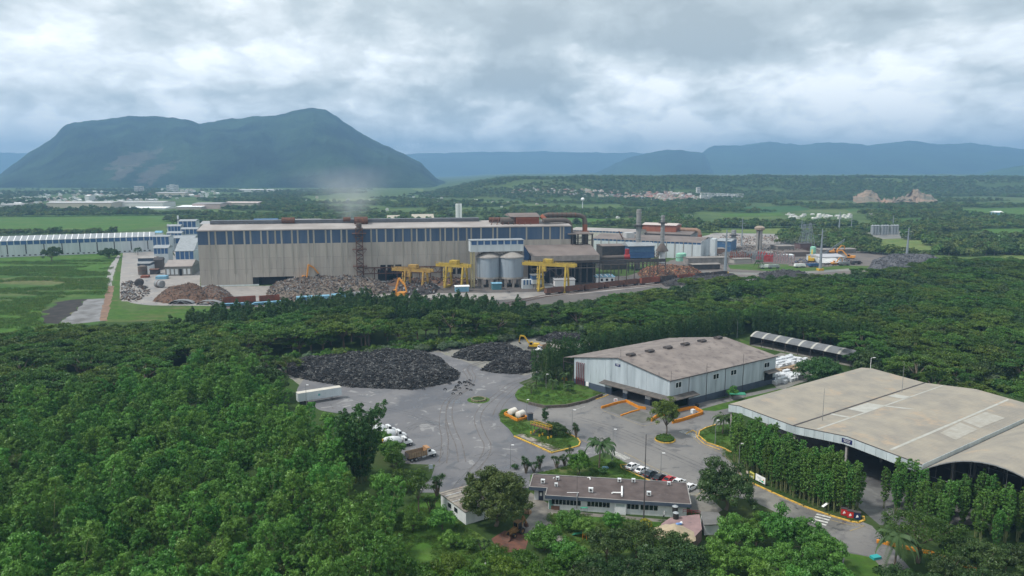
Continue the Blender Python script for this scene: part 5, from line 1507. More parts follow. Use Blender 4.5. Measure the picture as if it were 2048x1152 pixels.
# person
def person(p, rz, lb):
  bm = bmesh.new()
  J = {'pel': (0, 0, .95, .15), 'sp': (0, 0, 1.2, .14), 'ch': (0, 0, 1.42, .17), 'nk': (0, .01, 1.53, .06), 'hd': (0, .02, 1.66, .105), 'ht': (0, .02, 1.74, .09),
    'sl': (-.2, 0, 1.44, .06), 'el': (-.27, -.03, 1.16, .045), 'wl': (-.27, .08, .93, .035), 'hl': (-.27, .1, .85, .035), 'sr': (.2, 0, 1.44, .06), 'er': (.27, -.06, 1.16, .045), 'wr': (.26, -.16, .95, .035), 'hr': (.26, -.19, .88, .035),
    'pl': (-.1, 0, .9, .1), 'kl': (-.12, .2, .52, .07), 'al': (-.12, .2, .1, .05), 'tl': (-.12, .34, .04, .045), 'pr': (.1, 0, .9, .1), 'kr': (.12, -.02, .5, .07), 'ar': (.12, -.3, .14, .05), 'tr': (.12, -.2, .05, .045)}
  E_ = [('pel', 'sp'), ('sp', 'ch'), ('ch', 'nk'), ('nk', 'hd'), ('hd', 'ht'), ('ch', 'sl'), ('sl', 'el'), ('el', 'wl'), ('wl', 'hl'), ('ch', 'sr'), ('sr', 'er'), ('er', 'wr'), ('wr', 'hr'), ('pel', 'pl'), ('pl', 'kl'), ('kl', 'al'), ('al', 'tl'), ('pel', 'pr'), ('pr', 'kr'), ('kr', 'ar'), ('ar', 'tr')]
  keys = list(J); me = bpy.data.meshes.new('body'); me.from_pydata([J[k][:3] for k in keys], [(keys.index(a), keys.index(b)) for a, b in E_], [])
  o = bpy.data.objects.new('tmp', me); COL.objects.link(o)
  sm = o.modifiers.new('s', 'SKIN'); o.modifiers.new('u', 'SUBSURF').levels = 1
  for k, v in zip(keys, me.skin_vertices[0].data): v.radius = (J[k][3], J[k][3]); v.use_root = k == 'pel'
  me2 = bpy.data.meshes.new_from_object(o.evaluated_get(bpy.context.evaluated_depsgraph_get())); bpy.data.objects.remove(o)
  sk_, sh, tr_ = M('skin', (.33, .19, .13), .6), M('white_shirt', (.6, .62, .64), .8), M('dark_trousers', (.012, .015, .03), .85)
  me2.materials.clear(); [me2.materials.append(x) for x in (sk_, sh, tr_)]
  for f in me2.polygons:
    z = f.center.z; x = abs(f.center.x)
    f.material_index = 2 if z < .97 and x < .22 else 1 if z < 1.52 and not (x > .22 and z < 1.1) else 0
  t = thing('person', lb, 'person', p, rz)
  b_ = put('body', me2, t)
  MB().ball((0, .0, 1.71), .115, .12, .09).obj('helmet', white_clean, t)
  return t
person(G(1328, 1037.5), 1.35, 'person in white top, dark trousers and white helmet walking along the office path')

# ---- water tanks, terrace, annex, tent roof
pk = M('pink_terrace_tile', (.30, .20, .195), .85, col2=(.22, .15, .15), scale=.6, rust=(.12, .10, .10), rustlo=.62, rustscale=.6)
m = MB(); m.prism([tuple(G(*p, 2.6)[:2]) for p in ((1322, 1048), (1341, 1035), (1399, 1028), (1404, 1058), (1385, 1078), (1341, 1076))][::-1], 0, 2.6)
o = m.obj('terrace_building', pk); tag(o, 'low building with pink tiled roof terrace at the end of the office', 'building')
t = thing('roof_railing', 'dark red rail along the back edge of the pink terrace', 'railing'); a, b = G(1366, 1027, 2.6), G(1400, 1030, 2.6)
m = MB(); m.beam(a + Vector((0, 0, .9)), b + Vector((0, 0, .9)), .08); m.beam(a + Vector((0, 0, .5)), b + Vector((0, 0, .5)), .06); m.obj('rail', MATS['riser_red'], t)
m = MB(); [m.beam(a.lerp(b, k / 4), a.lerp(b, k / 4) + Vector((0, 0, .95)), .07) for k in range(5)]; m.obj('post', MATS['riser_red'], t)
for px, py, z, lb in ((1351.5, 1037, 2.6, 'black water tank with grey lid, lower of the two at the office corner'), (1350, 1024, 2.9, 'black water tank with grey lid, upper of the two at the office corner')):
  p = G(px, py, z); t = thing('water_tank', lb, 'water tank', p)
  m = MB(); m.tube([(0, 0, 0), (0, 0, 1.15), (0, 0, 1.3)], [.58, .6, .5], 16); [m.cyl(0, 0, z_, z_ + .06, .64, n=16) for z_ in (.3, .7, 1.1)]; m.obj('tank_body', rubber, t)
  MB().tube([(0, 0, 1.3), (0, 0, 1.45), (0, 0, 1.55)], [.66, .4, .2], 16).obj('lid', galv, t)
m = MB(); m.prism([tuple(G(*p, 2.5)[:2]) for p in ((1401, 1023), (1437, 1025), (1452, 1048), (1407, 1050))][::-1], 2.4, 2.55); t = thing('annex', 'low annex with flat grey roof beside the pink terrace', 'building'); m.obj('roof', M('grey_flat_roof', (.17, .165, .16), .9, col2=(.12, .12, .115), scale=.5), t)
MB().prism([tuple(G(*p, 2.5)[:2]) for p in ((1402, 1025), (1436, 1027), (1449, 1046), (1409, 1048))][::-1], 0, 2.4).obj('wall', white_paint, t)
p = G(1355, 1052, 2.6); t = thing('tarpaulin', 'blue and white tarpaulin bundle lying on the pink terrace', 'tarpaulin', p, .5)
MB().tube([(-1, 0, .2), (0, .05, .35), (1.0, 0, .3)], [.2, .34, .25], 8).obj('blue_sheet', M('tarp_blue', (.16, .28, .55), .6), t); MB().ball((1.1, .1, .35), .35, .3, .35).obj('white_sheet', white_clean, t)
p = G(1347, 1092); t = thing('tent_roof', 'beige hexagonal tent roof between the dark foreground trees', 'tent', p, .2)
tent_m = M('beige_canvas', (.44, .36, .25), .85, col2=(.36, .29, .20), scale=.8)
for k in range(8):
  a, b = 2 * PI * k / 8, 2 * PI * (k + 1) / 8
  m = MB(); R = 4.6
  m.add([(0, 0, 4.9), (R * .5 * math.cos(a), R * .5 * math.sin(a), 3.5), (R * .5 * math.cos(b), R * .5 * math.sin(b), 3.5), (R * math.cos(a), R * math.sin(a), 2.5), (R * math.cos(b), R * math.sin(b), 2.5)], [(0, 1, 2), (1, 3, 4, 2)])
  m.obj('canvas_panel', tent_m, t)
  MB().beam((R * .96 * math.cos(a), R * .96 * math.sin(a), 0), (R * .96 * math.cos(a), R * .96 * math.sin(a), 2.5), .1).obj('post', grey_steel, t)
p = G(1168, 1030); t = thing('green_net', 'green net screen on poles on the front lawn', 'screen', p)
MB().box(-.8, .8, -.3, .3, 1.7, 1.76).obj('net', green_sheet, t); m = MB(); [m.beam((x, 0, 0), (x, 0, 1.7), .06) for x in (-.7, .7)]; m.obj('post', grey_steel, t)
p = G(1159, 1075); t = thing('slide', 'green and orange playground slide on the front lawn', 'slide', p, -.6)
m = MB(); m.add([(-1.6, -.3, .15), (1, -.3, 1.3), (1, .3, 1.3), (-1.6, .3, .15)], [(0, 1, 2, 3)]); m.beam((-1.6, -.3, .3), (1, -.3, 1.5), .08, .2); m.beam((-1.6, .3, .3), (1, .3, 1.5), .08, .2); m.obj('chute', green_sheet, t)
m = MB(); m.box(1, 1.9, -.4, .4, 1.2, 1.3); [m.beam((x, y, 0), (x, y, 2.1), .08) for x in (1, 1.9) for y in (-.4, .4)]; m.obj('tower', orange, t)
p = G(1474, 800); t = thing('green_shelter', 'small green flat shelter beside the warehouse wall', 'shelter', p, rz)
MB().box(-2.6, 2.6, -1.4, 1.4, 2.2, 2.35).obj('roof', green_sheet, t); m = MB(); [m.beam((x, y, 0), (x, y, 2.2), .1) for x in (-2.4, 2.4) for y in (-1.2, 1.2)]; m.obj('post', grey_steel, t)
tag(MB().cbox(*G(1210, 936)[:2], .03, 1.6, 1.0, .25, .3).obj('pit_cover', cyan_paint), 'flat pale green cover on the lawn beside the tall palm', 'cover')
tag(MB().cbox(*G(1751, 1117)[:2], .03, 1.8, 1.2, .5, .3).obj('pit_cover', M('teal', (.03, .35, .36), .5)), 'teal cover box on the lower right lawn', 'cover')

# shed with white wall left of the mango tree
A3, B3 = G(882, 1012), G(932, 1050); d3, rz3, L3 = frame(A3, B3)
sh = thing('small_building', 'small white-walled building with patched flat roof behind the mango tree', 'building', (A3.x, A3.y, 0), rz3)
MB().box(0, L3, 0, 8, 0, 3.0).obj('wall', white_paint, sh)
MB().box(-.3, L3 + .3, -.3, 8.3, 3.0, 3.15).obj('roof', M('patched_roof', (.30, .27, .23), .9, col2=(.15, .13, .12), scale=.4, rust=(.36, .2, .13), rustlo=.6, rustscale=.3), sh)
for x in (L3 * .3, L3 * .55): MB().box(x, x + 1.4, -.05, .02, 1.2, 2.2).obj('window', glass_dark, sh)
for k in range(4): MB().beam((.5 + k * 1.7, -.2, 3.2), (.5 + k * 1.7, 8.2, 3.2), .12, .12).obj('roof_batten', (concrete, white_paint)[k % 2], sh)

# ---- cars
def car_mesh():
  """side profile lofted over the width, with narrower roof and ends"""
  st = [(-2.2, .62, .80, .78), (-2.1, .45, .98, .84), (-1.5, .32, 1.02, .88), (-.6, .28, .98, .90), (.6, .28, .95, .90), (1.3, .3, .90, .88), (1.9, .38, .80, .83), (2.2, .5, .66, .74)]
  V, Fc = [], []
  for x, z0, z1, w in st:
    V += [(x, -w, z0), (x, -w, (z0 + z1) / 2 + .05), (x, -w * .93, z1), (x, w * .93, z1), (x, w, (z0 + z1) / 2 + .05), (x, w, z0)]
  for i in range(len(st) - 1):
    for k in range(6):
      Fc.append((i * 6 + k, i * 6 + (k + 1) % 6, (i + 1) * 6 + (k + 1) % 6, (i + 1) * 6 + k))
  Fc += [(5, 4, 3, 2, 1, 0), tuple((len(st) - 1) * 6 + k for k in range(6))]
  b = MB(); b.add(V, Fc)
  cab = MB(); cab.add([(-1.75, -.76, .98), (1.05, -.78, .93), (1.05, .78, .93), (-1.75, .76, .98), (-1.0, -.6, 1.43), (.25, -.62, 1.45), (.25, .62, 1.45), (-1.0, .6, 1.43)],
            [(0, 1, 5, 4), (1, 2, 6, 5), (2, 3, 7, 6), (3, 0, 4, 7), (4, 5, 6, 7)])
  rf = MB(); rf.box(-1.05, .3, -.62, .62, 1.44, 1.5)
  for s in (-1, 1):
    rf.beam((-1.78, s * .77, .98), (-1.02, s * .61, 1.45), .09); rf.beam((1.08, s * .79, .93), (.27, s * .63, 1.46), .08); rf.beam((-.35, s * .79, .96), (-.35, s * .63, 1.46), .09)
  return b, cab, rf
cb, cc, cr_ = car_mesh()
ang = (G(1270, 937) - G(1258, 942.5)); car_rz = math.atan2(ang.y, ang.x)
glass = glass_dark
mesh_c = cc.mesh('windows', glass); 
wl = MB(); wl.tube([(0, -.11, 0), (0, .11, 0)], .33, 14); mesh_w = wl.mesh('wheel', rubber)
wr = MB(); wr.tube([(0, -.125, 0), (0, .125, 0)], .19, 10); mesh_r = wr.mesh('rim', galv)
lt = MB(); lt.box(-.06, .06, -.2, .2, -.08, .08); mesh_hl = lt.mesh('headlight', M('lamp_glass', (.7, .7, .72), .2)); mesh_tl = lt.mesh('tail_light', M('lamp_red', (.35, .01, .01), .3))
def car(p, rz, paint, label, s=1.0):
  t = thing('parked_car', label, 'car', p, rz, 'cars parked beside the office')
  put('body', cb.mesh('body', paint, True), t); put('windows', mesh_c, t); put('roof', cr_.mesh('roof', paint), t)
  for x in (-1.35, 1.35):
    for y in (-.8, .8):
      w = put('wheel', mesh_w, t, (x, y, .33)); put('rim', mesh_r, w)
  for y in (-.58, .58): put('headlight', mesh_hl, t, (2.08, y, .68)); put('tail_light', mesh_tl, t, (-2.17, y, .80))
  t.scale = (s, s, s)
cw = M('car_white', (.78, .79, .8), .25, spec=.6); ck = M('car_black', (.012, .016, .024), .2, spec=.6); crd = M('car_red', (.42, .01, .015), .25, spec=.6); cg = M('car_graphite', (.03, .045, .06), .25, spec=.6)
for px, py, pt, lb in ((1265, 937, cw, 'white saloon at the left end of the parking row'), (1283.5, 944.5, cw, 'white saloon parked second from the left, beside the dark one'), (1301, 952, cg, 'graphite dark car parked between the white saloon and the black car'),
           (1319.5, 959.5, ck, 'black car parked beside the red one'), (1339, 964, crd, 'red car parked behind the office roof'), (1357, 969, cw, 'white car right of the red one, half behind the office roof'), (1380, 979, cw, 'white car alone past the right end of the office')):
  car(G(px, py), car_rz, pt, lb, 1.0)
pb = MB()
for k in range(8):
  a = G(1254 + k * 18.3, 944.5 + k * 7.4); dd = Vector((math.cos(car_rz), math.sin(car_rz), 0)); nn = Vector((-dd.y, dd.x, 0)) * .08
  a = a + Vector((-nn.y, nn.x, 0)) * -14; b = a + dd * 5
  pb.add([(a.x - nn.x, a.y - nn.y, .05), (b.x - nn.x, b.y - nn.y, .05), (b.x + nn.x, b.y + nn.y, .05), (a.x + nn.x, a.y + nn.y, .05)], [(0, 1, 2, 3)])
pb.obj('parking_lines', paint_yellow)['kind'] = 'structure'
kerb([(1253, 930), (1241, 930), (1243, 937), (1300, 962), (1320, 970)], 'yellow kerb at the head of the parking row', .25, .2)
sheet('parking_bay', gp((1243, 936), (1250, 928), (1280, 925), (1420, 985), (1400, 995), (1380, 990), (1300, 962)), .034, MATS['road_asphalt'])

# ---- lorries
def lorry(kind, label, p, rz, bed, s=1.0, group=None):
  t = thing(kind, label, 'truck', p, rz, group)
  wp = M('truck_white', (.74, .75, .76), .35, col2=(.6, .61, .62), scale=1.2)
  m = MB(); m.beam((-4.2, -.4, .85), (3.4, -.4, .85), .18, .3); m.beam((-4.2, .4, .85), (3.4, .4, .85), .18, .3); m.obj('chassis', dark_steel, t)
  m = MB(); m.add([(1.1, -1.1, .9), (2.3, -1.1, .9), (2.3, -1.1, 1.9), (2.05, -1.0, 2.65), (1.1, -1.0, 2.7), (1.1, 1.1, .9), (2.3, 1.1, .9), (2.3, 1.1, 1.9), (2.05, 1.0, 2.65), (1.1, 1.0, 2.7)],
          [(0, 1, 2, 3, 4), (9, 8, 7, 6, 5), (0, 5, 6, 1), (1, 6, 7, 2), (2, 7, 8, 3), (3, 8, 9, 4), (4, 9, 5, 0)]); cab_ = m.obj('cab', wp, t)
  m = MB(); m.add([(2.31, -.95, 1.92), (2.31, .95, 1.92), (2.09, .88, 2.56), (2.09, -.88, 2.56)], [(0, 1, 2, 3)]); [m.box(1.3, 2.1, s_ * 1.085 - .02, s_ * 1.085 + .02, 1.75, 2.4) for s_ in (-1, 1)]; m.obj('windscreen', glass, cab_)
  m = MB(); m.add([(2.3, -.95, .75), (3.7, -.85, .75), (3.75, -.8, 1.35), (2.3, -.95, 1.75), (2.3, .95, .75), (3.7, .85, .75), (3.75, .8, 1.35), (2.3, .95, 1.75)], [(0, 1, 2, 3), (7, 6, 5, 4), (1, 5, 6, 2), (3, 2, 6, 7), (0, 4, 5, 1)]); m.obj('hood', wp, t)
  MB().box(3.72, 3.85, -.95, .95, .5, .8).obj('bumper', galv, t)
  for y in (-1.05, 1.05): MB().box(2.5, 3.6, y - .2, y + .2, 1.0, 1.15).obj('fender', wp, t)
  MB().tube([(1.0, -.75, 1.0), (1.0, -.75, 3.0)], .07, 6).obj('exhaust', galv, t)
  for x in (3.0, -2.2, -3.5):
    for y in (-1.0, 1.0):
      m = MB(); m.tube([(0, -.16, 0), (0, .16, 0)], .5, 14); w = m.obj('wheel', rubber, t); w.location = (x, y, .5)
      MB().tube([(0, -.17, 0), (0, .17, 0)], .26, 10).obj('rim', galv, w)
  MB().tube([(-.6, -1.0, .75), (.6, -1.0, .75)], .3, 10).obj('fuel_tank', galv, t)
  if bed == 'dump':
    bm_ = M('dusty_tipper', (.34, .25, .16), .9, col2=(.22, .16, .11), scale=.8)
    for y in (-1.2, 1.13): m = MB(); m.box(-4.4, .8, y, y + .07, 1.1, 2.5); sd_ = m.obj('side_board', bm_, t); 
    for y in (-1.26, 1.2):
      for k in range(8): MB().box(-4.3 + k * .68, -4.18 + k * .68, y, y + .06, 1.1, 2.52).obj('side_rib', M('rib_brown', (.2, .13, .08), .9), t)
    m = MB(); m.box(-4.4, .8, -1.13, 1.13, 1.1, 1.25); m.box(-4.45, -4.4, -1.2, 1.2, 1.1, 2.4); m.obj('bed_floor', dark_steel, t)
    m = MB(); m.box(.8, .9, -1.2, 1.2, 1.1, 2.9); m.box(.8, 1.9, -1.2, 1.2, 2.85, 2.95); m.obj('headboard', M('headboard', (.36, .2, .1), .8), t)
  elif bed == 'mixer':
    MB().tube([(-4.6, 0, 2.9), (-4.0, 0, 2.75), (-1.8, 0, 2.25), (0, 0, 2.0), (.7, 0, 1.9)], [.5, .9, 1.3, 1.1, .5], 18).obj('drum', wp, t, True)
    m = MB(); [m.beam((-4.3, y, 1), (-4.4, y * .5, 2.4), .12) for y in (-.8, .8)]; m.add([(-4.8, -.4, 3.3), (-4.3, -.4, 3.2), (-4.3, .4, 3.2), (-4.8, .4, 3.3), (-4.9, 0, 2.5)], [(0, 1, 4), (1, 2, 4), (2, 3, 4), (3, 0, 4)]); m.obj('hopper', yellow, t)
  t.scale = (s, s, s)
  return t
pr, pf = G(830, 924), G(867.5, 915); ang = pf - pr; trz = math.atan2(ang.y, ang.x)
def truck_at(px, py, **k):
  p = G(px, py); q = Vector((math.cos(trz), math.sin(trz), 0)) * 3.0
  nn = Vector((-q.y, q.x, 0)).normalized()
  return (p.x - q.x + nn.x, p.y - q.y + nn.y, .02)
lorry('dump_truck', 'white-cabbed dump truck with tan ribbed bed on the goods yard', truck_at(868, 914), trz, 'dump')
lorry('mixer_truck', 'white mixer truck nearest the dump truck', truck_at(821, 892), trz, 'mixer')
lorry('mixer_truck', 'white mixer truck in the middle of the three, partly behind leaves', truck_at(809, 878), trz, 'mixer')
lorry('mixer_truck', 'farthest white mixer truck of the three beside the giant bamboo', truck_at(789, 868), trz, 'mixer')
lorry('dump_truck', 'dusty truck with orange front beside the yellow excavator', (*G(1085, 702)[:2], .02), trz + PI + .2, 'dump', .95)

# trailer
pa, pb_ = G(597, 811), G(684, 797); dT, rzT, LT = frame(pa, pb_)
tr = thing('semi_trailer', 'long white box trailer parked at the left edge of the goods yard', 'trailer', (pa.x, pa.y, 0), rzT)
MB().box(0, LT, 0, 2.5, 1.15, 3.9).obj('box_body', M('trailer_side', (.55, .60, .63), .5, col2=(.46, .51, .54), scale=.4, ribs=(0, .6), bump=.3), tr)
MB().box(-.02, LT + .02, -.02, 2.52, 3.9, 3.95).obj('roof', M('trailer_roof', (.58, .55, .48), .6, col2=(.48, .45, .4), scale=.3), tr)
MB().box(LT * .45, LT * .5, -.03, -.005, 2.2, 2.9).obj('emblem', M('emblem_green', (.12, .35, .36), .6), tr)
MB().box(.3, LT - 1, .6, 1.9, .85, 1.15).obj('frame', dark_steel, tr)
for x in (1.4, 2.7):
  for y in (.1, 2.4): MB().tube([(x, y - .18, .5), (x, y + .18, .5)], .5, 12).obj('wheel', rubber, tr)
for y in (.4, 2.1): MB().beam((LT - 3, y, 0), (LT - 3, y, 1.1), .14).obj('landing_leg', dark_steel, tr)

# excavator on the tyre yard and the backhoe loader
def excavator(label, p, rz, mat, s=1.0, reach=((0, 0), (3.4, 3.6), (5.6, 3.0), (5.8, .9))):
  t = thing('excavator', label, 'excavator', p, rz)
  for y in (-1.15, 1.15):
    MB().profy([(-2, .15), (2, .15), (2.35, .5), (2, .9), (-2, .9), (-2.35, .5)], y - .28, y + .28).obj('track', dark_steel, t)
  m = MB(); m.cyl(0, 0, .8, 1.15, .9, n=14); m.box(-2.3, 1.6, -1.3, 1.3, 1.15, 1.6); m.obj('upper_frame', mat, t)
  m = MB(); m.box(-2.6, -.2, -1.25, 1.25, 1.6, 2.35); m.box(-2.75, -2.3, -1.2, 1.2, 1.2, 2.3); m.obj('engine_cover', mat, t)
  m = MB(); m.add([(0, .35, 1.6), (1.6, .35, 1.6), (1.45, .35, 2.6), (.9, .35, 3.1), (0, .35, 3.1), (0, 1.3, 1.6), (1.6, 1.3, 1.6), (1.45, 1.3, 2.6), (.9, 1.3, 3.1), (0, 1.3, 3.1)], [(0, 4, 3, 2, 1), (5, 6, 7, 8, 9), (0, 1, 6, 5), (1, 2, 7, 6), (2, 3, 8, 7), (3, 4, 9, 8), (4, 0, 5, 9)]); cb_ = m.obj('cab', mat, t)
  m = MB(); m.box(.15, 1.35, .33, .345, 1.9, 2.9); m.box(.15, 1.35, 1.305, 1.32, 1.9, 2.9); m.add([(1.62, .45, 1.8), (1.62, 1.2, 1.8), (1.47, 1.2, 2.6), (1.47, .45, 2.6)], [(0, 1, 2, 3)]); m.obj('cab_glass', glass_dark, cb_)
  P_ = [(1.2 + x, -.2, 1.6 + z) for x, z in reach]
  MB().beam(P_[0], P_[1], .45, .6).obj('boom', mat, t)
  MB().beam(P_[1], P_[2], .42, .5).obj('boom_tip', mat, t)
  MB().beam(P_[2], P_[3], .32, .4).obj('stick', mat, t)
  e = P_[3]
  m = MB(); m.add([(e[0] + .2, -.8, e[2]), (e[0] - .5, -.8, e[2] - .9), (e[0] - 1.1, -.8, e[2] - .5), (e[0] + .2, .4, e[2]), (e[0] - .5, .4, e[2] - .9), (e[0] - 1.1, .4, e[2] - .5)], [(0, 1, 2), (5, 4, 3), (0, 3, 4, 1), (1, 4, 5, 2)]); m.obj('bucket', dark_steel, t)
  MB().tube([(1.2, -.2, 1.9), tuple((a + b) / 2 for a, b in zip(P_[0], P_[1]))], .09, 6).obj('hydraulic_ram', galv, t)
  t.scale = (s, s, s)
  return t
excavator('yellow excavator with raised arm between the tyre heaps', G(1066, 697), PI - .15, yellow, 1.0, ((0, 0), (2.6, 3.6), (4.3, 3.9), (4.9, 1.0)))
pL, pR = G(1006, 1084), G(1058, 1056); aa = pL - pR
bk = thing('backhoe_loader', 'muddy yellow backhoe loader parked under the mango tree', 'backhoe loader', G(1033, 1068), math.atan2(aa.y, aa.x))
muddy = M('muddy_yellow', (.30, .17, .06), .8, col2=(.13, .085, .05), scale=1.2)
m = MB(); m.box(-1.2, 1.9, -.45, .45, .7, 1.0); m.add([(.3, -.42, 1.0), (1.9, -.4, 1.0), (1.9, -.4, 1.45), (.3, -.42, 1.75), (.3, .42, 1.0), (1.9, .4, 1.0), (1.9, .4, 1.45), (.3, .42, 1.75)], [(0, 1, 2, 3), (7, 6, 5, 4), (1, 5, 6, 2), (3, 2, 6, 7)]); m.obj('body', muddy, bk)
m = MB(); [m.beam((x, y, 1.0), (x * .9, y * .9, 2.65), .09) for x in (-1.1, .3) for y in (-.65, .65)]; m.box(-1.15, .4, -.72, .72, 2.65, 2.78); cb_ = m.obj('cab', muddy, bk)
m = MB(); m.box(-1.0, .25, -.6, -.56, 1.2, 2.6); m.box(-1.0, .25, .56, .6, 1.2, 2.6); m.box(.27, .3, -.55, .55, 1.5, 2.6); m.obj('cab_glass', glass_dark, cb_)
for x, y, r in ((-.8, -.85, .7), (-.8, .85, .7), (1.5, -.8, .48), (1.5, .8, .48)):
  m = MB(); m.tube([(0, -.2, 0), (0, .2, 0)], r, 16); w = m.obj('wheel', rubber, bk); w.location = (x, y, r); MB().tube([(0, -.21, 0), (0, .21, 0)], r * .5, 12).obj('rim', muddy, w)
for y in (-.5, .5): m = MB(); m.beam((.6, y, 1.3), (2.3, y, 1.2), .14, .2); m.beam((2.3, y, 1.2), (3.2, y, .45), .14, .2); m.obj('loader_arm', muddy, bk)
MB().profy([(3.0, .1), (3.9, .05), (3.3, .45), (3.15, .95), (3.0, .9)], -1.15, 1.15).obj('front_bucket', rust, bk)
MB().beam((-1.5, 0, 1.0), (-2.1, 0, 3.3), .3, .4).obj('boom', muddy, bk); MB().beam((-2.1, .05, 3.3), (-3.1, .05, 1.3), .24, .3).obj('stick', muddy, bk)
MB().profy([(-3.5, .5), (-2.8, .5), (-2.7, 1.3), (-3.2, 1.4)], -.4, .4).obj('rear_bucket', rust, bk)

# banners, containers, posts by the bamboo row
def board(label, px0, py0, px1, py1, z0, z1, mat, marks_=(), name='banner', legs=True):
  a, b = G(px0, py0), G(px1, py1); d_, r_, L_ = frame(a, b)
  t = thing(name, label, name, (a.x, a.y, 0), r_)
  MB().box(0, L_, -.04, .04, z0, z1).obj('board', mat, t)
  for x, z, w, h, mm in marks_: MB().box(x * L_, (x + w) * L_, -.06, -.045, z0 + z * (z1 - z0), z0 + (z + h) * (z1 - z0)).obj('print', mm, t)
  if legs: m = MB(); [m.beam((x, .08, 0), (x, .08, z1), .08) for x in (.1, L_ - .1)]; m.obj('post', grey_steel, t)
  return t
org = M('print_orange', (.6, .25, .05), .6); grn = M('print_green', (.05, .35, .2), .6); blk = M('print_dark', (.05, .05, .06), .6); gry = M('print_grey', (.35, .4, .42), .6)
board('white banner with coloured emblems before the bamboo row', 1511, 963, 1530, 973, .5, 2.1, white_clean, ((.78, .45, .1, .18, org), (.42, .15, .12, .2, grn), (.62, .12, .22, .26, MATS['print_green']), (.15, .62, .45, .08, gry), (.2, .45, .4, .07, gry)))
board('yellow banner left of the white one before the bamboo row', 1499, 957, 1508, 962, .5, 2.0, M('banner_yellow', (.55, .52, .12), .6), ((.1, .62, .8, .1, blk), (.15, .42, .7, .08, blk), (.15, .1, .7, .2, gry)))
board('small beige notice board left of the yellow banner', 1492, 955, 1496, 957, .9, 1.8, M('board_beige', (.45, .4, .33), .7))
p = G(1650, 1022); t = thing('tilted_board', 'white tilted board on a post at the kerb of the crossing', 'board', p, .4); m = MB(); m.add([(-.9, -.3, 1.2), (.9, -.3, 1.9), (.9, .3, 1.9), (-.9, .3, 1.2)], [(0, 1, 2, 3)]); m.obj('board', white_clean, t); MB().beam((0, 0, 0), (0, 0, 1.5), .07).obj('post', grey_steel, t)
for px, py, mat, lb in ((1688, 1030, red_paint, 'red recycling bin at the end of the bamboo row, left one'), (1700, 1035, red_paint, 'red recycling bin at the end of the bamboo row, right one'), (1714, 1038, M('navy', (.012, .025, .08), .5), 'dark blue recycling bin at the tip of the kerb')):
  t = thing('recycling_bin', lb, 'bin', G(px, py), -.4); MB().box(-.65, .65, -.5, .5, .1, 1.6).obj('body', mat, t); MB().box(-.7, .7, -.55, .55, 1.6, 1.7).obj('lid', dark_steel, t)
  m = MB(); m.box(-.22, .22, -.52, -.505, .6, .95); m.box(-.1, .1, -.52, -.505, .95, 1.15); m.box(-.3, -.1, -.52, -.505, .5, .6); m.obj('emblem', white_clean, t)
board('small white notice board with two legs at the yard edge', 858, 944, 866, 943, .8, 1.9, M('board_blue_grey', (.45, .5, .55), .6), name='notice_board')

def pole(label, px, py, h, r=.09, mat=None, arm=0, name='lamp_post', cat='lamp post'):
  p = G(px, py) if not isinstance(px, Vector) else px
  t = thing(name, label, cat, (p.x, p.y, 0))
  MB().tube([(0, 0, 0), (0, 0, h)], [r * 1.3, r * .6], 8).obj('mast', mat or grey_steel, t)
  if arm:
    MB().beam((0, 0, h), (arm, 0, h + .2), .08).obj('arm', mat or grey_steel, t); MB().box(arm - .3, arm + .4, -.15, .15, h + .1, h + .25).obj('lamp_head', white_clean, t)
  return t
pole('tall thin red-grey mast before the office', 1287, 1052, 20.5, .12, dark_steel, name='radio_mast', cat='mast')
pole('slim pole on the traffic island left of the palm', 1144, 871, 7.5, .08, arm=.6)
pole('slim lamp post behind the tall palm', 1225, 922, 8.5, .08, arm=.5)
pole('slim lamp post between the parked cars', 1321, 962, 7.0, .08, arm=.5)
pole('thin pole beside the orange bund', 1053, 838, 6.0, .06, arm=.4)
pole('slim pole at the left end of the goods yard beside the trailer', 613, 810, 6.6, .08, arm=.5)
pole('slim lamp post on the yard edge above the mango tree', 1021, 936, 6.0, .07, arm=.5)
pole('thin pole at the back of the walled lawn', 1210 - 118, 780, 5.5, .07, arm=.4)
pole('lamp post before the bamboo row left of the banners', 1477, 945, 7.5, .08, arm=.6)
pole('lamp post on the round lawn by the nave', 1430, 890, 7.0, .08, arm=.5)
pole('thin pole behind the warehouse roof', 1474, 676, 8.0, .1)
pole('white lamp standing in the wood behind the nave', Vector((G(1742, 722, 12).x, G(1742, 722, 12).y, 0)), 0, 13, .12, white_clean, arm=1.0)
pole('white marker post on the lower lawn', 913, 1090, 1.6, .12, white_clean, name='marker_post', cat='post')
pole('white marker post at the bottom edge lawn', 971, 1128, 1.5, .12, white_clean, name='marker_post', cat='post')

# ------------------------------------------------------------------ tyres
tt = MB()
for i in range(14):
  for j in range(6):
    a, b = 2 * PI * i / 14, 2 * PI * j / 6
    r = .46 + .16 * math.cos(b); tt.v.append((r * math.cos(a), r * math.sin(a), .13 * math.sin(b)))
for i in range(14):
  for j in range(6): tt.f.append((i * 6 + j, ((i + 1) % 14) * 6 + j, ((i + 1) % 14) * 6 + (j + 1) % 6, i * 6 + (j + 1) % 6)); tt.m.append(0)
tyre_m = M('old_rubber', (.016, .016, .018), .75, col2=(.035, .035, .037), scale=3, jitter=.45)
tyre_g = M('dusty_rubber', (.16, .16, .155), .8, col2=(.06, .06, .06), scale=3, jitter=.4)
ty = tt.mesh('tyre', tyre_m, True); ty2 = tt.mesh('tyre', tyre_g, True)


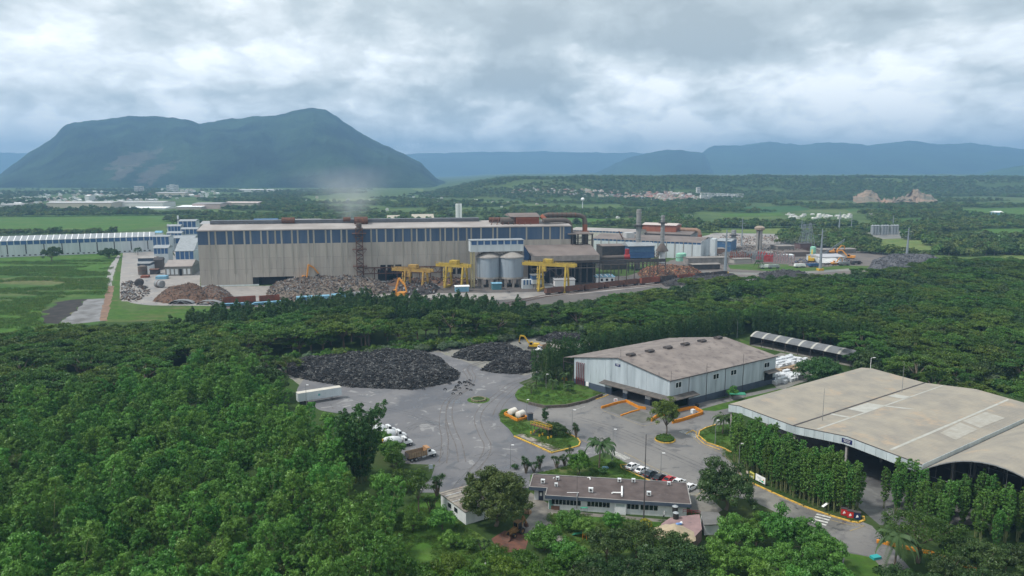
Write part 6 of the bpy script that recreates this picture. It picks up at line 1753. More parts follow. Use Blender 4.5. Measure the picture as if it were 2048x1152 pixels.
def heap_height(p, poly, hmax, fall, seed=0):
  dmin = 1e9
  for i in range(len(poly)):
    a, b = poly[i], poly[(i + 1) % len(poly)]
    ab = (b[0] - a[0], b[1] - a[1]); L2 = ab[0] ** 2 + ab[1] ** 2
    t = max(0, min(1, ((p[0] - a[0]) * ab[0] + (p[1] - a[1]) * ab[1]) / L2))
    dmin = min(dmin, math.hypot(p[0] - a[0] - ab[0] * t, p[1] - a[1] - ab[1] * t))
  q = min(1, dmin / fall); q = 1 - (1 - q) ** 2
  return hmax * q * (1 + .35 * noise.noise(Vector((p[0] * .13, p[1] * .13, seed)))) + .25 * noise.noise(Vector((p[0] * .6, p[1] * .6, seed)))


def mound(name, poly, hmax, fall, mat, step=1.2, seed=0, kind='stuff', rough=0.0, label=None, cat=None):
  """an uneven heap over a ground outline"""
  xs = [p[0] for p in poly]; ys = [p[1] for p in poly]
  nx = int((max(xs) - min(xs)) / step) + 2; ny = int((max(ys) - min(ys)) / step) + 2
  V, F_, ok = [], [], {}
  for j in range(ny):
    for i in range(nx):
      x, y = min(xs) + i * step, min(ys) + j * step
      ins = inside((x, y), poly)
      z = max(-.2, heap_height((x, y), poly, hmax, fall, seed)) if ins else -.4
      if ins and rough: z += rough * (noise.noise(Vector((x * .9, y * .9, seed))) + .6 * noise.noise(Vector((x * 2.3, y * 2.3, seed))))
      V.append((x, y, z)); ok[(i, j)] = ins
  for j in range(ny - 1):
    for i in range(nx - 1):
      if ok[(i, j)] or ok[(i + 1, j)] or ok[(i, j + 1)] or ok[(i + 1, j + 1)]: F_.append((j * nx + i, j * nx + i + 1, (j + 1) * nx + i + 1, (j + 1) * nx + i))
  m = MB(); m.add(V, F_); o = m.obj(name, mat); return tag(o, label, cat, None, kind)


HEAPS = [([(562, 736), (590, 722), (640, 714), (700, 709), (790, 703), (850, 706), (880, 717), (900, 735), (920, 747), (915, 760), (880, 770), (825, 780), (780, 778), (700, 775), (640, 765), (600, 757), (570, 748)], 2.5, 9),
    ([(903, 714), (930, 701), (975, 692), (1020, 694), (1045, 702), (1050, 712), (985, 723), (940, 722)], 2.6, 6), ([(962, 741), (985, 725), (1030, 714), (1092, 707), (1090, 738), (1040, 749), (990, 746)], 3.0, 7),
    ([(1072, 681), (1100, 673), (1130, 671), (1168, 674), (1165, 686), (1110, 688)], 2.4, 6)]
rt = random.Random(3)
tyres = []
for hi, (pix, hmax, fall) in enumerate(HEAPS):
  poly = [tuple(G(*p)[:2]) for p in pix]
  mound('tyre_mound', poly, hmax, fall, rubber, 1.3, hi, label='dark core of a heap of old tyres', cat='tyre heap')
  for p in scatter(poly, .8, rt, 1.0):
    z = heap_height(p, poly, hmax, fall, hi)
    tyres.append((p[0], p[1], max(z, 0) + rt.uniform(.0, .32)))
for k in range(40):
  p = G(rt.gauss(905, 26), rt.gauss(768, 9)); tyres.append((p.x, p.y, .14))
tyres.sort(key=lambda q: q[0] ** 2 + q[1] ** 2)
core = []
protos = None
for q in tyres[:300]:
  o = put('tyre', ty2 if rt.random() < .2 else ty, None, q)
  o.rotation_euler = (rt.gauss(0, .5), rt.gauss(0, .5), 0)
  tag(o, 'old black tyre on the near edge of the large tyre heap', 'tyre', 'old tyres of the large heap')
# the rest: one mass, each tyre tilted its own way
def tyre_mass(pts):
  rng = np.random.default_rng(4)
  n = len(pts); base = np.array(ty.vertices[0].co if False else [tuple(v.co) for v in ty.vertices], dtype=np.float32)
  me = bpy.data.meshes.new('tyre_mass'); me.vertices.add(n); me.vertices.foreach_set('co', np.array(pts, dtype=np.float32).ravel())
  at = me.attributes.new('r3', 'FLOAT_VECTOR', 'POINT')
  R = np.stack([rng.normal(0, .38, n), rng.normal(0, .38, n), rng.uniform(0, 6, n)], 1).astype(np.float32)
  R[:, 0] += (rng.random(n) < .15) * 1.2
  at.data.foreach_set('vector', R.ravel())
  k = me.attributes.new('idx', 'INT', 'POINT'); k.data.foreach_set('value', (rng.random(n) < .2).astype(np.int32))
  o = bpy.data.objects.new('tyre_mass', me); COL.objects.link(o)
  ng = bpy.data.node_groups.new('tyre_mass', 'GeometryNodeTree')
  ng.interface.new_socket('Geometry', in_out='INPUT', socket_type='NodeSocketGeometry'); ng.interface.new_socket('Geometry', in_out='OUTPUT', socket_type='NodeSocketGeometry')
  N, Lk = ng.nodes, ng.links
  gi = N.new('NodeGroupInput'); go = N.new('NodeGroupOutput'); jn = N.new('GeometryNodeJoinGeometry')
  src = [[x for x in bpy.data.objects if x.name.startswith('tyre') and x.data == mm][0] for mm in (ty, ty2)]
  for j in range(2):
    oi = N.new('GeometryNodeObjectInfo'); oi.inputs['Object'].default_value = src[j]; oi.inputs['As Instance'].default_value = True
    na = N.new('GeometryNodeInputNamedAttribute'); na.data_type = 'INT'; na.inputs['Name'].default_value = 'idx'
    cm = N.new('FunctionNodeCompare'); cm.data_type = 'INT'; cm.operation = 'EQUAL'; Lk.new(na.outputs[0], cm.inputs[2]); cm.inputs[3].default_value = j
    r3 = N.new('GeometryNodeInputNamedAttribute'); r3.data_type = 'FLOAT_VECTOR'; r3.inputs['Name'].default_value = 'r3'
    ip = N.new('GeometryNodeInstanceOnPoints'); Lk.new(gi.outputs[0], ip.inputs['Points']); Lk.new(cm.outputs[0], ip.inputs['Selection']); Lk.new(oi.outputs['Geometry'], ip.inputs['Instance']); Lk.new(r3.outputs[0], ip.inputs['Rotation'])
    Lk.new(ip.outputs[0], jn.inputs[0])
  Lk.new(jn.outputs[0], go.inputs[0]); o.modifiers.new('scatter', 'NODES').node_group = ng
  tag(o, 'thousands of old tyres heaped on the goods yard', 'tyres', None, 'stuff')
tyre_mass(tyres[300:])

# ------------------------------------------------------------------ the steel mill and its yard
mill_wall = M('mill_beige_panel', (.42, .385, .34), .8, col2=(.34, .31, .275), scale=.35, streak=.06, jitter=.05, rust=(.28, .255, .23), rustlo=.62, rustscale=.5)
mill_blue = M('mill_blue_panel', (.045, .085, .16), .6, col2=(.075, .11, .17), scale=.35, streak=.08, jitter=.12)
mullion_m = M('mill_mullion', (.40, .38, .34), .8, col2=(.26, .24, .20), scale=.6, streak=.05)
mill_roof = M('mill_roof', (.38, .35, .335), .8, col2=(.28, .25, .235), scale=.06, ribs=(0, 1.2), bump=.2)
rusty_roof = M('dust_brown_roof', (.20, .165, .15), .85, col2=(.145, .12, .11), scale=.08, rust=(.11, .09, .085), rustlo=.6, rustscale=.08)
plant_white = M('plant_white_panel', (.56, .60, .62), .65, col2=(.46, .50, .52), scale=.3, streak=.1, jitter=.04)
plant_blue = M('plant_blue_panel', (.04, .10, .24), .55, col2=(.06, .13, .26), scale=.3, jitter=.12)
bright_blue = M('bright_blue_panel', (.07, .15, .27), .6, col2=(.05, .11, .21), scale=.3)
oxide = M('oxide_red_sheet', (.33, .11, .06), .8, col2=(.22, .08, .05), scale=.2, streak=.3)
duct_m = M('dusty_duct', (.13, .105, .09), .85, col2=(.11, .09, .08), scale=.4)
stack_m = M('stack_steel', (.30, .30, .30), .6, col2=(.21, .205, .20), scale=.3, streak=.3)
silo_m = M('silo_steel', (.30, .345, .39), .6, col2=(.235, .27, .31), scale=.3, streak=.1, rust=(.16, .15, .15), rustlo=.6, rustscale=.6)
silo_c = M('silo_concrete', (.38, .345, .31), .85, col2=(.27, .24, .215), scale=.5, streak=.1)

A = G(402, 574); HM = HT(A, 462); B = G(1142, 452, HM); B.z = 0
DM, RM, LM = frame(A, B)
NM = Vector((-DM.y, DM.x, 0))
mill = thing('steel_mill', 'very long tall beige steel mill with blue upper band and mullions', 'factory', (A.x, A.y, 0), RM)
DEP = 46.0
def ms(px, py=475): return PW(px, py, A, DM)[0]
HB = PW(400, 490, A, DM)[1]
mul = [402, 417.8, 430.8, 453.4, 466.7, 488.6, 501.1, 522.4, 535.5, 550.6, 563, 583.9, 595.6, 616.4, 627.4, 651.6, 662.5, 682.8, 693.8, 718, 742.5, 753.7, 771.4, 787.5, 805.8, 823.2, 833.6, 851.3, 861, 880.5, 890.4,
   906.8, 916.5, 933.4, 942.5, 962, 986, 994.6, 1020, 1053, 1085.7, 1100, 1120.9, 1126.9, 1142]
S = [ms(p) for p in mul]; S[0] = 0; S[-1] = LM
door_a, door_b = PW(518, 565, A, DM)[0], PW(574, 560, A, DM)[0]
big_a, big_b = PW(775, 560, A, DM)[0], PW(800, 560, A, DM)[0]
seams = [.9, 11.0, 18.5, HB]
for i in range(len(S) - 1):
  a, b = S[i] + .05, S[i + 1] - .05
  MB().box(a, b, -.05, .1, HB + .04, HM).obj('blue_panel', mill_blue, mill)
  for z0, z1 in zip(seams, seams[1:]):
    if z0 < 2 and (a < door_b and b > door_a): z0 = 5.6
    if z0 < 2 and (door_b + 60 < a < door_b + 66 or S[22] < a < S[25]): z0 = 9.0
    MB().box(a, b, -.05, .1, z0 + .03, z1 - .03).obj('wall_panel', mill_wall, mill)
for i, s in enumerate(S):
  if 0 < i < len(S) - 1 and mul[i] != 718:
    MB().box(s - .55, s + .55, -.22, -.04, HB - (HB - 6) * (.9 if i % 3 else .5), HM).obj('mullion', mullion_m, mill)
m = MB(); m.box(0, door_a, -.12, .06, 0, .95); m.box(door_b, LM, -.12, .06, 0, .95); m.obj('plinth', white_paint, mill)
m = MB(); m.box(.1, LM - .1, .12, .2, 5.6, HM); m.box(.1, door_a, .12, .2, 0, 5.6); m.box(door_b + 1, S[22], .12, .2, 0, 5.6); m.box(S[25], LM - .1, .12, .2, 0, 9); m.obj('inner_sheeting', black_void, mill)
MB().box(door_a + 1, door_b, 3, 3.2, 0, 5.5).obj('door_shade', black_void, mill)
for k in range(12):     # end wall panels
  y0, y1 = DEP * k / 12 + .05, DEP * (k + 1) / 12 - .05
  MB().box(-.1, .05, y0, y1, 0, HB).obj('end_panel', mill_wall, mill)
  MB().box(-.1, .05, y0, y1, HB + .05, HM + 2.8 * (1 - abs((k + .5) / 6 - 1))).obj('end_blue_panel', mill_blue, mill)
m = MB(); m.box(LM - .1, LM + .05, 0, DEP, 0, HM); m.box(0, LM, DEP - .1, DEP, 0, HM); m.obj('rear_walls', dark_steel, mill)
m = MB(); m.add([(-.6, -.7, HM + .1), (LM + .4, -.7, HM + .1), (LM + .4, DEP / 2, HM + 3.2), (-.6, DEP / 2, HM + 3.2)], [(0, 1, 2, 3)]); m.beam((-.6, -.75, HM + .05), (LM + .4, -.75, HM + .05), .12, .7); m.obj('roof', mill_roof, mill)
m = MB(); m.add([(LM + .4, DEP + .7, HM + .1), (-.6, DEP + .7, HM + .1), (-.6, DEP / 2, HM + 3.2), (LM + .4, DEP / 2, HM + 3.2)], [(0, 1, 2, 3)]); m.obj('roof', mill_roof, mill)
MB().profx([(DEP / 2 - 3.5, HM + 2.8), (DEP / 2 + 3.5, HM + 2.8), (DEP / 2 + 4, HM + 5.2), (DEP / 2 - 4, HM + 5.2)], 4, ms(966)).obj('roof_monitor', M('monitor_grey', (.15, .16, .18), .7, col2=(.11, .115, .13), scale=.2), mill)
def drum(x, y, z, L, r, lb='roof_drum', mat=None):
  MB().tube([(x, y, z), (x + L, y, z)], r, 12).obj(lb, mat or rust, mill)
drum(ms(556, 444), 20, HM + 5, ms(583, 444) - ms(556, 444), 2.0)
drum(ms(684, 444), 20, HM + 5.2, 5, 1.6); drum(ms(707, 444), 16, HM + 4.6, ms(735, 444) - ms(707, 444), 2.6)
drum(ms(984, 442), 14, HM + 4.2, ms(1010, 442) - ms(984, 442), 1.7); drum(ms(1006, 440), 10, HM + 3.8, ms(1032, 440) - ms(1006, 440), 2.4, mat=duct_m)
m = MB(); [m.beam((ms(985) + k * 4, 6, HM + 1), (ms(985) + k * 4 + 3, 12, HM + 6), .4) for k in range(8)]; m.obj('roof_steelwork', rust, mill)
# rust-red penthouse
xa, xb = ms(1036, 440), ms(1083, 440); zt = PW(1060, 433, A + NM * 12, DM)[1]
m = MB(); m.box(xa, xb, 8, 34, HM, zt); ph_ = m.obj('penthouse', oxide, mill)
MB().profx([(7, zt), (35, zt), (21, zt + 2.2)], xa - 4, xb + 1).obj('penthouse_roof', rusty_roof, ph_)
MB().box(xa + 1, xb - 1, 7.9, 8, HM + .5, zt - 1.5).obj('louvre', M('oxide_dark', (.2, .06, .035), .85), ph_)
# two great ducts
def PZ(px, py, yo): s_, z_ = PW(px, py, A + NM * yo, DM); return (s_, yo, z_)
pth = [PZ(1084, 433, 12), PZ(1096, 430, 14), PZ(1150, 430, 16), PZ(1160, 431, 17), PZ(1168, 435, 17), PZ(1170, 443, 17), PZ(1170, 500, 17)]
m = MB(); m.tube(pth, 1.75, 12); du = m.obj('duct', duct_m, mill, True)
for k in range(7): p = Vector(pth[1]).lerp(Vector(pth[2]), k / 6); MB().tube([p - Vector((.2, 0, 0)), p + Vector((.2, 0, 0))], 1.95, 12).obj('flange', rust, du)
m = MB(); m.cyl(pth[5][0], 17, pth[5][2] - 8, pth[5][2] - 2, 1.9, n=12); m.cyl(pth[5][0], 17, pth[5][2] - 7.5, pth[5][2] - 7, 3.0, n=12); m.obj('duct_collar', oxide, du)
MB().tube([PZ(1086, 441, 7), PZ(1125, 440, 9), PZ(1133, 441, 10), PZ(1139, 446, 10), PZ(1141, 453, 10), PZ(1142, 480, 10)], 1.7, 12).obj('duct', duct_m, mill, True)
MB().tube([PZ(1083, 432, 12), PZ(1091, 440, 9)], 1.7, 10).obj('duct_branch', oxide, mill)
m = MB(); [m.beam(PZ(1100 + k * 8, 433, 15), PZ(1100 + k * 8, 448, 15), .35) for k in range(5)]; m.obj('duct_trestle', rust, mill)
# open tower at the right end
xa, xb = ms(1143, 480), ms(1182, 480); zt = PW(1160, 468, A, DM)[1]
m = MB(); m.box(xa - 3, xb + 1, -4, 22, zt, zt + .5); tw = m.obj('tower_roof', rusty_roof, mill)
for x in (xa, (xa + xb) / 2, xb):
  for y in (-3, 9, 21): MB().beam((x, y, 14), (x, y, zt), .9).obj('tower_column', dark_steel, mill)
m = MB(); [m.beam((xa, y, z), (xb, y, z), .4) for z in (zt - 4, zt - 8, zt - 12) for y in (-3, 9, 21)]; [m.beam((xa, -3, zt - 12 + k * 4), (xb, -3, zt - 8 + k * 4), .25) for k in range(3)]; m.box(xa, xa + 5, 5, 21, 10, zt - 1); m.obj('tower_bracing', dark_steel, mill)
# stair tower on the face
xs = [PW(713, 500, A, DM)[0], PW(726, 500, A, DM)[0]]
st_ = thing('stair_tower', 'rusty steel stair tower standing against the middle of the long mill wall', 'stair tower', A + DM * ((xs[0] + xs[1]) / 2) - NM * 1.5, RM)
w = (xs[1] - xs[0]) / 2
m = MB(); [m.beam((x, y, 0), (x, y, HM + 1), .45) for x in (-w, w) for y in (-3, 0)]; m.obj('frame', rust, st_)
for k in range(13):
  z = 2 + k * 2.9
  MB().box(-w, w, -3, 0, z, z + .35).obj('landing', duct_m, st_)
  MB().beam((-w if k % 2 else w, -3.1, z), (w if k % 2 else -w, -3.1, z + 2.9), .5).obj('flight', rust, st_)
for z in (HM - 3, HM * .63, HM * .32, 2):
  m = MB(); m.box(-w - 2.5, w + 2.5, -3.8, 0, z, z + .3); m.beam((-w - 2.5, -3.8, z + 1.2), (w + 2.5, -3.8, z + 1.2), .15); m.beam((-w - 2.5, -3, z), (-w, -3, z - 3), .2); m.beam((w + 2.5, -3, z), (w, -3, z - 3), .2); m.obj('balcony', rust, st_)
MB().cyl(0, 0, HM - 1, HM + 4, 1.8, n=12).obj('cap', duct_m, st_)


def boxthing(name, label, cat, px0, px1, ytop, ybase, dep, wall, roof=None, rise=0, band=None, bandh=0, bays=0, dirn=None, lean=0, grp=None, seg=None):
  """a shed placed by its front-left foot, its right end and its eaves row in the photograph"""
  A_ = G(px0, ybase); h = HT(A_, ytop); dd = dirn or DM
  L = PW(px1, (ytop + ybase) / 2, A_, dd)[0]
  t = thing(name, label, cat, (A_.x, A_.y, 0), math.atan2(dd.y, dd.x), grp)
  if bays:
    for k in range(bays):
      a, b = L * k / bays + .04, L * (k + 1) / bays - .04
      MB().box(a, b, -.1, .1, 0, h - bandh).obj('wall_panel', wall, t)
      if band: MB().box(a + (L / bays) * .1, b - (L / bays) * .1, -.12, .1, h - bandh + .05, h).obj('band_panel', band, t)
    MB().box(0, L, .12, dep, 0, h).obj('wall', seg or wall, t)
  else:
    MB().box(0, L, 0, dep, 0, h - bandh).obj('wall', wall, t)
    if band: MB().box(.0, L, 0, dep, h - bandh, h).obj('upper_wall', band, t)
  if roof:
    m = MB()
    if lean: m.add([(-.4, -.5, h), (L + .4, -.5, h), (L + .4, dep + .5, h + lean), (-.4, dep + .5, h + lean), (-.4, -.5, h + .3), (L + .4, -.5, h + .3), (L + .4, dep + .5, h + lean + .3), (-.4, dep + .5, h + lean + .3)], [(0, 3, 2, 1), (4, 5, 6, 7), (0, 1, 5, 4), (1, 2, 6, 5), (2, 3, 7, 6), (3, 0, 4, 7)])
    else: m.profx([(-.5, h), (dep + .5, h), (dep + .5, h + .3), (dep / 2, h + .3 + rise), (-.5, h + .3)], -.4, L + .4)
    m.obj('roof', roof, t)
  return t, L, h


# lean-to with the great sloping roof
E0 = G(1062, 572); 
ez = HT(E0, 520); s1 = PW(1199, 520, E0, DM)[0]
lt_ = thing('casting_shed', 'dark steel shed with big sloping brown roof against the right end of the mill', 'shed', (E0.x, E0.y, 0), RM)
gap = (A - E0).dot(NM); 
zt = PW(1060, 490, A, DM)[1]
xo = ms(1048, 490) - (E0 - A).dot(DM); xe = ms(1180, 490) - (E0 - A).dot(DM)
gapm = -(E0 - A).dot(NM)
r0, r1 = (0, -.5, ez + 2.5), (s1, -.5, ez + 2.5)
m = MB(); n_ = 6
for k in range(n_):
  a, b = k / n_, (k + 1) / n_
  p0 = Vector(r0).lerp(Vector(r1), a); p1 = Vector(r0).lerp(Vector(r1), b); q0 = Vector((xo + (xe - xo) * a, gapm - .6, zt)); q1 = Vector((xo + (xe - xo) * b, gapm - .6, zt))
  m = MB(); off = (p1 - p0) * .012; m.add([p0 + off, p1 - off, q1 - off, q0 + off], [(0, 1, 2, 3)]); dn = Vector((0, 0, -.4)); m.add([p0 + off + dn, p1 - off + dn, q1 - off + dn, q0 + off + dn], [(3, 2, 1, 0)]); m.obj('roof_slope', rusty_roof, lt_)
MB().box(0, s1, -.5, .1, ez - 1, ez + 2.4).obj('fascia', M('dust_fascia', (.30, .27, .25), .85, col2=(.22, .195, .18), scale=.3), lt_)
m = MB(); m.add([(0, 0, ez + 2), (xo, gapm, zt - .3), (xo, gapm, ez - 4), (0, 0, ez - 4)], [(0, 1, 2, 3), (3, 2, 1, 0)]); m.obj('gable', blue_dark, lt_)
for k in range(12): MB().beam((s1 * k / 11, 0, 0), (s1 * k / 11, 0, ez - 1), .6).obj('column', dark_steel, lt_)
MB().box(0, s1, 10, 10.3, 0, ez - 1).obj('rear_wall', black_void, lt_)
m = MB(); [m.beam((0, -.2, z), (s1, -.2, z), .5) for z in (ez - 2, ez - 6)]
for k in (0, 3): m.beam((s1 * k / 11, -.3, 0), (s1 * (k + 3) / 11, -.3, ez - 6), .35); m.beam((s1 * (k + 3) / 11, -.3, 0), (s1 * k / 11, -.3, ez - 6), .35)
m.obj('bracing', duct_m, lt_)
# crane runway continuing right
g0 = G(1110, 567); L_ = PW(1330, 556, g0, DM)[0]
rw = thing('crane_runway', 'long dark crane runway on columns before the filter house', 'crane runway', (g0.x, g0.y, 0), RM)
zr = HT(g0, 522)
MB().box(0, L_, -.6, .6, zr - 2.2, zr).obj('girder', dark_steel, rw); MB().box(0, L_, -.9, .9, zr - 3.4, zr - 3.0).obj('walkway', duct_m, rw)
for k in range(15): MB().beam((L_ * k / 14, 0, 0), (L_ * k / 14, 0, zr - 2), .5).obj('column', duct_m, rw)
# lattice runway left of the gantries
g0 = G(727, 566); L_ = PW(905, 560, g0, DM)[0]; rw = thing('crane_runway', 'rusty lattice crane runway along the mill behind the yellow cranes', 'crane runway', (g0.x, g0.y, 0), RM); zr = HT(g0, 536)
m = MB(); m.beam((0, 0, zr), (L_, 0, zr), .6); m.beam((0, 0, zr - 4), (L_, 0, zr - 4), .5)
for k in range(24): m.beam((L_ * k / 24, 0, zr if k % 2 else zr - 4), (L_ * (k + 1) / 24, 0, zr - 4 if k % 2 else zr), .25)
m.obj('truss', rust, rw)
for k in range(9): MB().beam((L_ * k / 8, 0, 0), (L_ * k / 8, 0, zr), .5).obj('column', rust, rw)
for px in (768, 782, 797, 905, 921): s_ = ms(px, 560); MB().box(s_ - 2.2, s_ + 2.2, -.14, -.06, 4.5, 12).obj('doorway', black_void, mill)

# filter houses
t, L_, h_ = boxthing('filter_house', 'dark sooty filter house with flat brown roof left of the blue one', 'plant building', 1204, 1254, 493, 540, 16, dark_steel, rusty_roof, 1)
MB().box(-.1, L_ * .95, -.2, -.05, h_ * .42, h_ * .52).obj('blue_strip', plant_blue, t)
A_ = G(1256, 542); zb, zt = HT(A_, 517), HT(A_, 493); L_ = PW(1309, 505, A_, DM)[0]
t = thing('filter_house', 'blue filter house on a dark leg frame beside the big stacks', 'plant building', (A_.x, A_.y, 0), RM)
for k in range(4): MB().box(.1, L_, 0, 16, zb + (zt - zb) * k / 4 + .15, zb + (zt - zb) * (k + 1) / 4).obj('casing', bright_blue if k > 1 else plant_blue, t)
MB().profx([(-1, zt), (17, zt), (17, zt + .4), (8, zt + 2.4), (-1, zt + .4)], -.5, L_ + .5).obj('roof', galv, t)
for k in range(8):
  m = MB(); m.beam((L_ * k / 7, .3, 0), (L_ * k / 7, .3, zb), .45); m.beam((L_ * k / 7, 15, 0), (L_ * k / 7, 15, zb), .45); m.obj('leg', dark_steel, t)
  if k < 7: m = MB(); m.add([(L_ * k / 7 + .5, 4, zb), (L_ * (k + 1) / 7 - .5, 4, zb), (L_ * (k + 1) / 7 - .5, 10, zb), (L_ * k / 7 + .5, 10, zb), (L_ * (k + .5) / 7, 7, zb - 4)], [(0, 1, 4), (1, 2, 4), (2, 3, 4), (3, 0, 4)]); m.obj('hopper', duct_m, t)
g0 = G(1204, 548); p0, p1 = PW(1200, 516, g0, DM), PW(1258, 514, g0, DM)
t = thing('gas_duct', 'horizontal dusty duct with a red end before the filter houses', 'duct', (g0.x, g0.y, 0), RM)
MB().tube([(p0[0], 0, p0[1]), (p1[0] - 4, 0, p1[1])], 1.6, 12).obj('pipe', duct_m, t, True); m = MB(); m.tube([(p1[0] - 4, 0, p1[1]), (p1[0], 0, p1[1] + .3)], [1.7, 2.6], 12); m.cyl(p1[0] - 1.5, 0, p1[1], p1[1] + 6, 1.6, n=10); m.obj('red_hood', M('hood_red', (.3, .03, .03), .6), t)
m = MB(); [m.beam((p0[0] + (p1[0] - p0[0]) * k / 4, 0, 0), (p0[0] + (p1[0] - p0[0]) * k / 4, 0, p0[1]), .4) for k in range(5)]; m.obj('support', dark_steel, t)

def stack(label, px, ybase, ytop, rb, rt_, rings=6, mat=None, cone=None):
  p = G(px, ybase); h = HT(p, ytop)
  t = thing('chimney_stack', label, 'chimney', (p.x, p.y, 0), RM)
  z0 = 0
  if cone:
    zc0, zc1 = HT(p, cone[0]), HT(p, cone[1])
    MB().tube([(0, 0, 0), (0, 0, zc0)], 2.6, 16).obj('base_shaft', white_paint, t)
    MB().tube([(0, 0, zc0), (0, 0, zc0 + .6), (0, 0, zc1)], [5.2, 4.8, rb], 16).obj('cone', duct_m, t)
    m = MB()
    for x, y in ((-7, -2), (-3.5, -2), (-7, 2), (-3.5, 2)): m.beam((x, y, 0), (x, y, zc0), .35)
    for k in range(6): z = zc0 * k / 6; m.beam((-7, -2, z), (-3.5, -2, z + zc0 / 6), .25); m.beam((-3.5, -2, z), (-7, -2, z + zc0 / 6), .25); m.beam((-7, -2, z), (-3.5, -2, z), .25)
    m.obj('lattice', rust, t); z0 = zc1
  m = MB(); m.tube([(0, 0, z0), (0, 0, h)], [rb, rt_], 18); sh_ = m.obj('shaft', mat or stack_m, t, True)
  for k in range(rings): z = z0 + (h - z0) * (k + .6) / rings; MB().cyl(0, 0, z, z + .35, rb + .18, n=18).obj('band', galv, sh_)
  zp = z0 + (h - z0) * .72; m = MB(); m.cyl(0, 0, zp, zp + .3, rb + 2.0, n=14); m.cyl(0, 0, zp + 1.1, zp + 1.2, rb + 2.0, n=14); m.obj('gallery', dark_steel, t)
  return t
stack('left one of the two big grey chimneys with a gallery near its top', 1275, 538, 419, 2.0, 1.9, 7)
stack('right one of the two big grey chimneys standing on a cone and white shaft', 1323, 534, 431, 1.6, 1.5, 9, cone=(502, 487))
p = G(1461, 520); stack('short thin grey chimney behind the blue works hall', 1466, 500, 460, 2.2, 2.2, 3)
# second mill, white with blue strip
t, L_, h_ = boxthing('rolling_mill', 'long white rolling mill with thin blue eaves and grey roof right of the chimneys', 'factory', 1186, 1402, 477, 508, 50, plant_white, None, 0, plant_blue, 1.6, 26, dirn=(G(1402, 519) - G(1186, 508)).normalized())
DW = (G(1402, 519) - G(1186, 508)).normalized()
m = MB(); m.add([(-1, -.5, h_), (L_ + .5, -.5, h_), (L_ + .5, 25, h_ + 3), (-1, 25, h_ + 3)], [(0, 1, 2, 3)]); m.add([(L_ + .5, 50.5, h_), (-1, 50.5, h_), (-1, 25, h_ + 3), (L_ + .5, 25, h_ + 3)], [(0, 1, 2, 3)]); m.profy([(0, 0)] * 0 or [(L_, h_), (L_ + .1, h_), (L_ + .1, h_ + .1)], 0, .1); m.obj('roof', rusty_roof, t)
for k in range(6): MB().box(L_, L_ + .15, k * 8.3 + .1, k * 8.3 + 8.2, 4, h_ + 1.5).obj('end_panel', plant_white, t)
for k in range(13): MB().box(L_ * k / 13 - .3, L_ * k / 13 + .3, -.5, -.1, 0, h_).obj('pilaster', concrete, t)
t, L_, h_ = boxthing('rear_hall', 'white hall with rooftop light strip behind the rolling mill', 'factory', 1140, 1272, 460, 492, 36, M('cream_panel', (.52, .49, .43), .7, col2=(.42, .39, .34), scale=.3), mill_roof, 1.5, plant_blue, 1.3, 20, dirn=DW)
t, L_, h_ = boxthing('melt_hall', 'dusty brown hall with a grey end wall behind the rolling mill', 'factory', 1274, 1381, 466, 492, 40, M('dusty_brown_wall', (.17, .14, .13), .9, col2=(.12, .10, .095), scale=.3), rusty_roof, 2, None, 0, 0, dirn=DW)
MB().box(L_ - .2, L_ + .2, 0, 40, 0, h_).obj('end_wall', grey_steel, t)
m = MB(); [m.tube([(2, -2 - k * 2.2, h_ * .55 + k * .6), (L_ * .95, -2 - k * 2.2, h_ * .55 + k * .6)], 1.0, 10) for k in range(2)]; m.obj('side_pipes', rust, t)
m = MB(); m.box(L_ * .04, L_ * .68, 10, 34, h_, h_ + 8); o = m.obj('penthouse', oxide, t); MB().profx([(9, h_ + 8), (35, h_ + 8), (22, h_ + 9.6)], L_ * .03, L_ * .69).obj('penthouse_roof', M('pale_pink_roof', (.5, .43, .4), .7), o)
m = MB(); m.tube([(L_ * .7, 20, h_ + 3.5), (L_ * 1.02, 20, h_ + 3.5), (L_ * 1.07, 20, h_ + 2.5), (L_ * 1.09, 20, h_ - 1), (L_ * 1.09, 20, 4)], 2.0, 12); o = m.obj('duct', M('tan_duct', (.33, .21, .14), .8, col2=(.24, .15, .11), scale=.4), t, True)
MB().cyl(L_ * 1.09, 20, h_ - 8, h_ - 1, 2.2, n=12).obj('duct_base', oxide, o)
boxthing('blue_hall', 'low bright blue hall right of the rolling mill', 'factory', 1432, 1462, 482, 506, 30, bright_blue, galv, 1, dirn=DW)
t, L_, h_ = boxthing('white_block', 'tall pale concrete block among the roofs behind the dark filter house', 'plant building', 1252, 1269, 466, 510, 10, M('pale_block', (.46, .46, .46), .8, col2=(.38, .38, .38), scale=.4), None)
MB().beam((-8, -2, h_ + 2), (1, -2, h_ - 14), .8).obj('conveyor', rust, t)
boxthing('white_block', 'slim white tower block at the corner of the rolling mill', 'plant building', 1419, 1430, 478, 517, 9, plant_white, None, dirn=DW)

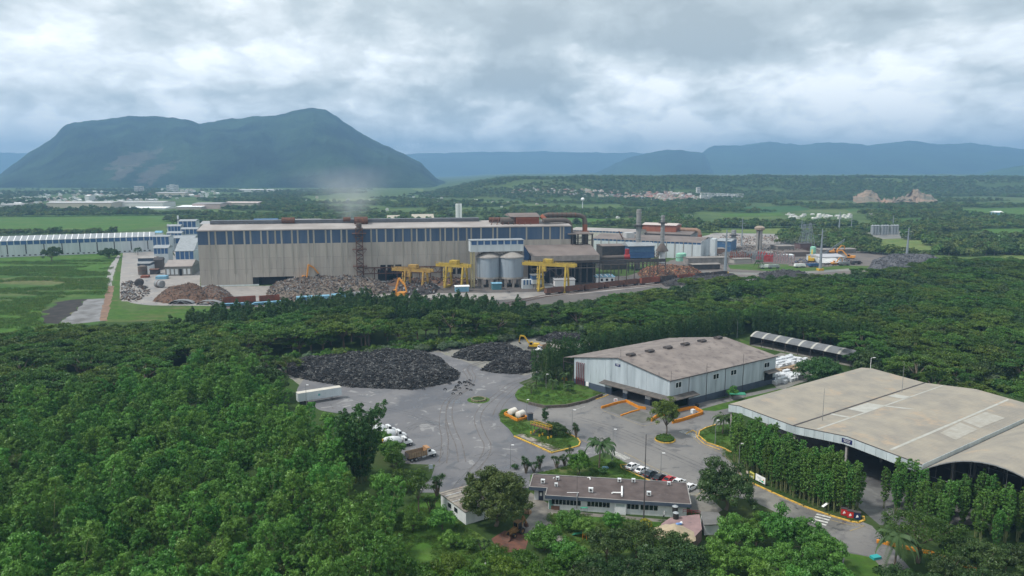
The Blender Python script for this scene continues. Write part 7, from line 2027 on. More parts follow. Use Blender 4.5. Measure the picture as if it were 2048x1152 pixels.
# silos and gallery
for k, (px, rb) in enumerate(((977, 9.0), (1023, 8.2))):
  p = G(px, 572); t = thing('silo', ('left', 'right')[k] + ' grey steel silo with concrete skirt beneath the white gallery', 'silo', (p.x, p.y, 0), RM)
  R_ = 8.0; zt = HT(p, 514); zc = HT(p, 552)
  MB().tube([(0, 0, 5.5), (0, 0, zc)], R_, 28).obj('skirt', silo_c, t, True)
  for q in range(4): MB().tube([(0, 0, zc + (zt - zc) * q / 4 + .01), (0, 0, zc + (zt - zc) * (q + 1) / 4 - .01)], R_ - .1, 28).obj('steel_ring', silo_m, t, True)
  MB().tube([(0, 0, zt), (0, 0, zt + .7), (0, 0, zt + 4.4)], [R_ + .5, R_ + .3, 1.2], 28).obj('cone_roof', M('silo_roof', (.33, .31, .29), .8, col2=(.26, .24, .22), scale=.4), t)
  m = MB(); [m.beam((R_ * .85 * math.cos(a), R_ * .85 * math.sin(a), 0), (R_ * .85 * math.cos(a), R_ * .85 * math.sin(a), 5.6), 1.3) for a in np.arange(0, 6.28, PI / 4)]; m.obj('leg', silo_c, t)
p = G(941, 572); pr_ = G(977, 572)
A_ = G(940, 574); z0, z1 = HT(A_, 503), HT(A_, 481); L_ = PW(1045, 490, A_, DM)[0]
t = thing('silo_gallery', 'white gallery with dark blue window strip on top of the two silos', 'gallery', (A_.x, A_.y, 0), RM)
for k in range(8):
  a, b = L_ * k / 8 + .1, L_ * (k + 1) / 8 - .1
  MB().box(a, b, -3.6, -3.4, z0, z0 + (z1 - z0) * .62).obj('wall_panel', plant_white, t)
  MB().box(a + .7, b - .1, -3.62, -3.4, z0 + (z1 - z0) * .64, z1).obj('blue_window', plant_blue, t)
MB().box(0, L_, -3.39, 6, z0, z1).obj('core', plant_white, t); MB().box(-.3, L_ + .3, -4, 6.4, z1, z1 + .4).obj('roof', galv, t)
m = MB(); [m.beam((.6, y, 0), (.6, y, z0), .6) for y in (-3, 0)]; [m.beam((2.6, y, 0), (2.6, y, z0), .6) for y in (-3, 0)]
for k in range(26): m.beam((.6, -3.1, 1 + k * z0 / 27), (2.6, -3.1, 1 + k * z0 / 27), .35)
m.obj('ladder_tower', M('pale_yellow', (.42, .36, .2), .8), t)
m = MB(); [m.beam((L_ * (.15 + k * .028), 0, z0 - 2.4), (L_ * (.15 + (k + 1) * .028), 0, z0), .3) for k in range(30)]; m.beam((L_ * .15, 0, z0 - 2.4), (L_ * .99, 0, z0 - 2.4), .3); m.obj('under_truss', dark_steel, t)

# gantry cranes
def gantry(label, px, py, ytop, span, reach, mat, rz_, s=1.0, grp='yellow gantry cranes in the scrap yard'):
  p = G(px, py); h = HT(p, ytop)
  t = thing('gantry_crane', label, 'gantry crane', (p.x, p.y, 0), rz_, grp)
  for y in (-3.5, 3.5):
    MB().beam((-reach, y * .55, h), (span + reach * .5, y * .55, h), 1.0, 1.9).obj('bridge_girder', mat, t)
  for x in (0, span):
    for y in (-4.5, 4.5): MB().beam((x, y, .8), (x, y * .5, h - .6), 1.0, 1.3).obj('leg', mat, t)
    MB().box(x - .7, x + .7, -5.5, 5.5, .2, 1.5).obj('end_carriage', mat, t)
    m = MB(); m.beam((x, -4.4, h * .45), (x, 4.4, h * .45), .5); m.beam((x, -4.4, h * .45), (x, 2.5, h - 1), .3); m.obj('brace', mat, t)
  m = MB(); [m.beam((-reach + k * (span + reach * 1.5) / 14, -2.6, h + .9), (-reach + k * (span + reach * 1.5) / 14, -2.6, h + 2.1), .15) for k in range(15)]; m.beam((-reach, -2.6, h + 2.1), (span + reach * .5, -2.6, h + 2.1), .15); m.obj('handrail', mat, t)
  MB().box(2, 7.5, -2.2, 2.2, h + .95, h + 3.4).obj('trolley', mat, t)
  MB().box(1.5, 4, -3.2, -1.2, h - 4.2, h - 1.2).obj('cabin', mat, t)
  m = MB()
  for k in range(8): m.box(-1.8, -.6, -4.4 + (k % 2), -3.4 + (k % 2), 1.5 + k * (h - 3) / 8, 1.8 + k * (h - 3) / 8); m.beam((-1.2, -4.4, 1.5 + k * (h - 3) / 8), (-1.2, -3.2, 1.5 + (k + 1) * (h - 3) / 8), .4)
  m.obj('access_stair', mat, t)
  return t
cr_y = M('crane_yellow', (.50, .36, .05), .65, col2=(.32, .22, .05), scale=.4, rust=(.22, .11, .05), rustlo=.6, rustscale=.5)
cr_o = M('crane_ochre', (.42, .27, .06), .7, col2=(.28, .17, .06), scale=.4, rust=(.16, .09, .05), rustlo=.55, rustscale=.5)
gantry('leftmost ochre gantry crane over the scrap pit', 815, 578, 539, 13, 10, cr_o, RM - .55, .85)
gantry('middle yellow gantry crane left of the silos', 897, 574, 530, 12, 8, cr_y, RM - .6, .85)
gantry('brightest yellow gantry crane right of the silos', 1082, 581, 528, 17, 12, cr_y, RM - .55)

# small buildings before the mill
boxthing('white_shed', 'small white shed with flat grey roof by the rail line', 'shed', 1110, 1150, 561, 573, 14, white_clean, M('grey_roof2', (.33, .33, .34), .7), .8, dirn=DM)
t, L_, h_ = boxthing('white_shed', 'small white shed with blue-striped roof and three windows by the rail line', 'shed', 1192, 1229, 555, 566, 14, white_clean, cyan_paint, .8, dirn=DM)
for k in range(3): MB().box(L_ * (.25 + .28 * k), L_ * (.25 + .28 * k) + 1.6, -.1, .02, 1.2, 2.8).obj('window', glass_dark, t)
for k in range(4): MB().beam((L_ * (.12 + .25 * k), -.4, h_ + .45), (L_ * (.12 + .25 * k), 7, h_ + 1.25), .7, .1).obj('roof_stripe', white_clean, t)
t, L_, h_ = boxthing('control_tower', 'little white and blue control tower right of the silos', 'tower', 1069, 1085, 551, 579, 5, concrete, None, 0)
MB().box(-1.6, L_ + 1, -1, 6, h_ - 5.5, h_ - 2.6).obj('cabin', plant_white, t); MB().box(-1.6, L_ + 1, -1, 6, h_ - 2.6, h_).obj('blue_band', plant_blue, t); MB().box(-2, L_ + 1.4, -1.4, 6.4, h_, h_ + .3).obj('roof', grey_steel, t)
boxthing('kiosk', 'low white kiosk at the foot of the control tower', 'kiosk', 1084, 1105, 571, 577, 5, white_clean, grey_steel, .3)
t, L_, h_ = boxthing('striped_ramp', 'blue and white striped stair ramp left of the control tower', 'ramp', 1045, 1066, 560, 578, 4, plant_white, None, 0)
for k in range(3): MB().box(L_ * (.1 + k * .3), L_ * (.24 + k * .3), -.06, .0, h_ * .45, h_ * .98).obj('blue_stripe', plant_blue, t)
p = G(930, 583); boxthing('site_hut', 'small blue and white hut half hidden by the bamboo', 'hut', 911, 938, 574, 584, 5, cyan_paint, white_clean, .5)
boxthing('site_hut', 'teal hut beneath the silos behind the bamboo', 'hut', 985, 1003, 568, 580, 5, M('teal_wall', (.08, .2, .24), .7), cyan_paint, .5)

# left cluster: white and blue hall with ribbed roof bays
a0, a1 = G(-120, 520), G(312, 503)
dL = (a1 - a0).normalized()
A_ = a0; hL = HT(G(0, 515.5), 490); L_ = (a1 - a0).length
t = thing('white_hall', 'very long white hall with a row of dark blue upper windows at the left', 'factory', (a0.x, a0.y, 0), math.atan2(dL.y, dL.x))
hb = HT(G(0, 515.5), 491)
NB_ = 34
hT = HT(G(0, 515.5), 483)
for k in range(NB_):
  a, b = L_ * k / NB_ + .1, L_ * (k + 1) / NB_ - .1
  MB().box(a, b, -.15, .1, 0, hb - .2).obj('wall_panel', plant_white, t)
  m = MB(); w_ = L_ / NB_; m.box(a + w_ * .14, b, -.2, .1, hb, hT - .3); m.obj('blue_window', plant_blue, t)
  m = MB(); m.add([(a + w_ * .14, -.6, hT), (b, -.6, hT), (b, 12, hT + 3.6), (a + w_ * .14, 12, hT + 3.6)], [(0, 1, 2, 3)]); m.obj('roof_bay', galv, t)
  m = MB(); m.add([(a - .1, -.7, hT + .05), (a + w_ * .14, -.7, hT + .05), (a + w_ * .14, 12, hT + 3.7), (a - .1, 12, hT + 3.7)], [(0, 1, 2, 3)]); m.obj('roof_rib', white_clean, t)
MB().box(0, L_, .12, 24, 0, hT).obj('core_wall', plant_white, t)
m = MB(); m.add([(L_, 24, hT), (0, 24, hT), (0, 12, hT + 3.5), (L_, 12, hT + 3.5)], [(0, 1, 2, 3)]); m.obj('rear_roof', galv, t)
for k in range(12): m = MB(); x = L_ * (k + .5) / 12; m.box(x, x + .8, -.3, -.15, 2.5, hb); m.obj('downpipe', dark_steel, t)
for k in range(40): m = MB(); x = L_ * (k + .5) / 40; m.box(x, x + 1.8, -.2, -.14, .8, 1.8); m.obj('vent', dark_steel, t)
t2, l2, h2 = boxthing('porch_block', 'small two-windowed entrance block on the long white hall', 'entrance block', 116, 136, 495, 509, 4, plant_white, dark_steel, .2, dirn=dL)
m = MB(); [m.box(l2 * (.12 + .45 * k), l2 * (.45 + .45 * k), -.1, .02, h2 * .45, h2 * .8) for k in range(2)]; m.obj('window', glass_dark, t2)
for args in (('plant_tower', 'blue and white plant hall with stepped blue front left of the mill', 'factory', 307, 339, 474, 505, 16, plant_white, galv, 1, plant_blue, 8),
      ('plant_tower', 'white block with blue top windows behind the flat-roofed office at the mill road', 'factory', 309, 337, 497, 527, 14, plant_white, galv, 2, plant_blue, 4.5),
      ('plant_tower', 'steep-roofed blue and white hall next to the mill gable', 'factory', 352, 388, 503, 529, 20, plant_white, galv, 0, plant_blue, 6.5),
      ('plant_tower', 'broad blue and white hall seen between the mill and the long hall', 'factory', 338, 390, 477, 500, 14, plant_white, galv, 2, plant_blue, 5)):
  lean_ = 9 if 'steep' in args[1] else 0
  boxthing(*args, bays=4, lean=lean_, dirn=DM)
for lb, x0, x1, yt, yb, dep in (('lower left step of the blue and white tower cluster', 335, 364, 467, 492, 14), ('middle block of the blue and white tower cluster', 338, 362, 453, 488, 12), ('upper right block of the blue and white tower cluster', 360, 393, 443, 486, 16), ('right lower step of the blue and white tower cluster', 364, 396, 459, 490, 12)):
  boxthing('process_tower', lb, 'plant building', x0, x1, yt, yb, dep, plant_white, galv, 1.5, plant_blue, HT(G(x0, yb), yt) * .3, bays=4)
stack('thin pale chimney on the left of the tower cluster', 337, 470, 448, 1.0, .9, 2, white_paint)
stack('thin pale chimney behind the tower cluster', 358, 465, 431, 1.2, 1.0, 2, white_paint)
boxthing('gate_house', 'small white gatehouse with blue roof behind the long hall', 'house', 310, 323, 466, 473, 8, white_clean, cyan_paint, 2)
# flat-roofed offices and workshop left of the gable
t, l_, h_ = boxthing('workshop', 'low workshop with brown hipped roof beside the mill gable', 'workshop', 331, 384, 534, 552, 24, M('workshop_wall', (.27, .26, .245), .85, col2=(.18, .17, .16), scale=.5), roof_pale if False else M('pale_brown_roof', (.33, .29, .27), .8, col2=(.27, .235, .22), scale=.2), 3.5)
for k in range(6): MB().box(l_ * (.06 + k * .155), l_ * (.16 + k * .155), -.1, .02, 1 if k != 3 else 0, h_ * .75).obj('bay_opening', white_paint if k != 3 else black_void, t)
boxthing('office_block', 'white two-storey block with dark band at the mill road, front one', 'office building', 276, 300, 528, 545, 12, white_paint, grey_steel, .5, slate, 1.5)
boxthing('office_block', 'white two-storey block with dark band at the mill road, rear one', 'office building', 277, 309, 517, 534, 12, white_paint, concrete, .5, slate, 2.4)
def vessel(lb, px, py, r, L__, upright=False, mat=None, rz_=0.3):
  p = G(px, py); t = thing('tank', lb, 'tank', (p.x, p.y, 0), rz_)
  m = MB()
  if upright: m.tube([(0, 0, 0), (0, 0, L__), (0, 0, L__ + r * .3)], [r, r, r * .4], 16)
  else: m.tube([(0, -L__ / 2, r), (0, -L__ / 2 + .3, r), (0, L__ / 2, r)], [r * .8, r, r], 16)
  m.obj('shell', mat or grey_steel, t, False); m = MB()
  if upright: m.cyl(0, 0, L__ * .5, L__ * .5 + .3, r * 1.04, n=16)
  else: m.tube([(0, -.2, r), (0, .2, r)], r * 1.05, 16)
  m.obj('band', rust, t)
vessel('dark upright tank before the white blocks on the mill road', 286, 549, 3.2, 6, True, duct_m)
vessel('dark round vessel lying on the mill yard, left one', 279, 573, 2.6, 4.5, mat=dark_steel); vessel('dark open cylinder lying on the mill yard, right one', 320, 575, 2.4, 5.5, mat=grey_steel, rz_=1.1)
t, l_, h_ = boxthing('machine', 'brown machine with red flat skid before the workshop', 'machine', 281, 296, 552, 556, 5, rust_red, None)
boxthing('steel_bin', 'low pale blue steel bin on the mill yard', 'bin', 311, 332, 553, 559, 7, cyan_paint, None)
boxthing('machine', 'dark machinery block between the white offices and the workshop', 'machine', 300, 316, 540, 549, 6, dark_steel, rust, .5)
boxthing('machine', 'tall dark process unit beside the workshop', 'machine', 309, 325, 521, 540, 6, duct_m, dark_steel, 2)
rsc = random.Random(21)
chunk = MB(); chunk.box(-.5, .5, -.35, .35, 0, .3)
def scrapheap(label, pix, hmax, fall, mat_core, mats, n, size, seed, name='scrap_heap', rough=.5):
  """a heap: uneven core plus separate lumps sunk into it, one mass"""
  poly = [tuple(G(*p)[:2]) for p in pix]
  mound(name + '_core', poly, hmax, fall, mat_core, 1.6, seed, rough=rough * 1.6, label=label + ', the mass below', cat='scrap')
  xs = [p[0] for p in poly]; ys = [p[1] for p in poly]
  rr = random.Random(seed); m = MB(); c = 0
  while c < n:
    q = (rr.uniform(min(xs), max(xs)), rr.uniform(min(ys), max(ys)))
    if not inside(q, poly): continue
    c += 1; z = max(0, heap_height(q, poly, hmax, fall, seed)); s = size * rr.uniform(.3, 1.3)
    a, b = rr.uniform(0, 6.28), rr.uniform(-.8, 1.0); L__ = s * rr.uniform(.8, 2.4)
    dd = Vector((math.cos(a) * math.cos(b), math.sin(a) * math.cos(b), math.sin(b))) * L__ / 2
    m.cur = rr.randrange(len(mats)); c0 = Vector((q[0], q[1], z + s * .25)); m.beam(c0 - dd, c0 + dd, s * rr.uniform(.3, .9), s * rr.uniform(.1, .6))
  o = m.obj(name, mats); tag(o, label, 'scrap', None, 'stuff')
sc1 = M('scrap_brown', (.15, .085, .055), .9, col2=(.09, .055, .04), scale=1); sc2 = M('scrap_tan', (.20, .165, .135), .85, col2=(.12, .095, .075), scale=1); sc3 = M('scrap_grey', (.2, .2, .205), .7); sc4 = M('scrap_dark', (.05, .045, .045), .8)
scrapheap('brown scrap heap at the corner of the mill yard', ((305, 603), (320, 588), (350, 580), (395, 572), (412, 580), (428, 600), (400, 607), (340, 608)), 4.6, 12, sc1, [sc1, sc1, sc4, sc2], 1800, .55, 1)
scrapheap('grey-brown scrap heap beside the foot of the mill', ((400, 600), (396, 582), (425, 575), (455, 583), (470, 598), (450, 606), (420, 608)), 4.2, 9, sc1, [sc1, sc3, sc4, sc2], 1100, .6, 2)
scrapheap('long heap of mixed steel scrap before the mill door', ((532, 588), (545, 572), (600, 566), (680, 562), (735, 562), (775, 572), (780, 586), (740, 592), (660, 597), (590, 603), (545, 603)), 5.0, 12, sc2, [sc2, sc2, sc1, sc3, sc4, sc4], 4800, .85, 3)
scrapheap('dark scrap under the ochre gantry crane', ((790, 585), (800, 572), (860, 568), (880, 576), (870, 588), (820, 592)), 3.5, 7, sc4, [sc4, sc3, sc1], 500, 1.1, 4)
scrapheap('rust-brown scrap field along the mill wall', ((770, 572), (780, 562), (930, 560), (960, 566), (930, 575), (860, 570)), 2.2, 6, sc1, [sc1, sc4], 500, 1.2, 5)
scrapheap('reddish-brown scrap heap below the chimneys', ((1285, 560), (1275, 546), (1300, 541), (1350, 541), (1400, 546), (1412, 553), (1370, 560), (1320, 566)), 5, 10, sc1, [sc1, rust_red, sc4, M('scrap_orange', (.36, .2, .1), .8)], 2200, .8, 6)
scrapheap('scattered scrap pieces on the left of the mill yard', ((240, 602), (243, 565), (262, 562), (300, 578), (300, 590), (270, 604)), .6, 5, mill_yard, [sc3, sc4, sc1, sc2], 380, 1.1, 7, rough=.2)
ash = M('slag_grey', (.12, .12, .13), .95, col2=(.07, .07, .078), scale=.12)
scrapheap('large heap of grey slag at the right end of the works', ((1735, 540), (1745, 522), (1790, 517), (1850, 519), (1895, 524), (1860, 531), (1800, 539), (1760, 545)), 5.5, 16, ash, [ash, ash, sc4], 1500, .8, 8, 'slag_heap', .9)
scrapheap('dark coke heap behind the wood, left one', ((1400, 561), (1420, 553), (1460, 552), (1480, 556), (1470, 566), (1420, 570)), 2.2, 10, M('coke', (.045, .042, .042), .95), [sc4, ash], 300, 1.0, 9, 'coke_heap')
scrapheap('dark coke heap behind the wood, right one', ((1520, 562), (1515, 548), (1560, 542), (1610, 545), (1620, 552), (1580, 560)), 2, 10, MATS['coke'], [sc4, ash], 300, 1.0, 10, 'coke_heap')
scrapheap('heap of fine dark ore between the rail and the lawn', ((1320, 566), (1400, 556), (1470, 552), (1480, 557), (1400, 568), (1330, 574)), 3, 8, MATS['coke'], [sc4], 200, 1.0, 11, 'coke_heap')

# wagons on the rail line
def wagon(label, px0, py0, px1, py1, h, mat, kind='open', grp='railway wagons below the mill'):
  a, b = G(px0, py0), G(px1, py1); d_, r_, L__ = frame(a, b)
  t = thing('railway_wagon', label, 'wagon', (a.x, a.y, 0), r_, grp)
  MB().box(.4, L__ - .4, -1.3, 1.3, .9, 1.2).obj('underframe', dark_steel, t)
  for x in (2.2, L__ - 2.2):
    m = MB(); [m.tube([(x + q, -.9, .5), (x + q, .9, .5)], .48, 10) for q in (-.9, .9)]; m.box(x - 1.4, x + 1.4, -1.1, 1.1, .5, .8); m.obj('bogie', dark_steel, t)
  if kind == 'open':
    for y in (-1.5, 1.4): m = MB(); m.box(.3, L__ - .3, y, y + .1, 1.2, h); s_ = m.obj('side', mat, t); 
    m = MB()
    for k in range(int(L__ / 1.3)): m.box(.5 + k * 1.3, .62 + k * 1.3, -1.58, -1.5, 1.2, h)
    m.obj('side_ribs', rust, t)
    m = MB(); m.box(.3, .4, -1.5, 1.5, 1.2, h); m.box(L__ - .4, L__ - .3, -1.5, 1.5, 1.2, h); m.box(.4, L__ - .4, -1.4, 1.4, 1.2, 1.35); m.obj('ends', mat, t)
  elif kind == 'tank':
    MB().tube([(.5, 0, 2.5), (.9, 0, 2.5), (L__ - .9, 0, 2.5), (L__ - .5, 0, 2.5)], [.9, 1.4, 1.4, .9], 14).obj('barrel', mat, t, True)
  else:
    MB().profx([(-1.5, 1.2), (1.5, 1.2), (1.5, h - .4), (1.0, h), (-1.0, h), (-1.5, h - .4)], .3, L__ - .3).obj('body', mat, t); MB().box(L__ * .3, L__ * .6, -1.56, -1.5, 1.4, h - .6).obj('door', bright_blue, t)
  return t
wagon('red-brown open wagon at the left end of the rail line', 446, 610, 513, 606, 4.2, rust_red); wagon('red-brown open wagon half behind the scrap heap', 518, 606, 560, 603, 4.0, rust_red)
wagon('pale blue wagon beside the scrap heap, left one', 592, 605, 627, 603, 3.6, cyan_paint, 'box'); wagon('pale blue wagon beside the scrap heap, middle one', 629, 602.5, 660, 600.5, 3.4, cyan_paint, 'box'); wagon('pale blue wagon beside the scrap heap, right one', 662, 600, 692, 598, 3.6, cyan_paint, 'box')
wagon('grey tank wagon partly behind the bamboo', 695, 598, 733, 594.5, 3, grey_steel, 'tank')
for k, (x0, y0, x1, y1) in enumerate(((1090, 590, 1126, 586), (1128, 586, 1166, 582), (1168, 582, 1205, 577), (1207, 577, 1243, 573), (1245, 573, 1276, 569))):
  wagon(('first', 'second', 'third', 'fourth', 'fifth')[k] + ' rusty brown open wagon from the left in the train before the white sheds', x0, y0, x1, y1, 4.0, rust)
for k, (x0, y0, x1, y1, mt) in enumerate(((1280, 570, 1318, 566, red_paint), (1320, 566, 1352, 563, dark_steel), (1354, 563, 1388, 560, red_paint), (1390, 560, 1420, 557, dark_steel), (1424, 557, 1452, 554, dark_steel))):
  wagon(('dark red open wagon nearest the left white shed', 'black open wagon between the two red ones', 'dark red open wagon right of the black one', 'black open wagon behind the wood, left one', 'black open wagon behind the wood, right one')[k], x0, y0, x1, y1, 4.4, rust_red if mt is red_paint else mt)
flat = MB()
for lb, x0, y0, x1, y1 in (('pale blue steel plates stacked by the lawn, left stack', 440, 613, 498, 610), ('pale blue steel plates stacked by the lawn, right stack', 502, 611, 572, 606)):
  a, b = G(x0, y0), G(x1, y1); d_, r_, L__ = frame(a, b); t = thing('plate_stack', lb, 'steel plates', (a.x, a.y, 0), r_)
  for k in range(6): MB().box(rsc.uniform(0, 2), L__ - rsc.uniform(0, 2), rsc.uniform(-1.5, -1), rsc.uniform(1, 1.5), .2 + k * .25, .32 + k * .25).obj('plate', cyan_paint, t)
for k, (px, py) in enumerate(((363, 608), (418, 609))):
  p = G(px, py); t = thing('arch_shelter', ('left', 'right')[k] + ' small grey arched shelter at the lower edge of the mill yard', 'shelter', (p.x, p.y, 0))
  ar_ = [(7 * math.cos(a), 2.4 * math.sin(a)) for a in np.linspace(0, PI, 9)]
  MB().profy(ar_ + [(x * .97, z * .95) for x, z in ar_[::-1]], -1, 3).obj('arch_roof', grey_steel, t); m = MB(); [m.beam((x, -1, 0), (0, -1, 2.2), .2) for x in (-6, -3, 3, 6)]; m.obj('frame', galv, t)
excavator('orange scrap handler standing behind the long scrap heap', G(606, 570), PI * .15, M('handler_orange', (.62, .27, .05), .6), 2.0, ((0, 0), (.8, 5.2), (2.6, 4.0), (4.0, 2.0)))
excavator('orange excavator with folded arm before the ochre gantry crane', G(796, 598), PI * .9, MATS['handler_orange'], 1.9, ((0, 0), (-1.6, 5.0), (-3.6, 3.0), (-4.2, .6)))
# rails
for off in (0, 4.5):
  m = MB(); pts_ = [G(*p) for p in ((440, 611), (560, 605), (700, 598), (900, 603), (1000, 608), (1080, 591), (1200, 577), (1330, 566), (1460, 555))]
  for a, b in zip(pts_, pts_[1:]):
    n_ = Vector((-(b - a).y, (b - a).x, 0)).normalized()
    for q in (-.75, .75): m.beam(a - n_ * (off + 1.2 + q) + Vector((0, 0, .16)), b - n_ * (off + 1.2 + q) + Vector((0, 0, .16)), .14, .16)
  tag(m.obj('rail_track', rust), None, None, None, 'structure')

# right works yard
pole_m = M('pylon_grey', (.22, .25, .28), .6)
def pylon(label, px, yb, yt, arms=5, r=.85, yellow_base=True):
  p = G(px, yb); h = HT(p, yt); t = thing('power_pylon', label, 'power pylon', (p.x, p.y, 0), RM)
  MB().tube([(0, 0, 0), (0, 0, h)], [r * 1.5, r * .45], 10).obj('mast', pole_m, t)
  for k in range(arms): z = h * (.62 + .08 * k); MB().beam((-3.2 if k % 2 else 0, 0, z), (3.2 if not k % 2 or k > 3 else 0, 0, z + .4), .35).obj('crossarm', pole_m, t)
  if yellow_base: MB().cbox(0, 0, 0, 4, 4, 1.6).obj('footing', yellow, t)
pylon('grey steel power pylon before the works hall, leftmost of the three tall ones', 1450, 547, 460)
pylon('grey steel power pylon with yellow head beside the white open hall', 1640, 541, 458)
pylon('grey steel power pylon behind the slag heap', 1813, 517, 455, 4)
pylon('thin pylon standing behind the brick heaps', 1483, 492, 435, 4, .5, False); pylon('thin far pylon left of the lattice towers', 1603, 462, 436, 2, .5, False)
pylon('tall far pylon before the dark tree block', 1678, 460, 423, 3, .8, False); pylon('thin far pylon right of the tall one', 1702, 462, 432, 3, .5, False); pylon('thin far pylon above the silver silos', 1785, 462, 431, 3, .6, False)
for lb, px, yb, yt in (('left lattice tower above the works', 1606, 498, 448), ('right lattice tower above the works', 1618, 500, 446)):
  p = G(px, yb); h = HT(p, yt); t = thing('lattice_tower', lb, 'lattice tower', (p.x, p.y, 0)); m = MB(); w0 = 4.5
  for sx_, sy_ in ((-1, -1), (1, -1), (1, 1), (-1, 1)): m.beam((sx_ * w0, sy_ * w0, 0), (sx_ * .5, sy_ * .5, h), .3)
  m.obj('leg', pole_m, t); m = MB()
  for k in range(9):
    z, z2 = h * k / 9, h * (k + 1) / 9; w_, w2 = w0 + (.5 - w0) * k / 9, w0 + (.5 - w0) * (k + 1) / 9
    for s_ in (-1, 1): m.beam((-w_, s_ * w_, z), (w2, s_ * w2, z2), .18); m.beam((w_, s_ * w_, z), (-w2, s_ * w2, z2), .18)
  m.obj('bracing', pole_m, t); m = MB(); [m.beam((-5, 0, h * q), (5, 0, h * q), .3) for q in (.85, .95)]; m.obj('crossarm', pole_m, t)
p = G(1517, 502); h = HT(p, 452); t = thing('water_tower', 'round-headed concrete water tower on clustered columns in the works', 'water tower', (p.x, p.y, 0))
for k in range(5): a = 2 * PI * k / 5; MB().cyl(2.2 * math.cos(a), 2.2 * math.sin(a), 0, h - 4, .8, n=8).obj('column', concrete, t)
MB().tube([(0, 0, h - 5), (0, 0, h - 3.4), (0, 0, h - 1.4), (0, 0, h)], [1.6, 4.6, 4.8, 2.6], 16).obj('tank_head', M('tank_brown', (.30, .24, .19), .8), t, True); MB().cyl(0, 0, 0, 1, 3.6, n=12).obj('footing', concrete, t)
wk = M('works_grey', (.23, .21, .19), .85, col2=(.15, .135, .125), scale=.4); wkr = M('works_roof', (.27, .245, .225), .85, col2=(.19, .17, .155), scale=.2)
for lb, x0, x1, yt, yb, dep, wm, rm in (
    ('low grey shed with dark openings in the middle of the works', 1555, 1588, 493, 503, 14, wk, wkr), ('long low concrete building behind the substation', 1500, 1562, 507, 512, 10, wk, wkr), ('brown block right of the long low building', 1562, 1625, 505, 514, 14, M('works_brown', (.14, .11, .095), .9), None),
    ('white low building in the works', 1563, 1587, 511, 517, 8, white_clean, white_paint), ('dark crusher building with blue chute below the lattice towers', 1600, 1622, 488, 502, 10, M('works_maroon', (.13, .08, .075), .85), dark_steel), ('brick-coloured shed below the left pylon', 1432, 1450, 498, 509, 10, M('brick_wall', (.27, .16, .11), .9), wkr),
    ('pale flat-roofed canteen on the works lawn', 1468, 1502, 519, 527, 8, M('canteen', (.36, .34, .31), .85), wkr), ('long flat-roofed building before the rolling mill', 1376, 1456, 517, 531, 10, M('long_low', (.30, .27, .25), .85, col2=(.2, .18, .17), scale=.3), wkr),
    ('long open shed roof behind the white open hall', 1640, 1712, 500, 508, 12, wk, wkr), ('dark shed before the flat-roofed building', 1385, 1440, 530, 540, 8, dark_steel, wkr)):
  boxthing('works_building', lb, 'works building', x0, x1, yt, yb, dep, wm, rm, .5, dirn=DM)
t, l_, h_ = boxthing('open_hall', 'white open-sided hall with pale roof and awning beside the middle pylon', 'hall', 1640, 1688, 515, 529, 20, plant_white, M('pale_roof', (.40, .40, .42), .6), 1.5, dirn=DM)
m = MB(); m.add([(-6, -9, h_ - 3.5), (l_ * .62, -9, h_ - 3.5), (l_ * .62, .2, h_ - .2), (-2, .2, h_ - .2)], [(0, 1, 2, 3), (3, 2, 1, 0)]); m.obj('awning', white_clean, t)
vessel('mint green upright tank beside the middle pylon', 1625, 517, 2.4, 10, True, M('mint', (.25, .5, .38), .6)); vessel('mint green round tank before the rolling mill, left one', 1359, 522, 3.2, 6, True, M('mint', (.2, .5, .36), .6)); vessel('mint green round tank before the rolling mill, right one', 1366, 521, 2.6, 6, True, M('mint', (.2, .5, .36), .6))
# substation
rs = random.Random(8)
for lb, x0, x1, y0, y1, mt in (('red-framed switchgear rows in the left of the substation', 1472, 1502, 509, 523, rust_red), ('bright red switchgear racks in the right of the substation', 1528, 1545, 514, 524, red_paint), ('grey and pink switchgear rows at the right of the substation', 1548, 1588, 516, 526, M('pink_steel', (.35, .24, .24), .8)), ('grey busbar frames in the middle of the substation', 1502, 1528, 507, 523, grey_steel)):
  a, b = G(x0, y1), G(x1, y0); t = thing('switchgear', lb, 'switchgear', (a.x, a.y, 0))
  w_, dp = G(x1, y1).x - a.x, min(b.y - a.y, 38)
  for r_ in range(4):
    y = dp * r_ / 4; m = MB()
    for k in range(9): x = w_ * k / 8 + r_ * .6; m.beam((x, y, 0), (x, y, 5 + (k + r_) % 3), .45); m.ball((x, y, 5.5), .6, n=6, m=4) if k % 2 else None
    m.beam((0, y, 4.5), (w_, y, 4.5), .35); m.obj('rack', mt if r_ % 2 == 0 else grey_steel, t)
  for k in range(4): MB().cbox(w_ * (k + .5) / 4, dp * .5, 0, 2.4, 2, 2.6).obj('transformer', mt, t)
for lb, px, py, sc_, rz_ in (('yellow excavator left of the white open hall', 1622, 526, 1.9, 1.2), ('orange excavator with high arm right of the white open hall', 1700, 519, 1.5, 2.6), ('small orange loader below the awning', 1668, 531, 1.2, .4), ('orange excavator on the scrap behind the green tank', 1668, 508, 1.5, .2)):
  excavator(lb, G(px, py), rz_, MATS['handler_orange'] if 'orange' in lb else yellow, sc_)
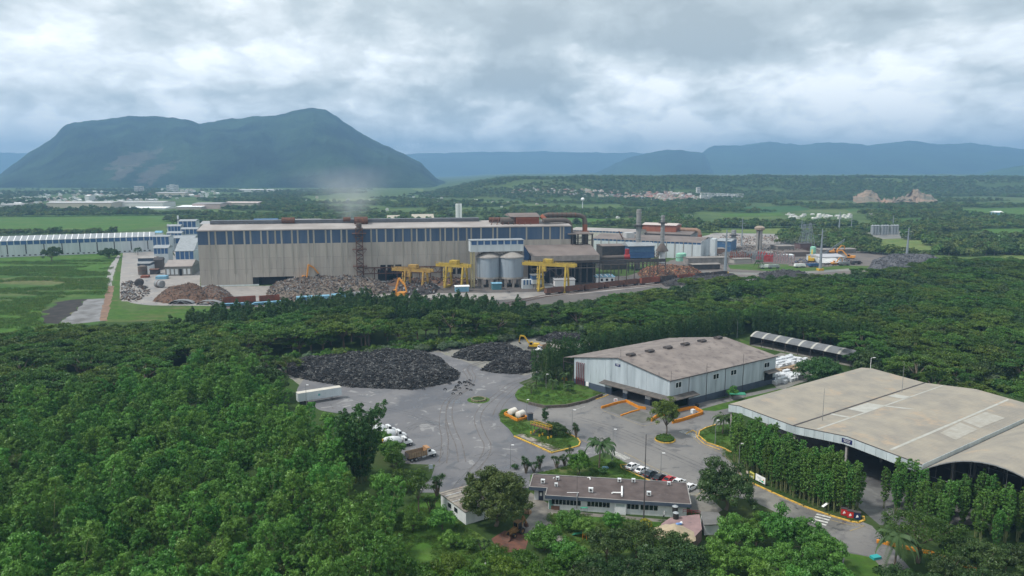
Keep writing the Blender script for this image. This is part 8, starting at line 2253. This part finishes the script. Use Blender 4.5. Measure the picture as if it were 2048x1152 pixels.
for lb, px, py, mt in (('white lorry parked on the works lawn', 1598, 535, white_clean), ('blue lorry below the awning', 1626, 534, blue_dark), ('grey low-loader before the white open hall', 1687, 531, grey_steel), ('dark tipper before the slag heap', 1710, 529, dark_steel), ('white-roofed trailer on the works lawn, left one', 1530, 537, white_clean), ('white-roofed trailer on the works lawn, right one', 1546, 537, galv)):
  p = G(px, py); t = thing('parked_lorry', lb, 'lorry', (p.x, p.y, 0), RM + .2 * rs.random())
  MB().box(-4, 3, -1.3, 1.3, 1.1, 3.0).obj('bed', mt, t); m = MB(); m.add([(3.2, -1.2, .7), (5.2, -1.2, .7), (5.2, -1.2, 1.8), (4.6, -1.1, 2.9), (3.2, -1.1, 2.9), (3.2, 1.2, .7), (5.2, 1.2, .7), (5.2, 1.2, 1.8), (4.6, 1.1, 2.9), (3.2, 1.1, 2.9)], [(0, 1, 2, 3, 4), (9, 8, 7, 6, 5), (0, 5, 6, 1), (1, 6, 7, 2), (2, 7, 8, 3), (3, 8, 9, 4)]); m.obj('cab', mt, t)
  for x in (-3, -1.8, 4): MB().tube([(x, -1.3, .5), (x, 1.3, .5)], .5, 8).obj('wheel_pair', rubber, t)
p = G(1650, 522); t = thing('conveyor', 'grey lattice conveyor boom rising over the works', 'conveyor', (p.x, p.y, 0)); m = MB()
a_, b_ = Vector((-6, 0, 2)), Vector((21, 12, 16))
for k in range(12): q, q2 = a_.lerp(b_, k / 12), a_.lerp(b_, (k + 1) / 12); m.beam(q, q2, .3); m.beam(q + Vector((0, 0, 1.6)), q2 + Vector((0, 0, 1.6)), .3); m.beam(q, q2 + Vector((0, 0, 1.6)), .2)
m.obj('boom', pole_m, t); MB().beam((10, 6, 0), (12, 7, 11), .6).obj('support', dark_steel, t)
scrapheap('jumble of machine parts and scrap in the middle of the works', ((1575, 531), (1600, 519), (1640, 519), (1720, 521), (1725, 527), (1650, 534), (1600, 535)), 1.2, 6, MATS['slag_ground'], [sc4, sc3, sc1, blue_dark, wk], 500, 1.0, 31)
scrapheap('brown spoil and blocks behind the substation', ((1425, 515), (1450, 498), (1500, 494), (1600, 492), (1620, 500), (1600, 508), (1500, 512), (1450, 520)), 1.5, 6, MATS['slag_ground'], [wk, sc1, sc2, sc4, wkr], 700, 1.1, 32)
scrapheap('rows of reddish stacked billets behind the works', ((1425, 492), (1440, 474), (1552, 474), (1555, 486), (1500, 492)), 1.6, 6, MATS['mill_yard'], [MATS['brick_wall'], sc2, sc1, wk], 500, 1.1, 33)
# silver silos
for k in range(9):
  p = G(1744 + k * 5.4 + (k > 2) * 3 + (k > 5) * 3, 470 - k * .1); t = thing('silver_silo', ('first', 'second', 'third', 'fourth', 'fifth', 'sixth', 'seventh', 'eighth', 'ninth')[k] + ' pale cylindrical silo from the left in the distant row', 'silo', (p.x, p.y, 0), 0, 'distant row of pale silos')
  MB().cyl(0, 0, 0, 11, 2.0, n=12).obj('shell', galv, t); MB().tube([(0, 0, 11), (0, 0, 12.2)], [2.4, .5], 12).obj('cap', galv, t)
# white tower behind the mill, roofs peeping over it
t, l_, h_ = boxthing('white_tower', 'slim white tower block rising behind the mill roof', 'tower', 913, 924, 408, 470, 7, white_clean, None); MB().box(l_ * .45, l_ * .55, -.1, 0, 0, h_ + 3).obj('corner_strip', grey_steel, t)
for lb, x0, x1, yt, yb, dp, wm, rm, rs_ in (('pale blue roofed shed peeping over the left part of the mill', 505, 552, 447, 458, 40, cyan_paint, bright_blue, 5), ('pale grey roofed hall peeping over the mill', 575, 640, 448, 458, 40, concrete, M('peep_roof', (.42, .4, .38), .8), 5), ('low grey roof behind the mill gable', 400, 495, 449, 460, 40, concrete, M('peep_roof2', (.33, .33, .33), .8), 3),
                ('tan gabled roof behind the mill, left of two', 775, 800, 437, 444, 20, concrete, M('peep_tan', (.42, .38, .31), .8), 4), ('tan gabled roof behind the mill, right of two', 825, 868, 438, 446, 30, concrete, MATS['peep_tan'], 6)):
  boxthing('distant_shed', lb, 'shed', x0, x1, yt, yb, dp, wm, rm, rs_)

# ------------------------------------------------------------------ far country
def fbm(x, y, s=0, o=4):
  v, a = 0, 1
  for k in range(o): v += a * noise.noise(Vector((x * 2 ** k, y * 2 ** k, s + k * 7.1))); a *= .5
  return v


def sm(x, a, b):
  t = max(0., min(1., (x - a) / (b - a))); return t * t * (3 - 2 * t)


def hill(x, y):
  """the wooded escarpment beyond the town, right of the mountain"""
  if y < 1500: return 0.
  a = x / y
  m = sm(a, -.13, .02)
  yb = 1980 + 260 * fbm(a * 6, 3.3, 1, 3) + 350 * sm(a, .35, .7)
  r = sm(y, yb, yb + 480)
  return m * (50 * r + 7 * fbm(x * .004, y * .004, 5, 4) * r)


def GT(px, py):
  """ground seen at the pixel, on the hill if the hill is in the way"""
  u, f, w = ray(px, py)
  t = 900.
  while t < 9000:
    p = Vector((u * t, f * t, CAMH + w * t))
    if p.z <= hill(p.x, p.y): return p
    t += 12
  return G(px, py)


wood_far = fieldmat('distant_woodland', (.05, .085, .022), (.08, .125, .03), (.12, .16, .05), s=.01)
def terrain(name, amin, amax, na, dists, hf, mat, smooth=True):
  V = []
  for d_ in dists:
    for i in range(na + 1):
      a = amin + (amax - amin) * i / na
      y = d_; x = a * d_
      V.append((x, y, hf(x, y, a, d_)))
  F_ = [(j * (na + 1) + i, j * (na + 1) + i + 1, (j + 1) * (na + 1) + i + 1, (j + 1) * (na + 1) + i) for j in range(len(dists) - 1) for i in range(na)]
  m = MB(); m.add(V, F_); o = m.obj(name, mat, None, smooth); o['kind'] = 'structure'
  return o
terrain('escarpment', -.16, .95, 260, list(np.arange(1560, 3000, 28)) + [3400, 4200, 5500, 7500, 11000], lambda x, y, a, d_: hill(x, y) - .6, wood_far)


def silh(pts, D):
  """ridge heights at distance D from a drawn skyline"""
  out = []
  for px, py in pts:
    u, f, w = ray(px, py); t = D / f
    out.append((u / f, CAMH + w * t))
  return out
def interp(pts, a):
  if a <= pts[0][0]: return pts[0][1]
  for (x0, z0), (x1, z1) in zip(pts, pts[1:]):
    if a <= x1: t = (a - x0) / (x1 - x0); return z0 + (z1 - z0) * t
  return pts[-1][1]


def mountmat(name, c1, c2, s=.004, scar=None):
  m = bpy.data.materials.new(name); m.use_nodes = True
  b = NB(m.node_tree); bs = m.node_tree.nodes['Principled BSDF']
  co = b.n('ShaderNodeNewGeometry').outputs['Position']
  c = b.mix(b.map(b.noise(co, s, 6, .65), .38, .62), tuple(v * .5 for v in c1), tuple(v * 1.35 for v in c2))
  c = b.mix(b.m('MULTIPLY', b.map(b.noise(co, .03, 4, .7), .4, .7), .5), c, tuple(v * .45 for v in c1))
  if scar:
    for (x, y, z, r) in scar:
      dd = b.vm('SUBTRACT', co, (x, y, z)); dd = b.vm('MULTIPLY', dd, (1, 0, 1.25))
      ln = b.n('ShaderNodeVectorMath', operation='LENGTH'); b.set(ln.inputs[0], dd)
      q = b.m('ADD', b.m('DIVIDE', ln.outputs['Value'], r), b.m('MULTIPLY', b.m('SUBTRACT', b.noise(co, .018, 5, .65), .5), 2.6))
      c = b.mix(b.map(q, .55, .8, .4, 0), c, (.17, .13, .115))
  b.set(bs.inputs['Base Color'], c); bs.inputs['Roughness'].default_value = 1
  bs.inputs['Specular IOR Level'].default_value = .05
  bp = b.n('ShaderNodeBump'); bp.inputs['Strength'].default_value = .9; bp.inputs['Distance'].default_value = 14
  b.set(bp.inputs['Height'], b.noise(co, .03, 5, .7)); m.node_tree.links.new(bp.outputs[0], bs.inputs['Normal'])
  return m


def massif(name, skyline, D, front, back, mat, label=None, na=300, nd=46, seed=0, rough=.1):
  sk = silh(skyline, D)
  amin, amax = sk[0][0] - .02, sk[-1][0] + .02
  def hf(x, y, a, d_):
    h = interp(sk, a)
    h += 7 * fbm(a * 60, 0, seed, 4) * (D / 4800)
    if d_ <= D: q = (d_ - (D - front)) / front; q = max(0, q); prof_ = q ** .8 * (1 + .0 * q)
    else: q = 1 - (d_ - D) / back; prof_ = max(0, q)
    edge = sm(a, amin, amin + .03) * (1 - sm(a, amax - .03, amax))
    ridge = 1 + rough * 2.2 * fbm(a * 13 + seed, q * 1.2, seed + 9, 5) * (1 - q) ** .7 * (3 * q if q < .33 else 1)
    z = h * prof_ * ridge * edge + 9 * fbm(x * .006, y * .006, seed, 4) * min(1, q * 5) * (1 - sm(q, .85, 1)) - 4 * (q <= 0)
    return z
  ds = [D - front + (front + back) * k / nd for k in range(nd + 1)] + [D]
  o = terrain(name, amin, amax, na, sorted(ds), hf, mat)
  return o
def mp(px, py, D): u, f, w = ray(px, py); t = D / f; return (u * t, D, CAMH + w * t)
s1_ = mp(375, 330, 4500)
forest_m = mountmat('mountain_forest', (.012, .026, .014), (.028, .05, .022), .0035, scar=[(*mp(362, 322, 4350), 95), (*mp(395, 345, 4100), 80), (*mp(340, 345, 4100), 60)])
massif('mountain', ((-120, 375), (-40, 365), (0, 349), (30, 325), (62, 303), (100, 280), (133, 248), (165, 243), (215, 238), (260, 232), (330, 233), (370, 239), (402, 248), (440, 240), (500, 234), (548, 231), (575, 226), (600, 219), (625, 215), (650, 219), (672, 232), (692, 246), (715, 262), (745, 279), (780, 295), (810, 309), (840, 325), (860, 343), (876, 357)),
   4900, 1450, 900, forest_m, seed=2, rough=.2)
range_m = mountmat('range_forest', (.02, .05, .025), (.03, .065, .03), .002)
massif('mountain_range', ((1178, 352), (1200, 342), (1225, 330), (1250, 318), (1280, 310), (1310, 303), (1335, 299), (1360, 301), (1390, 304), (1405, 305), (1420, 318)), 8600, 1800, 1500, range_m, seed=5, rough=.07)
massif('mountain_range', ((1370, 330), (1400, 310), (1415, 297), (1430, 290), (1470, 292), (1540, 283), (1600, 290), (1660, 284), (1740, 290), (1820, 281), (1880, 289), (1940, 286), (2048, 298), (2200, 300), (2400, 310)), 10000, 2400, 1500, range_m, seed=6, rough=.07)
massif('mountain_range', ((-400, 320), (-100, 306), (0, 304), (80, 308), (200, 320), (700, 316), (830, 307), (950, 304), (1080, 303), (1180, 305), (1300, 306), (1450, 320)), 13000, 2400, 1500, range_m, seed=7, rough=.06)
massif('foothill', ((1930, 357), (1960, 348), (2000, 338), (2048, 330), (2120, 322), (2300, 318)), 6200, 1200, 900, mountmat('foothill_green', (.035, .08, .025), (.055, .11, .03), .003), seed=8, rough=.05, na=80)

# quarry on the escarpment
def cliff(label, skyline, base, D, seed):
  sk = [(px, py) for px, py in skyline]
  qm = MATS.get('quarry_rock') or M('quarry_rock', (.30, .21, .15), .95, col2=(.10, .11, .08), scale=.025, streak=.3, rust=(.42, .22, .12), rustlo=.55, rustscale=.02, bump=.4)
  V, F_ = [], []; n = 70; rows = 9
  for j in range(rows):
    for i in range(n + 1):
      px = sk[0][0] + (sk[-1][0] - sk[0][0]) * i / n
      pt = interp(sk, px); py = pt + (base(px) - pt) * j / (rows - 1)
      py += (rows - 1 - j) / (rows - 1) * 7 * fbm(px * .12, 2.2, seed, 4); dep = D - 2.0 * (j / (rows - 1)) * 60 + 40 * fbm(px * .08, j * .35, seed, 4) * math.sin(PI * i / n)
      p = PY(px, py, dep); V.append(tuple(p))
  for j in range(rows - 1):
    for i in range(n): F_.append((j * (n + 1) + i, (j + 1) * (n + 1) + i, (j + 1) * (n + 1) + i + 1, j * (n + 1) + i + 1))
  m = MB(); m.add(V, F_); o = m.obj('quarry_face', qm); o['kind'] = 'structure'
qy = GT(1800, 408).y
cliff('left', ((1706, 392), (1722, 388), (1740, 380), (1752, 384), (1762, 398), (1790, 396), (1812, 392), (1826, 380), (1845, 385), (1862, 392), (1878, 400)), lambda x: 405 + 1.5 * math.sin(x * .1) - max(0, 1715 - x) * .3 - max(0, x - 1866) * .25, min(qy, 1960) + 45, 3)

# ---- far trees: one mass over the plain and the hill, tree lines kept apart by fields
fields = [gp(*p) for p in (((-500, 440), (0, 433), (150, 428), (420, 431), (420, 447), (300, 455), (240, 463), (-500, 472)), ((1000, 438), (1150, 436), (1290, 441), (1285, 449), (1000, 450)), ((1490, 414), (1600, 412), (1620, 420), (1560, 425), (1480, 424)), ((1690, 417), (1790, 419), (1790, 425), (1700, 424)),
     ((1920, 418), (2150, 414), (2150, 434), (1990, 437), (1920, 430)), ((1950, 458), (2200, 456), (2200, 474), (1990, 473)), ((1985, 505), (2250, 498), (2250, 530), (2050, 533)), ((1420, 461), (1560, 457), (1720, 457), (1720, 466), (1560, 467), (1420, 470)), ((1740, 480), (1880, 473), (1905, 492), (1850, 512), (1780, 500)),
     ((600, 400), (720, 396), (800, 401), (680, 408)), ((1440, 428), (1560, 425), (1570, 431), (1450, 434)), ((1790, 437), (1950, 434), (1960, 442), (1800, 447)), ((950, 406), (1040, 404), (1050, 409), (960, 412)), ((820, 378), (900, 376), (930, 381), (850, 384)), ((1400, 474), (1430, 466), (1555, 468), (1560, 488), (1440, 492), (1400, 490)), ((1715, 466), (1830, 462), (1830, 476), (1720, 480)), ((-400, 500), (410, 480), (410, 640), (-400, 700)), ((395, 470), (1150, 470), (1150, 640), (395, 640)), ((1130, 452), (1440, 466), (1440, 560), (1100, 560)),
     ((1400, 500), (1430, 474), (1560, 476), (1650, 494), (1720, 504), (1900, 520), (1880, 532), (1700, 548), (1560, 560), (1400, 560)), ((90, 402), (390, 400), (440, 410), (340, 416), (90, 418)), ((250, 412), (400, 411), (400, 419), (250, 420)), ((-100, 462), (420, 455), (420, 520), (-100, 520)))]
bbs = [(min(p.x for p in f), max(p.x for p in f), min(p.y for p in f), max(p.y for p in f)) for f in fields]
def open_ground(x, y):
  for f, b_ in zip(fields, bbs):
    if b_[0] < x < b_[1] and b_[2] < y < b_[3] and inside((x, y), f): return True
  return False
rf = random.Random(77)
far, lines = [], []
town_masks = []
y = 560.
while y < 3100:
  step = 8.5 + max(0, y - 700) * .0042
  half = y * .80 + 60
  x = -half
  while x < half:
    q = (x + rf.uniform(-.5, .5) * step, y + rf.uniform(-.5, .5) * step)
    x += step
    if open_ground(*q): continue
    a = q[0] / q[1]; pxx = 1024 + a * PXF
    dens = fbm(q[0] * .0035, q[1] * .0055, 2, 3)
    scr_ = on_screen(Vector((q[0], q[1], 0)))
    if q[1] < 620 and pxx < 1400: continue
    thr = 0
    if pxx < 560 and q[1] > 1250: thr = .12        # the town at the mountain's foot stands open
    elif q[1] > 2000 and pxx < 1000: thr = .12
    elif q[1] < 1300: thr = .14
    if hill(*q) > 4: thr = -.25
    if dens < thr: continue
    far.append((q[0], q[1], hill(*q) if q[1] > 1500 else 0.))
  y += step * .87
# hedge line of darker trees before the cane field and beside it
for a_, b_, w_ in (((-200, 470), (235, 471), 2), ((-200, 436), (420, 430), 3), ((0, 425), (300, 424), 3), ((330, 443), (640, 446), 4), ((400, 432), (700, 440), 3), ((1560, 470), (1720, 480), 4), ((1560, 488), (1720, 503), 4), ((1720, 505), (1860, 520), 3), ((1880, 505), (2150, 515), 5), ((1860, 492), (2150, 497), 4), ((1420, 456), (1720, 455), 3), ((640, 447), (990, 448), 3), ((1150, 452), (1440, 466), 2), ((1820, 480), (2100, 482), 4), ((1440, 450), (1700, 452), 4)):
  a_, b_ = G(*a_), G(*b_); n_ = int((b_ - a_).length / 6.5); dd = (b_ - a_).normalized(); nn = Vector((-dd.y, dd.x, 0))
  for k in range(n_):
    for r_ in range(w_): p = a_ + (b_ - a_) * (k + rf.uniform(-.3, .3)) / n_ + nn * (r_ * 6 + rf.uniform(-2, 2)); lines.append((p.x, p.y, 0))
lines.sort(key=lambda p: p[0] ** 2 + p[1] ** 2)
allfar = sorted(lines + far, key=lambda p: p[0] ** 2 + p[1] ** 2)
plant_all('distant_tree', 'round tree in the tree lines beyond the works', 'tree', 'trees of the plain beyond the works', FAR, allfar, bark, 290, .8, 1.35, 'distant_forest', 40)
t = thing('cypress', 'pointed dark cypress above the far trees at the left edge', 'tree', G(50, 428)); cr, tr = round_crown('crown', lf_far, 401, R=3.2, H=17, base=.5, tufts=60, n=30, L=1.0, tuft=1.3, shell=.1); put('crown', cr, t); tr.obj('trunk', bark, t)

# ---- houses of the far towns
def housemesh(kind):
  m = MB(); m.cur = 0
  if kind == 0: m.box(-4, 4, -3.5, 3.5, 0, 3.4); m.cur = 1; m.box(-4.3, 4.3, -3.8, 3.8, 3.4, 3.7)
  elif kind == 1: m.box(-4, 4, -3.5, 3.5, 0, 6); m.box(-2, 1, -2, 2, 6, 7.6); m.cur = 1; m.box(-4.2, 4.2, -3.7, 3.7, 6, 6.25)
  elif kind == 2: m.box(-6, 6, -4, 4, 0, 3); m.cur = 1; m.profx([(-4.5, 3), (4.5, 3), (0, 5)], -6.3, 6.3)
  else: m.box(-5, 5, -5, 5, 0, 13); m.cur = 1; m.box(-5.2, 5.2, -5.2, 5.2, 13, 13.5); m.cur = 2; [m.box(-4 + 2.4 * k, -2.6 + 2.4 * k, -5.06, -5, 1.4 + 3 * r_, 2.8 + 3 * r_) for k in range(4) for r_ in range(4)]
  return m
def hm(name, col, j=.18): return M(name, col, .9, jitter=j)
hw, hp, hc = hm('house_white', (.62, .61, .58)), hm('house_pink', (.40, .31, .28), .25), hm('house_cream', (.50, .45, .36), .25)
rfw, rfr, rfg = hm('roof_white', (.60, .60, .58)), hm('roof_red', (.28, .13, .09), .3), hm('roof_grey', (.36, .35, .34), .25)
HM_ = []
for k in range(3):
  for w_, r_ in ((hw, rfw), (hw, rfg), (hp, rfr), (hc, rfg), (hc, rfr)): HM_.append((k, w_, r_, housemesh(k).mesh('house', [w_, r_])))
apt = housemesh(3).mesh('apartment_block', [hw, rfw, glass_dark])
rh = random.Random(12)
extra = []
TOWNS = (('distant house in the hillside town behind the mill', 'houses of the hillside town behind the mill', ((1000, 383), (1090, 379), (1210, 381), (1255, 388), (1260, 398), (1180, 394), (1060, 388), (1000, 389)), 62, (2, 3, 4, 1)),
    ('distant house in the reddish estate left of the white apartment blocks', 'houses of the reddish estate left of the apartment blocks', ((1265, 387), (1340, 386), (1390, 391), (1400, 400), (1340, 403), (1265, 399)), 66, (2, 2, 4, 1, 3)),
    ('distant white house in the village behind the chimneys', 'white houses of the village behind the chimneys', ((1150, 425), (1200, 424), (1330, 430), (1400, 434), (1390, 442), (1250, 438), (1150, 434)), 26, (0, 0, 1, 2)),
    ('distant white house in the village left of the far pylon', 'white houses of the village left of the far pylon', ((1565, 430), (1610, 428), (1700, 430), (1700, 438), (1570, 439)), 30, (0, 0, 1)),
    ('distant house in the town at the foot of the mountain', 'houses of the town at the foot of the mountain', ((-20, 388), (120, 380), (340, 380), (440, 384), (430, 398), (300, 402), (60, 412), (-20, 415)), 86, (0, 1, 3, 2, 0)),
    ('distant house among the trees between mountain and hillside town', 'scattered houses between mountain and hillside town', ((580, 398), (760, 392), (1000, 398), (1130, 402), (1120, 424), (980, 420), (760, 432), (620, 438)), 30, (0, 1, 3)))
for lb, gr, poly, n_, pal in TOWNS:
  k = 0
  while k < n_ * (4 if n_ > 40 else 1.3):
    q = (rh.uniform(min(p[0] for p in poly), max(p[0] for p in poly)), rh.uniform(min(p[1] for p in poly), max(p[1] for p in poly)))
    if not inside(q, poly): continue
    p = GT(*q); c = HM_[rh.randrange(3) * 5 + rh.choice(pal)]; s = rh.uniform(.55, .95) * (1.25 if p.y > 1600 else .85); rz_ = rh.choice((.1, .15, 1.6, 1.7)) + rh.uniform(-.1, .1)
    if k < n_: o = put('house', c[3], None, p, rz_, s); tag(o, lb, 'house', gr)
    else: extra.append((p, rz_, s, c))
    k += 1
m = MB(); mats = [hw, hp, hc, rfw, rfr, rfg]
for p, rz_, s, c in extra:
  b_ = housemesh(c[0]); cs, sn = math.cos(rz_) * s, math.sin(rz_) * s
  for f, mi in zip(b_.f, b_.m):
    m.cur = mats.index(c[1] if mi == 0 else c[2])
    m.add([(p.x + b_.v[i][0] * cs - b_.v[i][1] * sn, p.y + b_.v[i][0] * sn + b_.v[i][1] * cs, p.z + b_.v[i][2] * s) for i in f], [tuple(range(len(f)))])
tag(m.obj('distant_town', mats), 'tightly packed rest of the far towns', 'town', None, 'stuff')
for k in range(26):
  q = (1404 + (k % 13) * 6.6 + rh.uniform(-1, 1), 393.5 + (k // 13) * 4 + rh.uniform(-.6, .6) + (k % 13) * .15)
  p = GT(*q); o = put('apartment_block', apt, None, p, .15 + rh.uniform(-.1, .1), .8); tag(o, 'white apartment block in the terrace rows on the hillside', 'apartment block', 'white apartment blocks on the hillside')
for lb, px, py, s in (('pale apartment tower at the foot of the mountain, left pair', 274, 387, 1.5), ('pale apartment tower at the foot of the mountain, right of the left pair', 284, 387, 1.5), ('slim white tower left in the group of three below the mountain', 338, 385, 1.5), ('slim white tower in the middle of the group of three below the mountain', 345, 385, 1.7), ('slim white tower right in the group of three below the mountain', 353, 385, 1.6), ('lone white tower above the apartment rows on the hillside', 1396, 389, 1.2)):
  p = GT(px, py); o = put('apartment_block', apt, None, p, .1, (s * .8, s * .8, s * 1.25)); tag(o, lb, 'apartment block')
# factory halls of the far town
for k, (x0, x1, yt, yb, dp, wm, rm, lb) in enumerate(((93, 222, 406, 416, 60, hc, rfg, 'long pale factory hall beyond the cane field, left one'), (223, 326, 405, 414, 60, hw, rfg, 'long grey-white factory hall beyond the cane field, right one'), (250, 330, 416.5, 419, 50, hw, M('sheet_white', (.85, .85, .85), .5), 'bright white flat roof below the factory halls, left one'), (352, 402, 414, 419, 70, hc, MATS['sheet_white'], 'bright white roof below the factory halls, right one'),
                        (385, 440, 408, 418, 60, hp, rfg, 'pinkish factory hall right of the bright white roofs'), (447, 515, 406, 412, 60, hc, M('sheet_pink', (.5, .42, .38), .7), 'pale pink roofed hall before the dark wood'), (475, 552, 380, 384, 80, hw, rfw, 'long low white hall at the foot of the mountain'), (1331, 1362, 407, 409.5, 30, hw, rfw, 'long white shed below the hillside estate'), (1745, 1780, 430, 434, 20, hc, rfg, 'low pale shed before the right fields'),
                        (1990, 2006, 425, 432, 14, cyan_paint, white_clean, 'small blue and white farm building at the right edge'), (170, 178, 392, 402, 30, hw, rfw, 'bright white church-like block in the town left'), (310, 370, 386, 392, 60, hc, rfg, 'grey market hall beneath the three slim towers'), (0, 40, 410, 418, 60, hw, rfg, 'white hall at the far left edge of the town'))):
  boxthing('factory_hall', lb, 'factory hall', x0, x1, yt, yb, dp, wm, rm, 2, dirn=Vector((1, 0, 0)))
p = G(1165, 424); h = 22; t = thing('water_tower', 'little white ball water tower behind the mill ducts', 'water tower', (p.x, p.y, 0))
MB().cyl(0, 0, 0, h, .7, n=8).obj('mast', white_paint, t); MB().ball((0, 0, h + 1.5), 3.6).obj('ball', white_clean, t, True)
# smoke over the mill
def smoke(name, pix, Y, den, label, ax=2):
  m = MB(); path = [PY(px, py, Y) for px, py, r in pix]; m.tube(path, [r for _, _, r in pix], 14)
  mt = bpy.data.materials.new(name); mt.use_nodes = True; b = NB(mt.node_tree); mt.node_tree.nodes.remove(mt.node_tree.nodes['Principled BSDF'])
  co = b.n('ShaderNodeNewGeometry').outputs['Position']
  n_ = b.map(b.noise(b.vm('MULTIPLY', co, (1, 1, .7)), .05, 6, .65, .8), .36, .72)
  # denser along the rising axis, thinning with height
  x_, _, z_ = b.sep(co); p0, p1 = path[0], path[-1]
  f_ = b.map(z_ if ax == 2 else x_, p0[ax], p1[ax])
  cen = b.m('ADD', b.m('MULTIPLY', f_, p1[2 - ax] - p0[2 - ax]), p0[2 - ax])
  w_ = b.m('ADD', b.m('MULTIPLY', f_, pix[-1][2] - pix[0][2]), pix[0][2])
  q_ = b.m('DIVIDE', b.m('SUBTRACT', x_ if ax == 2 else z_, cen), w_)
  ed = b.m('MULTIPLY', b.m('POWER', 2.718, b.m('MULTIPLY', b.m('MULTIPLY', q_, q_), -4.5)), b.m('POWER', b.m('SUBTRACT', 1, f_), 1.3))
  v = b.n('ShaderNodeVolumePrincipled'); v.inputs['Color'].default_value = (.90, .96, 1.0, 1); b.set(v.inputs['Density'], b.m('MULTIPLY', b.m('MULTIPLY', n_, ed), den))
  mt.node_tree.links.new(v.outputs[0], mt.node_tree.nodes['Material Output'].inputs['Volume'])
  o = m.obj(name, mt); tag(o, label, 'smoke', None, 'stuff')
smoke('smoke', ((708, 448, 8), (710, 425, 17), (704, 400, 32), (700, 365, 50), (690, 325, 66)), G(402, 574).y + 60, 0.045, 'thin grey-white smoke rising from the mill roof')
smoke('smoke', ((1525, 500, 5), (1555, 493, 11), (1590, 486, 14), (1650, 478, 14)), G(1560, 500).y, .03, 'thin bluish smoke drifting over the works', 0)

def finish():
  hz = MB(); hz.box(-12500, 12500, -250, 15000, -1.0, 620)
  m = bpy.data.materials.new('haze'); m.use_nodes = True
  t = m.node_tree; t.nodes.remove(t.nodes['Principled BSDF'])
  v = t.nodes.new('ShaderNodeVolumePrincipled')
  v.inputs['Color'].default_value = HAZE_COL
  v.inputs['Density'].default_value = HAZE_DEN
  v.inputs['Anisotropy'].default_value = .1
  t.links.new(v.outputs[0], t.nodes['Material Output'].inputs['Volume'])
  o = hz.obj('haze', m); o['kind'] = 'stuff'


HAZE_COL = (.32, .59, .93, 1)
HAZE_DEN = 1.5e-4
finish()
